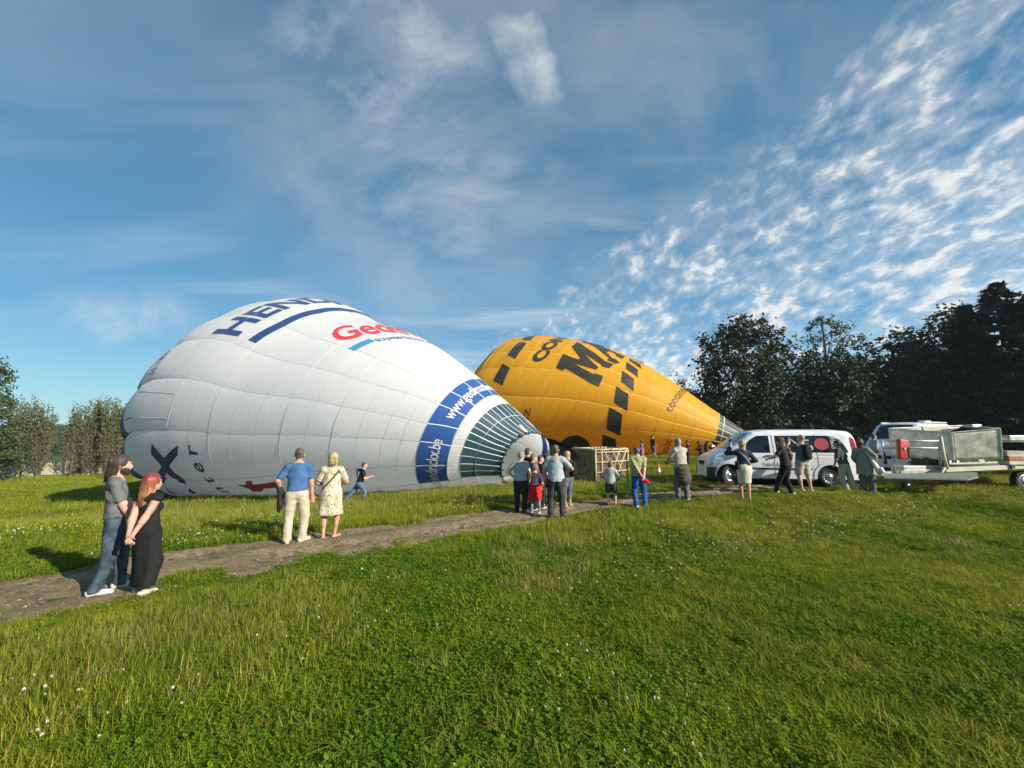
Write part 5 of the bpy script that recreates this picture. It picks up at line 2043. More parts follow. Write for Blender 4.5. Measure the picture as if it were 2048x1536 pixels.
class Field:
    """sampled distance field on a regular grid"""
    def __init__(self, lo, hi, h):
        lo = np.asarray(lo, float) - 3 * h
        n = np.ceil((np.asarray(hi, float) + 3 * h - lo) / h).astype(int) + 1
        self.lo, self.h, self.n = lo, h, n
        self.ax = [lo[i] + h * np.arange(n[i]) for i in range(3)]
        self.f = np.full(n, .12)

    def sl(self, lo, hi):
        i0 = np.maximum(np.floor((np.asarray(lo) - self.lo) / self.h).astype(int), 0)
        i1 = np.minimum(np.ceil((np.asarray(hi) - self.lo) / self.h).astype(int) + 1, self.n)
        return tuple(slice(a, max(a, b)) for a, b in zip(i0, i1))

    def pts(self, s):
        return np.stack(np.meshgrid(self.ax[0][s[0]], self.ax[1][s[1]], self.ax[2][s[2]], indexing='ij'), -1)

    def cap(self, a, b, ra, rb, k=.02, flat=1.0, front=None):
        m = max(ra, rb) + .09
        s = self.sl(np.minimum(a, b) - m, np.maximum(a, b) + m)
        P = self.pts(s)
        if P.size:
            self.f[s] = smin(self.f[s], seg_dist(P, a, b, ra, rb, flat, front), k)
        return self

    def ell(self, c, r, R=None, k=.015, sub=False):
        m = max(r) + .07
        s = self.sl(np.asarray(c) - m, np.asarray(c) + m)
        P = self.pts(s)
        if P.size:
            d = ell_dist(P, c, r, R)
            self.f[s] = -smin(-self.f[s], d, k) if sub else smin(self.f[s], d, k)
        return self

    def cut(self, p, n, k=.006):
        """keep only what lies on the side that n points away from"""
        P = self.pts(tuple(slice(0, x) for x in self.n))
        d = (P - np.asarray(p, float)) @ np.asarray(n, float)
        self.f = -smin(-self.f, -d, k)
        return self

    def wrinkle(self, amp, freq, seed, aniso=(1, 1, 1)):
        P = self.pts(tuple(slice(0, x) for x in self.n)) * np.asarray(aniso)
        r = np.random.default_rng(seed)
        v = np.zeros(self.f.shape)
        for _ in range(7):
            d = r.normal(0, 1, 3); d /= np.linalg.norm(d)
            v += np.sin(P @ d * freq * r.uniform(.6, 1.7) + r.uniform(0, 6.28) + 1.6 * np.sin(P @ r.normal(0, 1, 3) * freq * .3))
        self.f = self.f + amp * v / 2.6
        return self

    def mesh(self, name, project=1):
        f = self.f
        nx, ny, nz = f.shape
        ins = f < 0
        corners = [(i, j, k) for i in (0, 1) for j in (0, 1) for k in (0, 1)]
        sh = (nx - 1, ny - 1, nz - 1)
        g = lambda A, c: A[c[0]:nx - 1 + c[0], c[1]:ny - 1 + c[1], c[2]:nz - 1 + c[2]]
        cnt = sum(g(ins, c).astype(np.int8) for c in corners)
        act = (cnt > 0) & (cnt < 8)
        idx = np.full(sh, -1, np.int64)
        ijk = np.argwhere(act)
        if len(ijk) == 0:
            return None
        idx[act] = np.arange(len(ijk))
        acc = np.zeros((len(ijk), 3)); num = np.zeros(len(ijk))
        for a in corners:
            for ax in range(3):
                if a[ax]:
                    continue
                b = list(a); b[ax] = 1
                fa = f[ijk[:, 0] + a[0], ijk[:, 1] + a[1], ijk[:, 2] + a[2]]
                fb = f[ijk[:, 0] + b[0], ijk[:, 1] + b[1], ijk[:, 2] + b[2]]
                x = (fa < 0) != (fb < 0)
                t = np.where(x, fa / np.where(x, fa - fb, 1), 0)
                p = np.tile(np.array(a, float), (len(ijk), 1)); p[:, ax] += t
                acc[x] += p[x]; num[x] += 1
        V = self.lo + (ijk + acc / num[:, None]) * self.h
        Q = []
        for ax, (u, v) in ((0, (1, 2)), (1, (2, 0)), (2, (0, 1))):
            s0 = [slice(None)] * 3; s1 = [slice(None)] * 3
            s0[ax] = slice(0, f.shape[ax] - 1); s1[ax] = slice(1, f.shape[ax])
            e = ins[tuple(s0)] != ins[tuple(s1)]
            w_ = np.argwhere(e)
            ok = (w_[:, u] > 0) & (w_[:, v] > 0) & (w_[:, u] < f.shape[u] - 1) & (w_[:, v] < f.shape[v] - 1)
            w_ = w_[ok]
            if not len(w_): continue
            def at_(du, dv):
                z = w_.copy(); z[:, u] += du; z[:, v] += dv
                return idx[z[:, 0], z[:, 1], z[:, 2]]
            q = np.stack([at_(-1, -1), at_(0, -1), at_(0, 0), at_(-1, 0)], -1)
            fl = ins[w_[:, 0], w_[:, 1], w_[:, 2]]
            q[~fl] = q[~fl][:, ::-1]
            Q.append(q)
        F = np.concatenate(Q)
        F = F[(F >= 0).all(1)]
        return mesh_np(name, V, F)


def rotz(a):
    c, s = math.cos(a), math.sin(a)
    return np.array([[c, -s, 0], [s, c, 0], [0, 0, 1.0]])


def rotx(a):
    c, s = math.cos(a), math.sin(a)
    return np.array([[1, 0, 0], [0, c, -s], [0, s, c]])


def roty(a):
    c, s = math.cos(a), math.sin(a)
    return np.array([[c, 0, s], [0, 1, 0], [-s, 0, c]])


def ik(a, b, l1, l2, hint):
    """middle joint of a two-bone chain from a to b; returns joint and reachable end"""
    a, b = np.asarray(a, float), np.asarray(b, float)
    d = b - a
    L = np.linalg.norm(d)
    if L > (l1 + l2) * .999:
        b = a + d / L * (l1 + l2) * .999
        d = b - a; L = np.linalg.norm(d)
    u = d / L
    x = (l1 * l1 - l2 * l2 + L * L) / (2 * L)
    y = math.sqrt(max(l1 * l1 - x * x, 0))
    h = np.asarray(hint, float)
    h = h - u * (h @ u)
    h /= np.linalg.norm(h) + 1e-9
    return a + u * x + h * y, b


SKIN = {
    'light': (0.52, 0.31, 0.22), 'tan': (0.46, 0.25, 0.165), 'pink': (0.56, 0.31, 0.235), 'dark': (0.22, 0.12, 0.08),
}


def cloth(name, col, var=.10, bump=.35, bscale=35, **k):
    return mat('cloth_' + name, col, .85, var=var, scale=9, bump=bump, bscale=bscale, spec=.2, **k)


def hair_mat(name, col, col2):
    return mat('hair_' + name, col, .5, var=.2, scale=26, bump=.9, bscale=60, stretch=(1, 1, .12), col2=col2, spec=.5)


def floral_material():
    """cream cloth with scattered brown leaf strokes"""
    m = bpy.data.materials.new('cloth_floral')
    m.use_nodes = True
    t = NT(m.node_tree)
    b = t.n['Principled BSDF']
    co = t.new('ShaderNodeTexCoord').outputs['Object']
    wv = t.new('ShaderNodeTexWave', wave_type='BANDS')
    t.put(wv.inputs['Vector'], co)
    wv.inputs['Scale'].default_value = 6.5
    wv.inputs['Distortion'].default_value = 16
    wv.inputs['Detail'].default_value = 1.0
    wv.inputs['Detail Scale'].default_value = 2.4
    n = t.noise(co, 17, 2, .5)
    f = t.math('MULTIPLY', t.ramp(wv.outputs['Fac'], .66, .80), t.ramp(n, .42, .52))
    c = t.mix(f, (0.62, 0.55, 0.38), (0.12, 0.085, 0.06))
    f2 = t.math('MULTIPLY', t.ramp(t.noise(co, 9, 2, .5), .60, .66), .5)
    c = t.mix(f2, c, (0.42, 0.33, 0.15))
    t.put(b.inputs['Base Color'], c)
    b.inputs['Roughness'].default_value = .85
    return m


def plaid_material(name, c1, c2, sc=60):
    m = bpy.data.materials.new(name)
    m.use_nodes = True
    t = NT(m.node_tree)
    b = t.n['Principled BSDF']
    co = t.new('ShaderNodeTexCoord').outputs['Object']
    s = t.new('ShaderNodeSeparateXYZ')
    t.l.new(co, s.inputs[0])
    f = None
    for k in (0, 2):
        w_ = t.ramp(t.math('SINE', t.math('MULTIPLY', s.outputs[k], sc)), .2, .9)
        f = w_ if f is None else t.math('MAXIMUM', f, w_)
    c = t.mix(t.math('MULTIPLY', f, t.ramp(t.noise(co, 12, 3, .6), .3, .7)), c1, c2)
    t.put(b.inputs['Base Color'], c)
    b.inputs['Roughness'].default_value = .85
    return m


M_eye = mat('eye_dark', (0.02, 0.016, 0.013), .25)
M_eyew = mat('eye_white', (0.72, 0.70, 0.67), .3)
M_lip = mat('lip', (0.42, 0.16, 0.13), .5)
PEOPLE = 'people watching the balloons fill'


def person(loc, face, H, label, spec, group=PEOPLE):
    """loc: feet on the ground; face: direction the body looks at, clockwise degrees from +Y (away from the camera).
    spec holds the pose (fractions of the height H, x to the figure's right, y forward) and the clothes."""
    g = spec.get
    vox = g('vox', .02)
    sex = g('sex', 'm')
    child = g('child', False)
    root = empty('person', loc, -math.radians(face), label, 'person', group)
    fat = g('fat', 1.0)
    S = H
    # ---- joints
    pel = np.array(g('pelvis', (0, 0, .525)))
    lean = math.radians(g('lean', 0)); slean = math.radians(g('side', 0)); tw = math.radians(g('twist', 0))
    RT = rotz(-tw) @ rotx(-lean) @ roty(slean)
    shw = (.101 if sex == 'm' else .092) * g('shoulders', 1.0)
    hipw = .050 if sex == 'm' else .053
    up = lambda x, y, z: pel + RT @ np.array([x, y, z - .525])
    hs = 1.16 if child else 1.0
    neckz = .832 if not child else .80
    shz = .800 if not child else .765
    fr = RT @ np.array([0, 1.0, 0])
    sh = [up(-shw, -.004, shz), up(shw, -.004, shz)]
    neck = up(0, -.006, neckz)
    hy, hp, hr = (math.radians(v) for v in g('head', (0, 0, 0)))
    RH = RT @ rotz(-hy) @ rotx(-hp) @ roty(hr)
    # undo most of the body lean for the head
    RH = rotz(-tw) @ rotz(-hy) @ rotx(-hp - lean * .35) @ roty(hr)
    headc = neck + RH @ np.array([0, .016, .100 * (1.08 if child else 1)])
    hip = [pel + rotz(-tw * .3) @ np.array([-hipw, 0, -.02]), pel + rotz(-tw * .3) @ np.array([hipw, 0, -.02])]
    feet = g('feet', ((-.055, 0, 0, -8), (.055, 0, 0, 8)))
    ank, knee, toe, heel = [], [], [], []
    for i, f in enumerate(feet):
        a = np.array([f[0], f[1], .045 + f[2]])
        yaw = -math.radians(f[3])
        pit = math.radians(f[4]) if len(f) > 4 else 0
        d = rotz(yaw) @ rotx(-pit) @ np.array([0, 1.0, 0])
        k_, a2 = ik(hip[i], a, .236, .230, rotz(yaw) @ np.array([(-1, 1)[i] * .12, 1, .1]))
        ank.append(a2); knee.append(k_)
        u_ = rotz(yaw) @ rotx(-pit) @ np.array([0, 0, 1.0])
        toe.append(a2 + d * .086 - u_ * .032); heel.append(a2 - d * .022 - u_ * .028)
    hands = g('hands', ((-.135, .02, .455), (.135, .02, .455)))
    hints = g('elbow', ((-.5, -1, 0), (.5, -1, 0)))
    elb, wri, fing = [], [], []
    fdir = g('fdir', (None, None))
    for i in range(2):
        tgt = np.array(hands[i], float)
        e, w_ = ik(sh[i], tgt, .172, .148, hints[i])
        elb.append(e); wri.append(w_)
        d = (w_ - e) / np.linalg.norm(w_ - e)
        if fdir[i] is not None:
            d = np.array(fdir[i], float); d /= np.linalg.norm(d)
        fing.append(d)
    J = lambda p: np.asarray(p) * S
    # ---- shapes
    def torso(F, off=0.0, k=.03, shoulders=True):
        o = off
        b1 = (.078 if sex == 'm' else .070) * fat
        F.cap(J(up(0, .0, .545)), J(up(0, .004, .60)), (.088 if sex == 'm' else .094) * fat * S + o, b1 * S + o, k * S, .72, fr)
        F.cap(J(up(0, .006, .60)), J(up(0, .004, .70)), b1 * S + o, (.090 if sex == 'm' else .076) * fat * S + o, k * S, .70, fr)
        F.cap(J(up(0, .002, .70)), J(up(0, -.006, .775)), (.092 if sex == 'm' else .078) * S + o, (.078 if sex == 'm' else .066) * S + o, k * S, .66, fr)
        if g('belly', 0):
            F.ell(J(up(0, .035, .62)), np.array([.075, .06, .07]) * S * g('belly') + o, None, k * S)
        if sex == 'f' and not child:
            for s in (-1, 1):
                F.ell(J(up(.036 * s, .048, .715)), np.array([.034, .032, .034]) * S + o, None, .02 * S)
        F.cap(J(sh[0]), J(sh[1]), .028 * S + o, .028 * S + o, k * S)
        for s in (-1, 1):
            F.cap(J(sh[(s + 1) // 2]), J(up(s * .022, -.010, shz + .030)), .026 * S + o * .8, .030 * S + o * .5, .02 * S)
        F.cap(J(up(0, -.008, .80)), J(neck + RT @ np.array([0, 0, -.005])), .042 * S + o * .7, .032 * S + o * .5, .03 * S)

    def arm(F, i, off=0.0, k=.02, lo=0.0, hi=1.0, full=True):
        F.cap(J(sh[i]), J(elb[i]), .0305 * S * g('armw', 1) + off, .0245 * S + off, k * S)
        if full:
            F.cap(J(elb[i]), J(wri[i]), .0245 * S + off, .0165 * S + off, .012 * S)
            m_ = elb[i] + (wri[i] - elb[i]) * .25
            F.cap(J(elb[i]), J(m_), .0245 * S + off, .0255 * S + off, .012 * S)

    def hand(F, i):
        d = fing[i]
        side_ = np.cross(d, [0, 0, 1.0]) if abs(d[2]) < .8 else np.cross(d, np.array([0, 1.0, 0]))
        side_ /= np.linalg.norm(side_) + 1e-9
        if np.dot(side_, fr) < 0: side_ = -side_
        nrm = np.cross(d, side_)
        curl = g('curl', .25)
        inn = nrm * (1 if np.dot(nrm, J(pel) - J(wri[i])) > 0 else -1)
        p0, p1 = wri[i], wri[i] + d * .048
        F.cap(J(p0), J(p1), .017 * S, .021 * S, .01 * S, .6, inn)
        rf = max(.0052 * S, vox * .52)
        for q_, (o_, l_) in enumerate(((-.018, .040), (-.006, .046), (.006, .043), (.018, .034))):
            b0 = p1 - d * .006 - side_ * o_
            dd = d + inn * curl
            dd /= np.linalg.norm(dd)
            b1 = b0 + dd * l_ * .55
            dd = dd + inn * curl * 1.4
            dd /= np.linalg.norm(dd)
            b2 = b1 + dd * l_ * .5
            F.cap(J(b0), J(b1), rf, rf, .003 * S)
            F.cap(J(b1), J(b2), rf, rf * .9, .003 * S)
        t0 = p0 + d * .012 + side_ * .014
        t1 = t0 + (d * .7 + side_ * .75 + inn * .25) * .024
        t2 = t1 + (d * .95 + side_ * .2 + inn * .3) * .022
        F.cap(J(t0), J(t1), rf * 1.25, rf * 1.1, .006 * S)
        F.cap(J(t1), J(t2), rf * 1.1, rf * .95, .003 * S)

    def leg(F, i, off=0.0, k=.02, calf=True):
        lw = fat * (1.0 if not child else .9)
        F.cap(J(hip[i]), J(knee[i]), .056 * S * lw + off, .033 * S + off, k * S)
        F.cap(J(knee[i]), J(ank[i]), .031 * S + off, .0205 * S + off, .012 * S)
        if calf:
            c0 = knee[i] + (ank[i] - knee[i]) * .12; c1 = knee[i] + (ank[i] - knee[i]) * .5
            bk = np.cross(ank[i] - knee[i], np.array([1.0, 0, 0])); bk /= np.linalg.norm(bk) + 1e-9
            if bk[1] > 0: bk = -bk
            F.cap(J(c0 + bk * .006), J(c1 + bk * .008), .034 * S + off, .026 * S + off, .015 * S)

    hw = .0445 * hs
    def head(F, off=0.0):
        c = headc
        F.ell(J(c + RH @ np.array([0, -.008, .018 * hs])), np.array([hw, .055 * hs, .052 * hs]) * S + off, RH, .012 * S)
        F.ell(J(c + RH @ np.array([0, .014, -.022 * hs])), np.array([.036 * hs, .042 * hs, .048 * hs]) * S + off, RH, .014 * S)

    def head_full(F):
        c = headc
        head(F)
        F.ell(J(c + RH @ np.array([0, .038 * hs, -.055 * hs])), np.array([.018, .016, .014]) * hs * S, RH, .012 * S)      # chin
        F.cap(J(c + RH @ np.array([0, .050, .010]) * hs), J(c + RH @ np.array([0, .062, -.018]) * hs), .006 * S * hs, .0095 * S * hs, .006 * S)   # nose
        F.cap(J(c + RH @ np.array([-.022, .046, .018]) * hs), J(c + RH @ np.array([.022, .046, .018]) * hs), .008 * S, .008 * S, .008 * S)        # brow
        for s in (-1, 1):
            F.ell(J(c + RH @ np.array([s * .020, .056, .003]) * hs), np.array([.0115, .009, .0075]) * S * hs, RH, .005 * S, True)   # eye sockets
            F.ell(J(c + RH @ np.array([s * .0455, -.004, -.006]) * hs), np.array([.006, .014, .020]) * S * hs, RH, .003 * S)        # ears
        F.cap(J(c + RH @ np.array([-.012, .0545, -.034]) * hs), J(c + RH @ np.array([.012, .0545, -.034]) * hs), .0065 * S * hs, .0065 * S * hs, .006 * S)
        F.cap(J(neck - RT @ np.array([0, 0, .03])), J(c + RH @ np.array([0, -.012, -.035])), .031 * S, .030 * S, .015 * S)

    allp = [pel, *sh, *elb, *wri, *[w_ + f * .11 for w_, f in zip(wri, fing)], headc + [0, 0, .09], headc - [0, 0, .05], *knee, *ank, *toe, *heel, *hip]
    lo = np.min(allp, 0) * S - .10 * S
    hi = np.max(allp, 0) * S + .10 * S
    lo[2] = max(lo[2], -.02)
    blank = lambda l=lo, h_=hi, v=vox: Field(l, h_, v)
    # ---- skin
    F = blank()
    torso(F); head_full(F)
    for i in range(2):
        arm(F, i); hand(F, i); leg(F, i)
        if g('barefeet'):
            pass
        F.cap(J(heel[i]), J(toe[i]), .020 * S, .016 * S, .012 * S)
    skin = mat('skin_' + g('skin', 'light'), SKIN[g('skin', 'light')], .55, var=.07, scale=9, spec=.35)
    obj('body', F.mesh('body'), root, skin)
    # ---- face details
    c = headc
    for s in (-1, 1):
        p = J(c + RH @ np.array([s * .020, .0475, .003]) * hs)
        e = MB().lathe([(0, -.0062 * S * hs), (.0062 * S * hs, 0), (0, .0062 * S * hs)], 8, Matrix.Translation(p)).build('eye', M_eyew, root, True)
        p2 = J(c + RH @ np.array([s * .020, .0525, .003]) * hs)
        MB().lathe([(0, -.0032 * S * hs), (.0034 * S * hs, 0), (0, .0032 * S * hs)], 8, Matrix.Translation(p2)).build('iris', M_eye, e, True)
    pm = J(c + RH @ np.array([0, .0595, -.034]) * hs)
    pa, pb = (J(c + RH @ np.array([s * .013, .057, -.034]) * hs) for s in (-1, 1))
    MB().tube([pa, pm, pb], .0032 * S * hs, 5).build('mouth', M_lip, root, True)

    seed = int(abs(loc[0]) * 977 + abs(loc[1]) * 131) % 9973
    # ---- lower garments
    low = g('low')
    if low:
        kind, m = low[0], low[1]
        o = low[2] if len(low) > 2 else .010
        F = blank()
        waist = g('waist', .60)
        if kind in ('trousers', 'shorts', 'leggings', 'capri'):
            F.cap(J(up(0, .0, .535)), J(up(0, .004, .605)), (.089 if sex == 'm' else .095) * fat * S + o, .082 * fat * S + o, .03 * S, .74, fr)
            for i in range(2):
                leg(F, i, o, .022, kind == 'leggings')
                if kind == 'trousers':
                    wl = g('legw', 1.0)
                    F.cap(J(hip[i]), J(knee[i]), .060 * S * fat + o * .6, .041 * S * wl + o * .6, .02 * S)
                    F.cap(J(knee[i]), J(ank[i] + np.array([0, 0, -.012])), .040 * S * wl + o * .6, .036 * S * wl + o * .6, .012 * S)
                elif kind == 'shorts':
                    F.cap(J(hip[i]), J(knee[i]), .062 * S * fat + o, .052 * S + o, .02 * S)
                elif kind == 'capri':
                    F.cap(J(hip[i]), J(knee[i]), .060 * S * fat + o, .042 * S + o, .02 * S)
                    F.cap(J(knee[i]), J(ank[i]), .040 * S + o, .034 * S + o, .012 * S)
            F.wrinkle(g('wr', .0035) * .8, 44, seed + 1, (1, 1, .9))
            F.cut(J(up(0, 0, waist + .015)), RT @ np.array([0, 0, 1.0]))
            if kind == 'shorts':
                zc_ = min(knee[0][2], knee[1][2]) + g('short', .015)
                F.cut(np.array([0, 0, zc_ * S]), (0, 0, -1.0))
            elif kind == 'capri':
                F.cut(np.array([0, 0, .15 * S]), (0, 0, -1.0))
            else:
                F.cut(np.array([0, 0, .026 * S]), (0, 0, -1.0))
        else:                                               # skirts and dresses: a flared cone
            hem = low[3] if len(low) > 3 else .27
            fl = g('flare', .115)
            kn = (knee[0] + knee[1]) / 2
            ctr = np.array([pel[0] * .4 + kn[0] * .6, pel[1] * .4 + kn[1] * .6, hem])
            F.cap(J(up(0, 0, .60)), J(pel + np.array([0, -.004, -.005])), .080 * S * fat + o, .100 * S * fat + o, .03 * S, .78, fr)
            F.cap(J(pel + np.array([0, -.004, -.005])), J(ctr + np.array([0, 0, -.03])), .100 * S * fat + o, fl * S + o, .03 * S, .80, fr)
            if kind == 'maxi':
                for i in range(2):
                    F.cap(J(hip[i]), J(knee[i]), .062 * S * fat + o, .058 * S + o, .03 * S)
                    F.cap(J(knee[i]), J(ank[i]), .052 * S + o, .050 * S + o, .03 * S)
            F.wrinkle(g('wr', .005), 30, seed + 1, (1.5, 1.5, .35))
            F.cut(J(up(0, 0, waist + .015)), RT @ np.array([0, 0, 1.0]))
            F.cut(np.array([0, 0, hem * S]), (0, 0, -1.0))
        names = {'trousers': 'trousers', 'shorts': 'shorts', 'leggings': 'leggings', 'capri': 'cropped_trousers', 'skirt': 'skirt', 'dress': 'dress_skirt', 'maxi': 'long_dress_skirt'}
        me = F.mesh(names[kind])
        if me: obj(names[kind], me, root, m)
    if g('belt'):
        F = blank()
        F.cap(J(up(0, .002, .58)), J(up(0, .004, .61)), .088 * fat * S + .012, .083 * fat * S + .012, .03 * S, .74, fr)
        F.cut(J(up(0, 0, .603)), RT @ np.array([0, 0, 1.0]), .002); F.cut(J(up(0, 0, .585)), RT @ np.array([0, 0, -1.0]), .002)
        me = F.mesh('belt')
        if me: obj('belt', me, root, g('belt'))
    # ---- upper garment
    top = g('top')
    if top:
        m, sl, hem = top[0], top[1], top[2]
        o = top[3] if len(top) > 3 else .012
        F = blank()
        torso(F, o)
        if hem < .56:
            F.cap(J(up(0, 0, hem - .01)), J(up(0, .003, .60)), (.098 if sex == 'm' else .100) * fat * S + o, .084 * fat * S + o, .03 * S, .76, fr)
        for i in range(2):
            if sl > 0:
                e2 = elb[i]
                a2 = sh[i] + (e2 - sh[i]) * min(1, sl)
                F2 = blank()
                F2.cap(J(sh[i]), J(a2), .0285 * S + o, (.0285 if sl < 1 else .026) * S + o, .012 * S)
                if sl > 1:
                    w2 = e2 + (wri[i] - e2) * (sl - 1)
                    F2.cap(J(e2), J(w2), .028 * S + o, .022 * S + o, .012 * S)
                    d = wri[i] - elb[i]
                    pe = w2
                else:
                    d = elb[i] - sh[i]
                    pe = a2
                d = d / np.linalg.norm(d)
                s_ = F2.sl(J(pe) - .13 * S, J(pe) + .13 * S)
                P = F2.pts(s_)
                if P.size:
                    F2.f[s_] = np.maximum(F2.f[s_], (P - J(pe)) @ d)
                F.f = smin(F.f, F2.f, .014 * S)
        F.wrinkle(g('twr', .0035), 34, seed + 2, (1, 1, 1.1))
        F.cut(J(up(0, 0, hem)), RT @ np.array([0, 0, -1.0]))
        # neckline
        nb = J(neck + RT @ np.array([0, g('neckdrop', .0), -.004]))
        s_ = F.sl(nb - .12 * S, nb + .12 * S)
        P = F.pts(s_)
        nn_ = (RT @ np.array([0, .40, 1.0])) / 1.077
        hgt = (P - nb) @ nn_
        rad = np.linalg.norm((P - nb) - hgt[..., None] * nn_, axis=-1)
        F.f[s_] = np.where((rad < .062 * S) & (hgt > -.02 * S), np.maximum(F.f[s_], np.maximum(hgt, .0445 * S - rad) if False else hgt), F.f[s_])
        nm = g('topname', 'shirt')
        me = F.mesh(nm)
        if me: obj(nm, me, root, m)
        if g('collar'):
            F = blank()
            F.cap(J(neck + RT @ np.array([0, -.004, -.02])), J(neck + RT @ np.array([0, .002, .012])), .042 * S, .036 * S, .01)
            F.cut(J(neck + RT @ np.array([0, 0, .012])), RT @ np.array([0, .3, 1.0]), .002)
            F.cut(J(neck + RT @ np.array([0, 0, -.014])), RT @ np.array([0, 0, -1.0]), .002)
            me = F.mesh('collar')
            if me: obj('collar', me, root, m)
    # ---- shoes
    if g('shoes'):
        for i in range(2):
            t_, h_, a_ = toe[i], heel[i], ank[i]
            l2 = np.minimum(np.minimum(t_, h_), a_) * S - .09; h2 = np.maximum(np.maximum(t_, h_), a_) * S + .09
            F = Field(l2, h2, min(vox, .014))
            flat_feet = len(feet[i]) < 5
            F.cap(J(h_ + [0, 0, .008]), J(t_ + [0, 0, .006]), .0245 * S, .0205 * S, .01)
            F.cap(J(h_ + [0, 0, .012]), J(a_ + [0, 0, g('shoetop', -.004)]), .027 * S, .026 * S, .012)
            if flat_feet:
                F.cut(np.array([0, 0, feet[i][2] * S + .002]), (0, 0, -1.0), .003)
            F.cut(J(a_ + [0, 0, g('shoetop', -.004) + .004]), (0, 0, 1.0), .003)
            sho = obj('shoe', F.mesh('shoe'), root, g('shoes'))
            if g('sole'):
                F = Field(l2, h2, min(vox, .012))
                F.cap(J(h_ + [0, 0, .006]), J(t_ + [0, 0, .004]), .0265 * S, .0225 * S, .01)
                F.cut(np.array([0, 0, feet[i][2] * S + .026]), (0, 0, 1.0), .003)
                F.cut(np.array([0, 0, feet[i][2] * S - .002]), (0, 0, -1.0), .003)
                me = F.mesh('sole')
                if me: obj('sole', me, sho, g('sole'))
    # ---- hair
    hair = g('hair')
    if hair:
        style, m = hair
        l2 = J(headc) - np.array([.16, .16, .42]) * S
        h2 = J(headc) + np.array([.16, .16, .13]) * S
        F = Field(l2, h2, min(vox, .016))
        off = {'short': .004, 'crop': .0015, 'long': .010, 'bob': .011, 'shoulder': .009}[style] * S
        F.ell(J(c + RH @ np.array([0, -.010, .020 * hs])), np.array([hw, .055 * hs, .053 * hs]) * S + off, RH, .01)
        cutp = {'short': -.010, 'crop': -.010, 'long': .0, 'bob': .0, 'shoulder': .0}[style]
        bk = lambda x, y, z: J(c + RH @ np.array([x, y, z]) * hs)
        if style in ('short', 'crop'):
            F.ell(bk(0, -.022, -.012), np.array([.041, .034, .042]) * hs * S + off, RH, .01)
        if style == 'bob':
            F.cap(bk(0, -.020, .01), bk(0, -.024, -.070), .050 * S * hs, .047 * S * hs, .02, .86, RH @ np.array([0, 1.0, 0]))
            for s in (-1, 1): F.cap(bk(s * .036, .002, .01), bk(s * .037, .000, -.062), .019 * S, .016 * S, .015)
        if style == 'shoulder':
            F.cap(bk(0, -.024, .0), bk(0, -.036, -.115), .046 * S * hs, .042 * S, .02, .72, RH @ np.array([0, 1.0, 0]))
            for s in (-1, 1): F.cap(bk(s * .030, -.020, .01), bk(s * .034, -.030, -.105), .022 * S, .014 * S, .015)
        if style == 'long':
            F.cap(bk(0, -.020, .0), bk(.006, -.046, -.17), .047 * S * hs, .040 * S, .02, .66, RH @ np.array([0, 1.0, 0]))
            for s in (-1, 1): F.cap(bk(s * .034, -.006, .01), bk(s * .036, -.022, -.15), .020 * S, .013 * S, .015)
        F.wrinkle(.0035 if style in ('short', 'crop') else .006, 95, seed + 3, (1, 1, .16 if style not in ('short', 'crop') else .7))
        # clear the face
        F.ell(bk(0, .060, -.036), np.array([.041, .052, .062]) * hs * S, RH, .008, True)
        if style in ('short', 'crop'):
            F.cut(bk(0, .016, -.03), RH @ np.array([0, .75, -.66]), .006)
            F.cut(bk(0, -.02, -.058), RH @ np.array([0, .1, -1.0]), .006)
        me = F.mesh('hair')
        if me:
            ho = obj('hair', me, root, m)
            if style in ('long', 'shoulder', 'bob') and vox < .013:
                rr = np.random.default_rng(seed + 9)
                mb = MB()
                dn = {'long': .17, 'shoulder': .125, 'bob': .085}[style]
                for _ in range(150):
                    a = rr.uniform(-.25, math.pi + .25)
                    ca, sa = math.cos(a), math.sin(a)
                    k1 = rr.uniform(.98, 1.10)
                    e_ = dn * rr.uniform(.75, 1.12)
                    q_ = [(.012 * ca, .012 - .02 * sa, .0735), (.036 * ca * k1, -.004 - .042 * sa * k1, .058), (.0475 * ca * k1, -.008 - .058 * sa * k1, .022),
                          (.0485 * ca * k1, -.012 - .062 * sa * k1, -.025), (.043 * ca * k1 + rr.normal(0, .003), -.022 - .056 * sa * k1, -.025 - (e_ - .025) * .55), (.037 * ca + rr.normal(0, .006), -.030 - .050 * sa + rr.normal(0, .005), -e_)]
                    mb.tube([bk(*v_) for v_ in q_], [.0030, .0036, .0036, .0034, .0030, .0012], 4)
                so = mb.build('hair_strands', m, ho, True)
                so['kind'] = 'stuff'
    if g('beard'):
        F = Field(J(headc) - .15 * S, J(headc) + .12 * S, min(vox, .011))
        F.ell(J(c + RH @ np.array([0, .018, -.038]) * hs), np.array([.040, .044, .042]) * S, RH, .01)
        F.ell(J(c + RH @ np.array([0, .036, -.062]) * hs), np.array([.024, .026, .022]) * S, RH, .015)
        F.wrinkle(.002, 120, seed + 4)
        F.ell(J(c + RH @ np.array([0, .068, -.008]) * hs), np.array([.034, .03, .028]) * S, RH, .008, True)
        F.cut(J(c + RH @ np.array([0, .0, -.010]) * hs), RH @ np.array([0, .25, 1.0]), .005)
        F.cut(J(c + RH @ np.array([0, .006, -.02]) * hs), RH @ np.array([0, -1.0, 0.1]), .005)
        me = F.mesh('beard')
        if me: obj('beard', me, root, g('beard'))
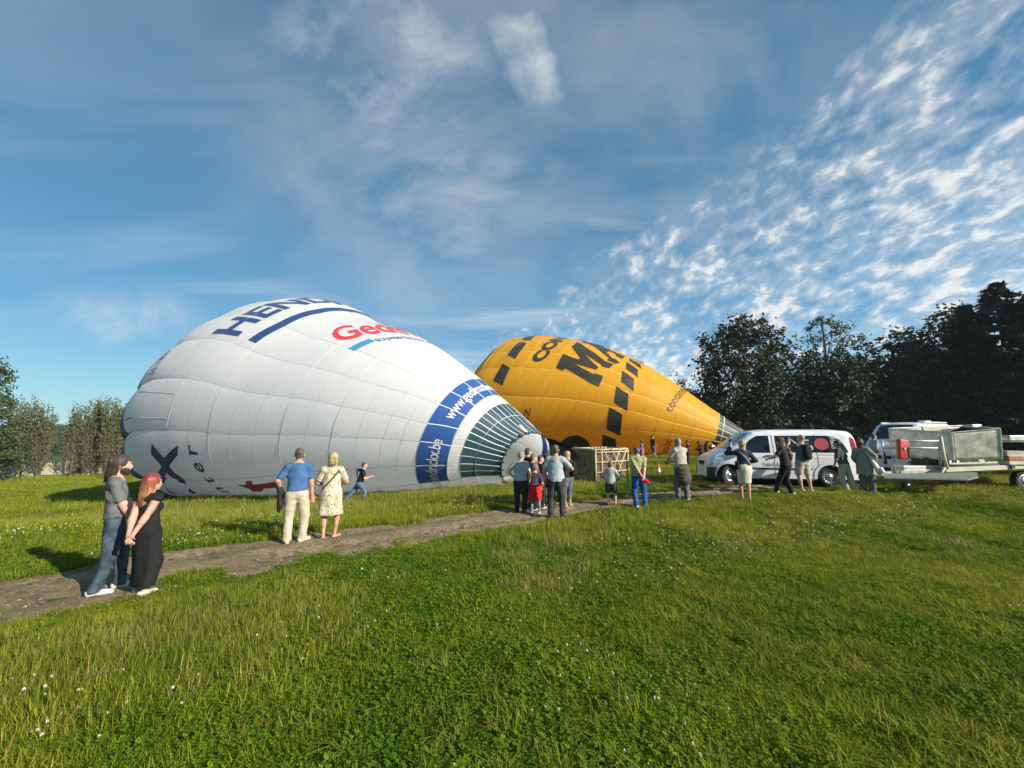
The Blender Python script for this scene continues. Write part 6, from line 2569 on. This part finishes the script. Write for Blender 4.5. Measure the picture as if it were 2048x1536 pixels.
    if g('cap'):
        F = Field(J(headc) - .16 * S, J(headc) + .15 * S, min(vox, .016))
        F.ell(J(c + RH @ np.array([0, -.006, .020])), np.array([hw, .056, .054]) * S + .012, RH, .01)
        F.cut(J(c + RH @ np.array([0, 0, .018])), RH @ np.array([0, .12, -1.0]), .004)
        F.cap(J(c + RH @ np.array([-.018, .05, .022])), J(c + RH @ np.array([-.018, .088, .012])), .016 * S, .012 * S, .006, .25, RH @ np.array([0, 0, 1.0]))
        F.cap(J(c + RH @ np.array([.018, .05, .022])), J(c + RH @ np.array([.018, .088, .012])), .016 * S, .012 * S, .006, .25, RH @ np.array([0, 0, 1.0]))
        obj('cap', F.mesh('cap'), root, g('cap'))
    if g('glasses'):
        mb = MB()
        for s in (-1, 1):
            pc = J(c + RH @ np.array([s * .021, .030, .068]))
            mb.box(tuple(pc), (.030 * S, .008 * S, .020 * S))
        mb.tube([J(c + RH @ np.array([-.046, -.03, .05])), J(c + RH @ np.array([-.04, .03, .068])), J(c + RH @ np.array([.04, .03, .068])), J(c + RH @ np.array([.046, -.03, .05]))], .004, 5)
        mb.build('sunglasses', M_black, root)
    info = dict(root=root, up=lambda x, y, z: Vector(J(up(x, y, z))), wri=[Vector(J(p)) for p in wri], elb=[Vector(J(p)) for p in elb], sh=[Vector(J(p)) for p in sh],
                fing=[Vector(f) for f in fing], head=Vector(J(headc)), neck=Vector(J(neck)), S=S, knee=[Vector(J(p)) for p in knee], ank=[Vector(J(p)) for p in ank], fr=Vector(fr))
    bpy.context.view_layer.update()
    info['M'] = Matrix.Translation(root.location) @ Matrix.Rotation(-math.radians(face), 4, 'Z')
    return info


def blob(name, caps, m, M, vox=.016, wr=.003, parent=None, cuts=()):
    """soft thing (bag, jacket) from capsules given in a person's frame, placed in the world"""
    pts = [c[0] for c in caps] + [c[1] for c in caps]
    rm = max(max(c[2], c[3]) for c in caps)
    F = Field(np.min(pts, 0) - rm - .03, np.max(pts, 0) + rm + .03, vox)
    for c in caps:
        F.cap(np.asarray(c[0], float), np.asarray(c[1], float), c[2], c[3], .03, c[4] if len(c) > 4 else 1.0, np.asarray(c[5], float) if len(c) > 5 else None)
    if wr: F.wrinkle(wr, 40, 5)
    for p, n in cuts: F.cut(p, n)
    o = obj(name, F.mesh(name), parent, m)
    if M is not None: o.matrix_world = M
    return o
# ================================================================== the crowd
C_grey = cloth('grey_tee', (0.145, 0.150, 0.145))
C_denim = cloth('denim', (0.060, 0.088, 0.118), var=.25)
C_denim2 = cloth('denim_blue', (0.10, 0.17, 0.25), var=.25)
C_black = cloth('black', (0.016, 0.016, 0.017))
C_black2 = cloth('soft_black', (0.028, 0.027, 0.028))
C_navy = cloth('navy', (0.030, 0.032, 0.058))
C_polo = cloth('blue_polo', (0.060, 0.135, 0.300), bscale=160, bump=.2)
C_beige = cloth('beige_chino', (0.46, 0.41, 0.31), var=.08)
C_white = cloth('white_tee', (0.58, 0.59, 0.57), var=.05)
C_pale = cloth('pale_grey_tee', (0.42, 0.45, 0.43), var=.06)
C_lblue = cloth('pale_blue_shirt', (0.33, 0.39, 0.44), var=.08)
C_lblue2 = cloth('light_check_shirt', (0.36, 0.40, 0.46), var=.08)
C_dgrey = cloth('charcoal_jeans', (0.050, 0.053, 0.053), var=.15)
C_mgrey = cloth('mid_grey', (0.12, 0.13, 0.14), var=.15)
C_purple = cloth('purple_grey', (0.065, 0.055, 0.085))
C_red = cloth('red_cloth', (0.60, 0.022, 0.030), var=.10)
C_legg = cloth('grey_leggings', (0.20, 0.21, 0.23))
C_olive = cloth('olive', (0.085, 0.080, 0.058), var=.18)
C_taupe = cloth('taupe_trousers', (0.15, 0.145, 0.125), var=.14)
C_sand = cloth('sand_tee', (0.40, 0.37, 0.32), var=.06)
C_blue = cloth('bright_blue_trousers', (0.028, 0.100, 0.290), var=.12)
C_cream = cloth('cream_skirt', (0.55, 0.51, 0.40), var=.06)
C_green = cloth('slate_green_tee', (0.055, 0.072, 0.068))
C_stone = cloth('stone_trousers', (0.40, 0.36, 0.28), var=.08)
C_shift = cloth('grey_green_dress', (0.24, 0.25, 0.20), var=.08)
C_pink = cloth('pink', (0.42, 0.10, 0.22))
C_violet = cloth('violet_blue', (0.10, 0.12, 0.36))
C_bagw = cloth('white_bag', (0.62, 0.60, 0.54), var=.06)
C_brownpat = cloth('rust_hair_scarf', (0.25, 0.11, 0.05), var=.3)
C_floral = floral_material()
C_plaid = plaid_material('cloth_green_check', (0.34, 0.35, 0.14), (0.17, 0.20, 0.11), 95)
C_plaid2 = plaid_material('cloth_fine_blue_check', (0.36, 0.41, 0.42), (0.27, 0.33, 0.36), 160)
S_white = mat('white_shoe', (0.66, 0.64, 0.58), .6, var=.06)
S_sole = mat('shoe_sole', (0.72, 0.70, 0.64), .7)
S_dark = mat('dark_shoe', (0.030, 0.028, 0.027), .5)
S_cream = mat('cream_shoe', (0.62, 0.54, 0.40), .6, var=.08)
S_sand = mat('sandal_leather', (0.50, 0.29, 0.20), .5)
S_orange = mat('orange_sole', (0.62, 0.16, 0.04), .6)
H_brown = hair_mat('dark_brown', (0.075, 0.055, 0.042), (0.030, 0.022, 0.017))
H_grey = hair_mat('grey', (0.30, 0.29, 0.27), (0.15, 0.14, 0.13))
H_dgrey = hair_mat('salt_pepper', (0.125, 0.112, 0.10), (0.055, 0.048, 0.042))
H_blond = hair_mat('blond', (0.56, 0.42, 0.21), (0.30, 0.20, 0.09))
H_dblond = hair_mat('dark_blond', (0.26, 0.175, 0.095), (0.13, 0.085, 0.045))
H_black = hair_mat('black', (0.022, 0.018, 0.016), (0.010, 0.009, 0.008))
H_auburn = hair_mat('auburn', (0.17, 0.045, 0.022), (0.075, 0.022, 0.013))
H_beard = hair_mat('beard', (0.060, 0.036, 0.024), (0.030, 0.019, 0.013))


def hair_gradient():
    m = bpy.data.materials.new('hair_red_to_copper')
    m.use_nodes = True
    t = NT(m.node_tree)
    b = t.n['Principled BSDF']
    co = t.new('ShaderNodeTexCoord').outputs['Object']
    s = t.new('ShaderNodeSeparateXYZ')
    t.l.new(co, s.inputs[0])
    mpg = t.new('ShaderNodeMapping')
    mpg.inputs['Scale'].default_value = (1, 1, .10)
    t.l.new(co, mpg.inputs[0])
    n = t.noise(mpg.outputs[0], 34, 4, .6)
    z = t.math('ADD', s.outputs[2], t.math('MULTIPLY', t.math('SUBTRACT', n, .5), .16))
    c = t.mix(t.ramp(z, 1.30, 1.50), (0.33, 0.145, 0.065), (0.21, 0.030, 0.026))
    c = t.mix(t.math('MULTIPLY', t.ramp(n, .5, .75), .6), c, (0.17, 0.05, 0.025))
    t.put(b.inputs['Base Color'], c)
    b.inputs['Roughness'].default_value = .45
    bn = t.new('ShaderNodeBump')
    bn.inputs['Strength'].default_value = .8
    bn.inputs['Distance'].default_value = .01
    t.put(bn.inputs['Height'], n)
    t.l.new(bn.outputs[0], b.inputs['Normal'])
    return m


H_red = hair_gradient()
M_phone = mat('phone_body', (0.015, 0.015, 0.017), .25)


def stand(px, py, yhead, d=None):
    """ground point and body height for a figure whose feet and crown are seen at these rows"""
    if d is None:
        p = gp(px, py)
    else:
        p = at(px, py, d)
        p = Vector((p.x, p.y, tz(p.x, p.y)))
    top = at(px, yhead, p.y)
    return p, top.z - p.z


def phone(info, hand, label, tilt=0.6, size=(.075, .010, .15), off=.10):
    p = info['M'] @ (info['wri'][hand] + info['fing'][hand] * off * info['S'] * .75)
    r = empty('phone', p, info['root'].rotation_euler.z, label, 'phone')
    R_ = Matrix.Rotation(tilt, 3, 'X')
    MB().box((0, .02, .03), size, R_, .004).build('case', M_phone, r)
    n = R_ @ Vector((0, -.0062, 0))
    MB().box((0, .02 + n.y, .03 + n.z), (size[0] * .88, .002, size[2] * .92), R_).build('screen', mat('phone_screen', (.03, .035, .045), .08), r)
    return r


# ---- couple on the path at the left
p, H = stand(207, 1186, 911)
P1 = person(p, 50, H, 'bearded man with long dark hair, grey t-shirt and jeans on the path', dict(
    vox=.0115, sex='m', lean=-3, pelvis=(0, .012, .524), feet=((-.055, .075, 0, -6), (.055, -.045, 0, 10)), fat=.82,
    hands=((-.05, .14, .46), (.07, .13, .455)), elbow=((-1, -.6, 0), (1, -.9, 0)), head=(6, 2, 0), skin='pink',
    top=(C_grey, .82, .535, .010), low=('trousers', C_denim, .011), shoes=S_white, sole=S_sole, legw=1.0, wr=.006, twr=.005,
    hair=('shoulder', H_brown), beard=H_beard, shoulders=.90))
p, H = stand(280, 1190, 949)
P2 = person(p, 2, H, 'red haired woman in long black dress, hands clasped behind her back', dict(
    vox=.0115, sex='f', lean=-1, pelvis=(.0, .0, .525), side=-3, feet=((-.05, .03, 0, -5), (.06, -.03, 0, 12)), fat=.85, shoulders=.90,
    hands=((-.035, -.135, .485), (-.010, -.145, .478)), elbow=((-1, -.4, 0), (1, -.3, 0)), fdir=((.5, -.15, -.8), (-.6, -.2, -.7)), curl=.5,
    head=(26, 2, 0), skin='pink', top=(C_black, .12, .50, .014), low=('maxi', C_black, .010, .075), flare=.078, wr=.006,
    shoes=S_cream, sole=S_sole, hair=('long', H_red), topname='dress_bodice', neckdrop=.01))
# ---- pair further along the path
p, H = stand(587, 1086, 896)
P3 = person(p, -25, H, 'man in blue polo shirt and beige trousers seen from behind', dict(
    vox=.0125, sex='m', feet=((-.065, 0, 0, -6), (.075, .02, 0, 48)), hands=((-.155, .085, .535), (.150, .035, .475)),
    elbow=((-1, -.7, 0), (1, -.8, 0)), head=(4, 0, 0), skin='tan', top=(C_polo, .80, .545, .016), collar=True, low=('trousers', C_beige, .012), belt=C_black,
    legw=1.05, wr=.004, shoes=S_cream, sole=S_sole, hair=('crop', H_dgrey), shoulders=.98, fat=.96))
Mx = P3['M']
S_ = P3['S']
e, w_ = P3['elb'][0], P3['wri'][0]
mid = e.lerp(w_, .6)
o = blob('jacket', [(mid + Vector((-.03, .02, .02)), mid + Vector((.03, -.03, -.10)), .055, .06), (mid + Vector((.0, -.01, -.08)), mid + Vector((.03, -.02, -.34)), .065, .085, .6, (1, 0, 0)), (mid + Vector((.03, -.02, -.30)), mid + Vector((.01, -.03, -.44)), .085, .05, .6, (1, 0, 0))], C_black2, Mx, .014, .008)
tag(o, 'black jacket draped over the forearm of the man in blue', 'jacket')
p, H = stand(657, 1077, 906)
P4 = person(p, -20, H, 'blond woman in cream floral dress with sandals seen from behind', dict(
    vox=.0125, sex='f', feet=((-.060, -.02, 0, -4), (.062, .02, 0, 34)), hands=((-.05, .13, .60), (.06, .13, .59)), elbow=((-1, -.5, 0), (1, -.5, 0)),
    head=(4, 3, 0), skin='tan', top=(C_floral, .85, .50, .016), low=('dress', C_floral, .014, .275), flare=.135, wr=.008, fat=1.06, shoes=S_sand, shoetop=-.022,
    hair=('bob', H_blond), glasses=True, topname='dress_bodice'))
MB().tube([P4['up'](.085, -.060, .80), P4['up'](.03, -.092, .72), P4['up'](-.06, -.090, .62), P4['up'](-.095, -.04, .57)], .011, 6).build('bag_strap', mat('strap_brown', (.07, .035, .025), .6), P4['root'], True)
# ---- running man
p, H = stand(716, 984, 906, 15.0)
P5 = person(p, 72, 1.60, 'man in black t-shirt and jeans running along the white balloon', dict(
    vox=.017, sex='m', lean=17, pelvis=(0, .02, .475), feet=((-.045, -.27, .045, 0, 42), (.045, .10, .0, 0)),
    hands=((-.12, -.04, .63), (.075, .27, .615)), elbow=((-.4, -1, -.2), (.4, -1, -.3)), head=(0, -10, 0), skin='pink',
    top=(C_black, .75, .545, .014), low=('trousers', C_denim2, .010), shoes=S_dark, hair=('crop', H_brown)), 'balloon crew and helpers')
# ---- close group in front of the white mouth
GRP = 'group standing together before the white balloon mouth'
p, H = stand(1041, 1028, 903)
P6 = person(p, 18, H, 'grey haired man in pale checked shirt, left hand on his hip', dict(
    vox=.018, sex='m', feet=((-.06, 0, 0, -10), (.06, 0, 0, 10)), hands=((-.10, .0, .565), (.14, .05, .50)), elbow=((-1, -.35, 0), (1, -.8, 0)), head=(30, 6, 0), skin='pink',
    top=(C_lblue2, .8, .535, .018), low=('trousers', C_black2, .012), shoes=S_dark, hair=('short', H_grey), fat=1.08), GRP)
p, H = stand(1056, 1022, 898)
P7 = person((p.x, p.y + .25, p.z), 35, H * 1.01, 'bald man in black shirt standing behind the grey haired man', dict(
    vox=.018, sex='m', hands=((-.14, .05, .47), (.14, .05, .47)), head=(10, 4, 0), skin='pink', top=(C_black, .8, .535, .018), low=('trousers', C_black2, .012), shoes=S_dark, hair=('crop', H_brown)), GRP)
p, H = stand(1066, 1021, 908)
P8 = person(p, 60, H, 'stout man in olive grey shirt looking right, behind the child in red', dict(
    vox=.018, sex='m', hands=((-.12, .10, .52), (.13, .10, .50)), head=(25, 4, 0), skin='pink', top=(C_mgrey, .8, .535, .018), low=('trousers', C_black2, .012), shoes=S_cream, hair=('short', H_dblond), fat=1.1), GRP)
p, H = stand(1070, 1028, 926)
P9 = person(p, 6, H, 'child in purple top with red jacket tied round the waist', dict(
    vox=.016, sex='f', child=True, feet=((-.065, 0, 0, -4), (.085, .01, 0, 10)), hands=((-.15, .03, .45), (.13, .06, .50)), head=(14, 2, 0), skin='pink',
    top=(C_purple, .9, .52, .018), low=('leggings', C_legg, .006), shoes=S_white, hair=('short', H_dblond)), GRP)
Sx = P9['S']
P9b = blob('tied_jacket', [(P9['up'](0, 0, .56), P9['up'](0, -.01, .50), .125 * Sx, .135 * Sx, .85, (0, 1, 0)), (P9['up'](0, -.01, .50), P9['up'](0, -.02, .33), .135 * Sx, .15 * Sx, .85, (0, 1, 0))], C_red, None, .014, .008, P9['root'], [(P9['up'](0, 0, .28), (0, 0, -1)), (P9['up'](0, 0, .58), (0, 0, 1))])
p, H = stand(1083, 1022, 911)
P10 = person((p.x, p.y + .35, p.z), 70, H * .99, 'dark haired teenager in navy t-shirt with folded arms', dict(
    vox=.018, sex='m', hands=((.02, .12, .64), (.0, .13, .62)), elbow=((-1, .2, -.6), (1, .2, -.6)), head=(20, 0, 0), skin='pink', top=(C_navy, .8, .53, .018), low=('trousers', C_black2, .012), shoes=S_cream, hair=('crop', H_brown)), GRP)
p, H = stand(1096, 1018, 907)
P11 = person((p.x, p.y + .5, p.z), 20, H, 'dark haired person hidden behind the tall man', dict(
    vox=.02, sex='f', hands=((-.13, .06, .48), (.13, .06, .48)), skin='tan', top=(C_black2, .8, .52, .018), low=('trousers', C_dgrey, .012), shoes=S_white, hair=('short', H_black)), GRP)
p, H = stand(1113, 1038, 890)
P12 = person(p, 14, H, 'tall man in pale blue short sleeved shirt and charcoal jeans', dict(
    vox=.0155, sex='m', feet=((-.075, 0, 0, -22), (.085, .01, 0, 14)), hands=((-.135, .07, .51), (.13, .08, .62)), elbow=((-1, -.5, -.2), (1, -.6, -.2)), head=(4, 0, 0), skin='tan',
    top=(C_plaid2, .85, .505, .02), collar=True, low=('trousers', C_dgrey, .012), legw=1.08, wr=.006, shoes=S_dark, hair=('crop', H_dgrey), fat=1.08, shoulders=1.0), GRP)
p, H = stand(1136, 1014, 903)
P13 = person(p, 330, H, 'blond woman with dark top and grey cropped trousers behind the tall man', dict(
    vox=.018, sex='f', hands=((-.08, .12, .62), (.10, .12, .60)), elbow=((-1, -.4, 0), (1, -.4, 0)), head=(-10, 0, 0), skin='tan', top=(C_black2, .9, .53, .018), low=('capri', C_mgrey, .012), shoes=S_cream, hair=('bob', H_blond)), GRP)
o = blob('backpack', [(P13['up'](.07, -.10, .76), P13['up'](.07, -.115, .62), .085, .095, .75, (0, 1, 0))], C_black, P13['M'], .016, .003)
tag(o, 'black backpack on the blond woman behind the tall man', 'backpack')
# ---- boy and man by the basket
p, H = stand(1223, 1013, 921)
P14 = person(p, 22, H, 'boy in pale grey t-shirt and dark shorts beside the basket', dict(
    vox=.015, sex='m', child=True, feet=((-.07, .02, 0, -10), (.085, 0, 0, 30)), hands=((-.10, .12, .55), (.12, .10, .56)), elbow=((-1, -.5, 0), (1, -.5, 0)), head=(22, 4, 0), skin='pink',
    top=(C_pale, .85, .49, .022), low=('shorts', C_dgrey, .014), short=.02, shoes=S_dark, sole=S_orange, hair=('short', H_dblond)))
p, H = stand(1280, 1016, 894)
P15 = person(p, 4, H, 'man in green checked shirt and bright blue trousers, hands behind back', dict(
    vox=.0155, sex='m', lean=5, feet=((-.060, -.01, 0, -30), (.085, .0, 0, 20)), hands=((.02, -.12, .525), (.05, -.125, .515)), elbow=((-1, -.5, 0), (1, -.35, 0)), fdir=((.6, -.1, -.6), (-.3, -.2, -.8)), curl=.5,
    head=(-14, 6, 0), skin='pink', top=(C_plaid, .85, .52, .02), collar=True, low=('trousers', C_blue, .011), legw=1.05, wr=.007, shoes=S_white, sole=S_sole, hair=('short', H_dgrey), shoulders=1.02))
pw = P15['M'] @ (P15['wri'][1] + P15['fing'][1] * .13)
o = blob('red_cloth', [((0, 0, 0), (.10, -.02, .01), .035, .045), ((.08, 0, .0), (.17, .01, -.03), .045, .03)], C_red, Matrix.Translation(pw), .014, .006)
tag(o, 'crumpled red cloth held behind the back of the man in blue trousers', 'cloth')
hp = P15['M'] @ P15['up'](-.155, .02, .80)
o = blob('plastic_sleeve', [((0, 0, -.05), (-.03, 0, -.55), .028, .035, .4, (0, 1, 0)), ((-.03, 0, -.55), (-.05, 0, -1.08), .035, .065, .4, (0, 1, 0))], mat('pale_plastic', (.50, .48, .25), .4, trans=.5), Matrix.Translation(hp), .014, .004)
tag(o, 'long pale yellow plastic sleeve hanging beside the man in blue trousers', 'plastic sleeve')
CREW = 'balloon crew and helpers'
# ---- people by the yellow balloon
p, H = stand(1285, 923, 888, 27)
P16 = person(p, 300, 1.42, 'child in violet and pink top near the yellow balloon', dict(
    vox=.026, child=True, sex='f', hands=((-.06, .16, .52), (.06, .16, .50)), skin='pink', top=(C_violet, .8, .60, .02), low=('dress', C_pink, .02, .25), shoes=S_white, hair=('short', H_black)), CREW)
p, H = stand(1307, 925, 883, 30)
P17 = person(p, 75, 1.74, 'man in black with one knee bent beside the yellow balloon', dict(
    vox=.026, sex='m', feet=((-.05, .02, 0, 0), (.05, .10, .0, 20)), hands=((-.1, .1, .52), (.1, .14, .50)), skin='tan', top=(C_black, .8, .53, .016), low=('shorts', C_mgrey, .012), shoes=S_dark, hair=('crop', H_black)), CREW)
p, H = stand(1366, 1001, 876)
P18 = person(p, 342, H, 'man in sand t-shirt, olive jacket round his waist, looking at his phone', dict(
    vox=.016, sex='m', lean=3, feet=((-.045, .05, 0, -10), (.055, -.05, 0, 24)), hands=((-.10, .21, .60), (-.02, .20, .60)), elbow=((-1, -.6, -.4), (1, -.6, -.4)), head=(-12, 12, 0), skin='tan',
    top=(C_sand, .82, .53, .018), low=('trousers', C_taupe, .012), legw=1.2, wr=.009, shoes=S_white, hair=('short', H_grey), fat=1.04))
Sx = P18['S']
blob('tied_jacket', [(P18['up'](0, -.005, .56), P18['up'](0, -.02, .45), .105 * Sx, .118 * Sx, .82, (0, 1, 0)), (P18['up'](0, -.02, .45), P18['up'](.01, -.03, .345), .118 * Sx, .115 * Sx, .85, (0, 1, 0)), (P18['up'](.07, -.03, .45), P18['up'](.09, -.05, .30), .045, .04)], C_olive, None, .016, .010, P18['root'], [(P18['up'](0, 0, .585), (0, 0, 1))])
phone(P18, 0, 'dark phone held by the man in the sand t-shirt', -.9)
p, H = stand(1378, 940, 880, 23)
P19 = person(p, 300, H, 'man in black coat and trousers behind the sand t-shirt man', dict(
    vox=.022, sex='m', hands=((-.12, .08, .48), (.12, .08, .48)), skin='tan', top=(C_black2, 1.9, .42, .024), low=('trousers', C_black, .014), shoes=S_dark, hair=('crop', H_brown)), CREW)
p, H = stand(1404, 936, 882, 24)
P20 = person(p, 308, H, 'person in black hooded top bending over a phone by the yellow balloon', dict(
    vox=.022, sex='f', lean=6, hands=((-.06, .18, .64), (.0, .18, .62)), elbow=((-1, -.4, -.5), (1, -.4, -.5)), head=(0, 22, 0), skin='tan', top=(C_black, 1.9, .50, .022), low=('trousers', C_black2, .016), shoes=S_dark, hair=('shoulder', H_black)), CREW)
phone(P20, 0, 'phone held by the person in the black hooded top', -.9)
# ---- people in front of the first van
p, H = stand(1493, 1001, 882)
P21 = person(p, 4, H, 'blond woman in navy jacket and cream skirt raising a phone', dict(
    vox=.0155, sex='f', lean=2, feet=((-.055, .02, 0, -6), (.055, 0, 0, 8)), hands=((-.12, .16, .90), (.10, .10, .62)), elbow=((-1, .2, -.9), (1, -.5, -.2)), fdir=((.1, .2, 1), (-.6, .5, .4)), head=(-16, -2, 0), skin='tan',
    top=(C_navy, 1.85, .535, .02), low=('skirt', C_cream, .014, .285), flare=.10, wr=.006, fat=1.06, hair=('bob', H_blond)))
MB().tube([P21['up'](-.07, -.055, .805), P21['up'](0, -.085, .73), P21['up'](.08, -.075, .60)], .012, 6).build('bag_strap', C_bagw, P21['root'], True)
MB().tube([P21['up'](-.085, -.05, .78), P21['up'](-.11, -.02, .66)], .008, 6).build('second_strap', M_black, P21['root'], True)
o = blob('shoulder_bag', [(P21['up'](-.125, -.03, .62), P21['up'](-.13, -.03, .56), .075, .08, .7, (1, 0, 0))], C_black, P21['M'], .016, .003)
tag(o, 'black bag hanging from the left shoulder of the woman in cream skirt', 'bag')
phone(P21, 0, 'phone held up by the woman in the cream skirt', .1)
p, H = stand(1577, 990, 873)
P22 = person(p, 322, H, 'long haired man in dark cap and dark clothes stepping and checking a phone', dict(
    vox=.016, sex='m', lean=4, pelvis=(0, .0, .515), feet=((-.05, .17, .0, 10), (.055, -.04, 0, 8)), hands=((-.10, .215, .61), (.12, .04, .52)), elbow=((-1, -.5, -.5), (1, -.8, 0)), head=(4, 14, 0), skin='tan',
    top=(C_black2, .8, .50, .018), low=('trousers', C_black, .012), shoes=S_white, hair=('shoulder', H_auburn), cap=C_black, legw=1.0))
blob('long_locks', [(P22['up'](.03, -.06, .83), P22['up'](.05, -.085, .70), .058, .07, .7, (0, 1, 0)), (P22['up'](.05, -.085, .70), P22['up'](.05, -.08, .585), .07, .035, .7, (0, 1, 0))], H_auburn, None, .015, .012, P22['root'])
phone(P22, 0, 'dark phone held by the man in the cap', -.9)
p, H = stand(1612, 983, 869)
P23 = person(p, 350, H, 'bald man with black backpack and beige shorts lifting a camera', dict(
    vox=.016, sex='m', lean=-3, pelvis=(0, .02, .525), feet=((-.055, .02, 0, -10), (.075, -.04, 0, 20)), hands=((-.05, .20, .86), (.04, .20, .86)), elbow=((-1, -.1, -.9), (1, -.1, -.9)), fdir=((.3, .5, .7), (-.3, .5, .7)), head=(-6, -6, 0), skin='pink',
    top=(C_mgrey, .8, .515, .02), low=('shorts', C_stone, .016), short=.02, wr=.010, shoes=S_cream, shoetop=-.02, fat=1.06))
Sx = P23['S']
o = blob('backpack', [(P23['up'](0, -.105, .78), P23['up'](0, -.125, .63), .085 * 1.3, .10 * 1.3, .62, (0, 1, 0))], C_black, P23['M'], .016, .003)
tag(o, 'black backpack worn by the bald man in beige shorts', 'backpack')
for s in (-1, 1):
    MB().tube([P23['up'](.06 * s, -.09, .80), P23['up'](.075 * s, -.02, .845), P23['up'](.075 * s, .065, .77), P23['up'](.085 * s, .02, .64)], .014, 6).build('backpack_strap', C_black, o, True).matrix_parent_inverse = (o.matrix_world.inverted() @ P23['M'])
cpos = P23['M'] @ (P23['wri'][0].lerp(P23['wri'][1], .5) + Vector((0, .10, .10)))
cm = empty('camera_device', cpos, P23['root'].rotation_euler.z, 'small dark camera raised by the bald man', 'camera')
MB().box((0, 0, 0), (.13, .06, .085), None, .01).build('camera_body', M_black, cm)
MB().lathe([(0, 0), (.032, 0), (.032, .06), (0, .06)], 14, Matrix.Translation((0, .03, 0)) @ Matrix.Rotation(-math.pi / 2, 4, 'X')).build('lens', M_black, cm, True)
p, H = stand(1706, 985, 878)
P24 = person(p, 330, H * .99, 'dark haired man in slate t-shirt and stone trousers leaning left', dict(
    vox=.016, sex='m', lean=10, pelvis=(0, .095, .515), feet=((-.05, .06, 0, -8), (.06, -.03, 0, 12)), hands=((-.08, .22, .50), (.12, .16, .50)), elbow=((-1, -.6, 0), (1, -.7, 0)), head=(-8, 4, 0), skin='tan',
    top=(C_green, .9, .53, .02), low=('trousers', C_stone, .012), legw=1.1, wr=.008, shoes=S_white, hair=('short', H_black)))
p, H = stand(1736, 987, 879)
P25 = person(p, 58, H, 'woman with auburn hair in loose grey dress carrying a white bag', dict(
    vox=.016, sex='f', side=-6, feet=((-.055, 0, 0, -6), (.07, .03, 0, 14)), hands=((-.12, .08, .50), (.15, .06, .56)), elbow=((-1, -.6, 0), (1, -.6, 0)), head=(-4, 2, 0), skin='tan',
    top=(C_shift, .95, .50, .024), low=('dress', C_shift, .02, .345), flare=.14, wr=.010, fat=1.12, shoes=S_dark, hair=('shoulder', H_auburn), topname='dress_bodice'))
F2 = P25
bl_ = blob('trouser_legs', [(F2['knee'][i] + Vector((0, 0, .12)), F2['ank'][i] + Vector((0, 0, .02)), .092, .078) for i in (0, 1)], C_mgrey, None, .018, .005, F2['root'])
o = blob('tote_bag', [(P25['up'](.125, -.04, .62), P25['up'](.17, -.05, .50), .05, .085, .6, (1, 0, 0)), (P25['up'](.17, -.05, .50), P25['up'](.20, -.05, .42), .09, .10, .6, (1, 0, 0)), (P25['up'](.235, -.05, .43), P25['up'](.245, -.05, .40), .08, .07, .7, (1, 0, 0))], C_bagw, P25['M'], .016, .006)
tag(o, 'white tote bag on the shoulder of the auburn haired woman', 'bag')
MB().tube([P25['up'](.085, -.02, .83), P25['up'](.10, -.06, .72), P25['up'](.14, -.06, .60)], .018, 6).build('bag_strap', C_bagw, o, True).matrix_parent_inverse = (o.matrix_world.inverted() @ P25['M'])
# ---- people between the vans
FAR = 'people between the two vans'
p, H = stand(1726, 928, 873, 20)
person(p, 200, H, 'person with reddish hair in dark pink top between the vans', dict(
    vox=.024, sex='f', hands=((-.1, .15, .6), (.1, .15, .6)), skin='pink', top=(C_pink, .9, .52, .018), low=('trousers', C_dgrey, .014), shoes=S_dark, hair=('shoulder', H_auburn)), FAR)
p, H = stand(1741, 928, 870, 20.6)
person(p, 150, H, 'fair haired man in pale blue shirt beside the reddish haired person', dict(
    vox=.024, sex='m', hands=((-.12, .12, .56), (.12, .12, .56)), skin='pink', top=(C_lblue, .9, .52, .018), low=('trousers', C_denim2, .014), shoes=S_white, hair=('short', H_dblond)), FAR)
p, H = stand(1751, 928, 868, 19)
person(p, 100, H, 'dark haired person in light blue top and jeans walking between the vans', dict(
    vox=.024, sex='m', lean=5, feet=((-.05, -.10, .01, 0), (.05, .12, 0, 0)), hands=((-.12, .12, .54), (.12, .02, .5)), skin='tan', top=(C_lblue, .9, .50, .02), low=('trousers', C_denim2, .014), shoes=S_white, hair=('short', H_brown)), FAR)
p, H = stand(1767, 920, 862, 20.5)
person(p, 300, H, 'man in white t-shirt and jeans at the front of the second van', dict(
    vox=.024, sex='m', lean=9, hands=((-.1, .2, .56), (.1, .2, .56)), skin='tan', top=(C_white, .8, .53, .018), low=('trousers', C_denim2, .014), shoes=S_white, hair=('short', H_black)), FAR)
# ================================================================== evening air
hz_m = bpy.data.materials.new('haze_air')
hz_m.use_nodes = True
hz_m.node_tree.nodes.clear()
_t = NT(hz_m.node_tree)
_pv = _t.new('ShaderNodeVolumePrincipled')
_pv.inputs['Color'].default_value = (0.86, 0.92, 0.98, 1)
_pv.inputs['Density'].default_value = 0.00024
_pv.inputs['Anisotropy'].default_value = 0.1
_t.l.new(_pv.outputs[0], _t.new('ShaderNodeOutputMaterial').inputs['Volume'])
hz = MB().box((0, 720, 8.6), (1840, 1600, 27.4)).build('haze', hz_m)
tag(hz, kind='stuff', label='thin evening haze over the field')
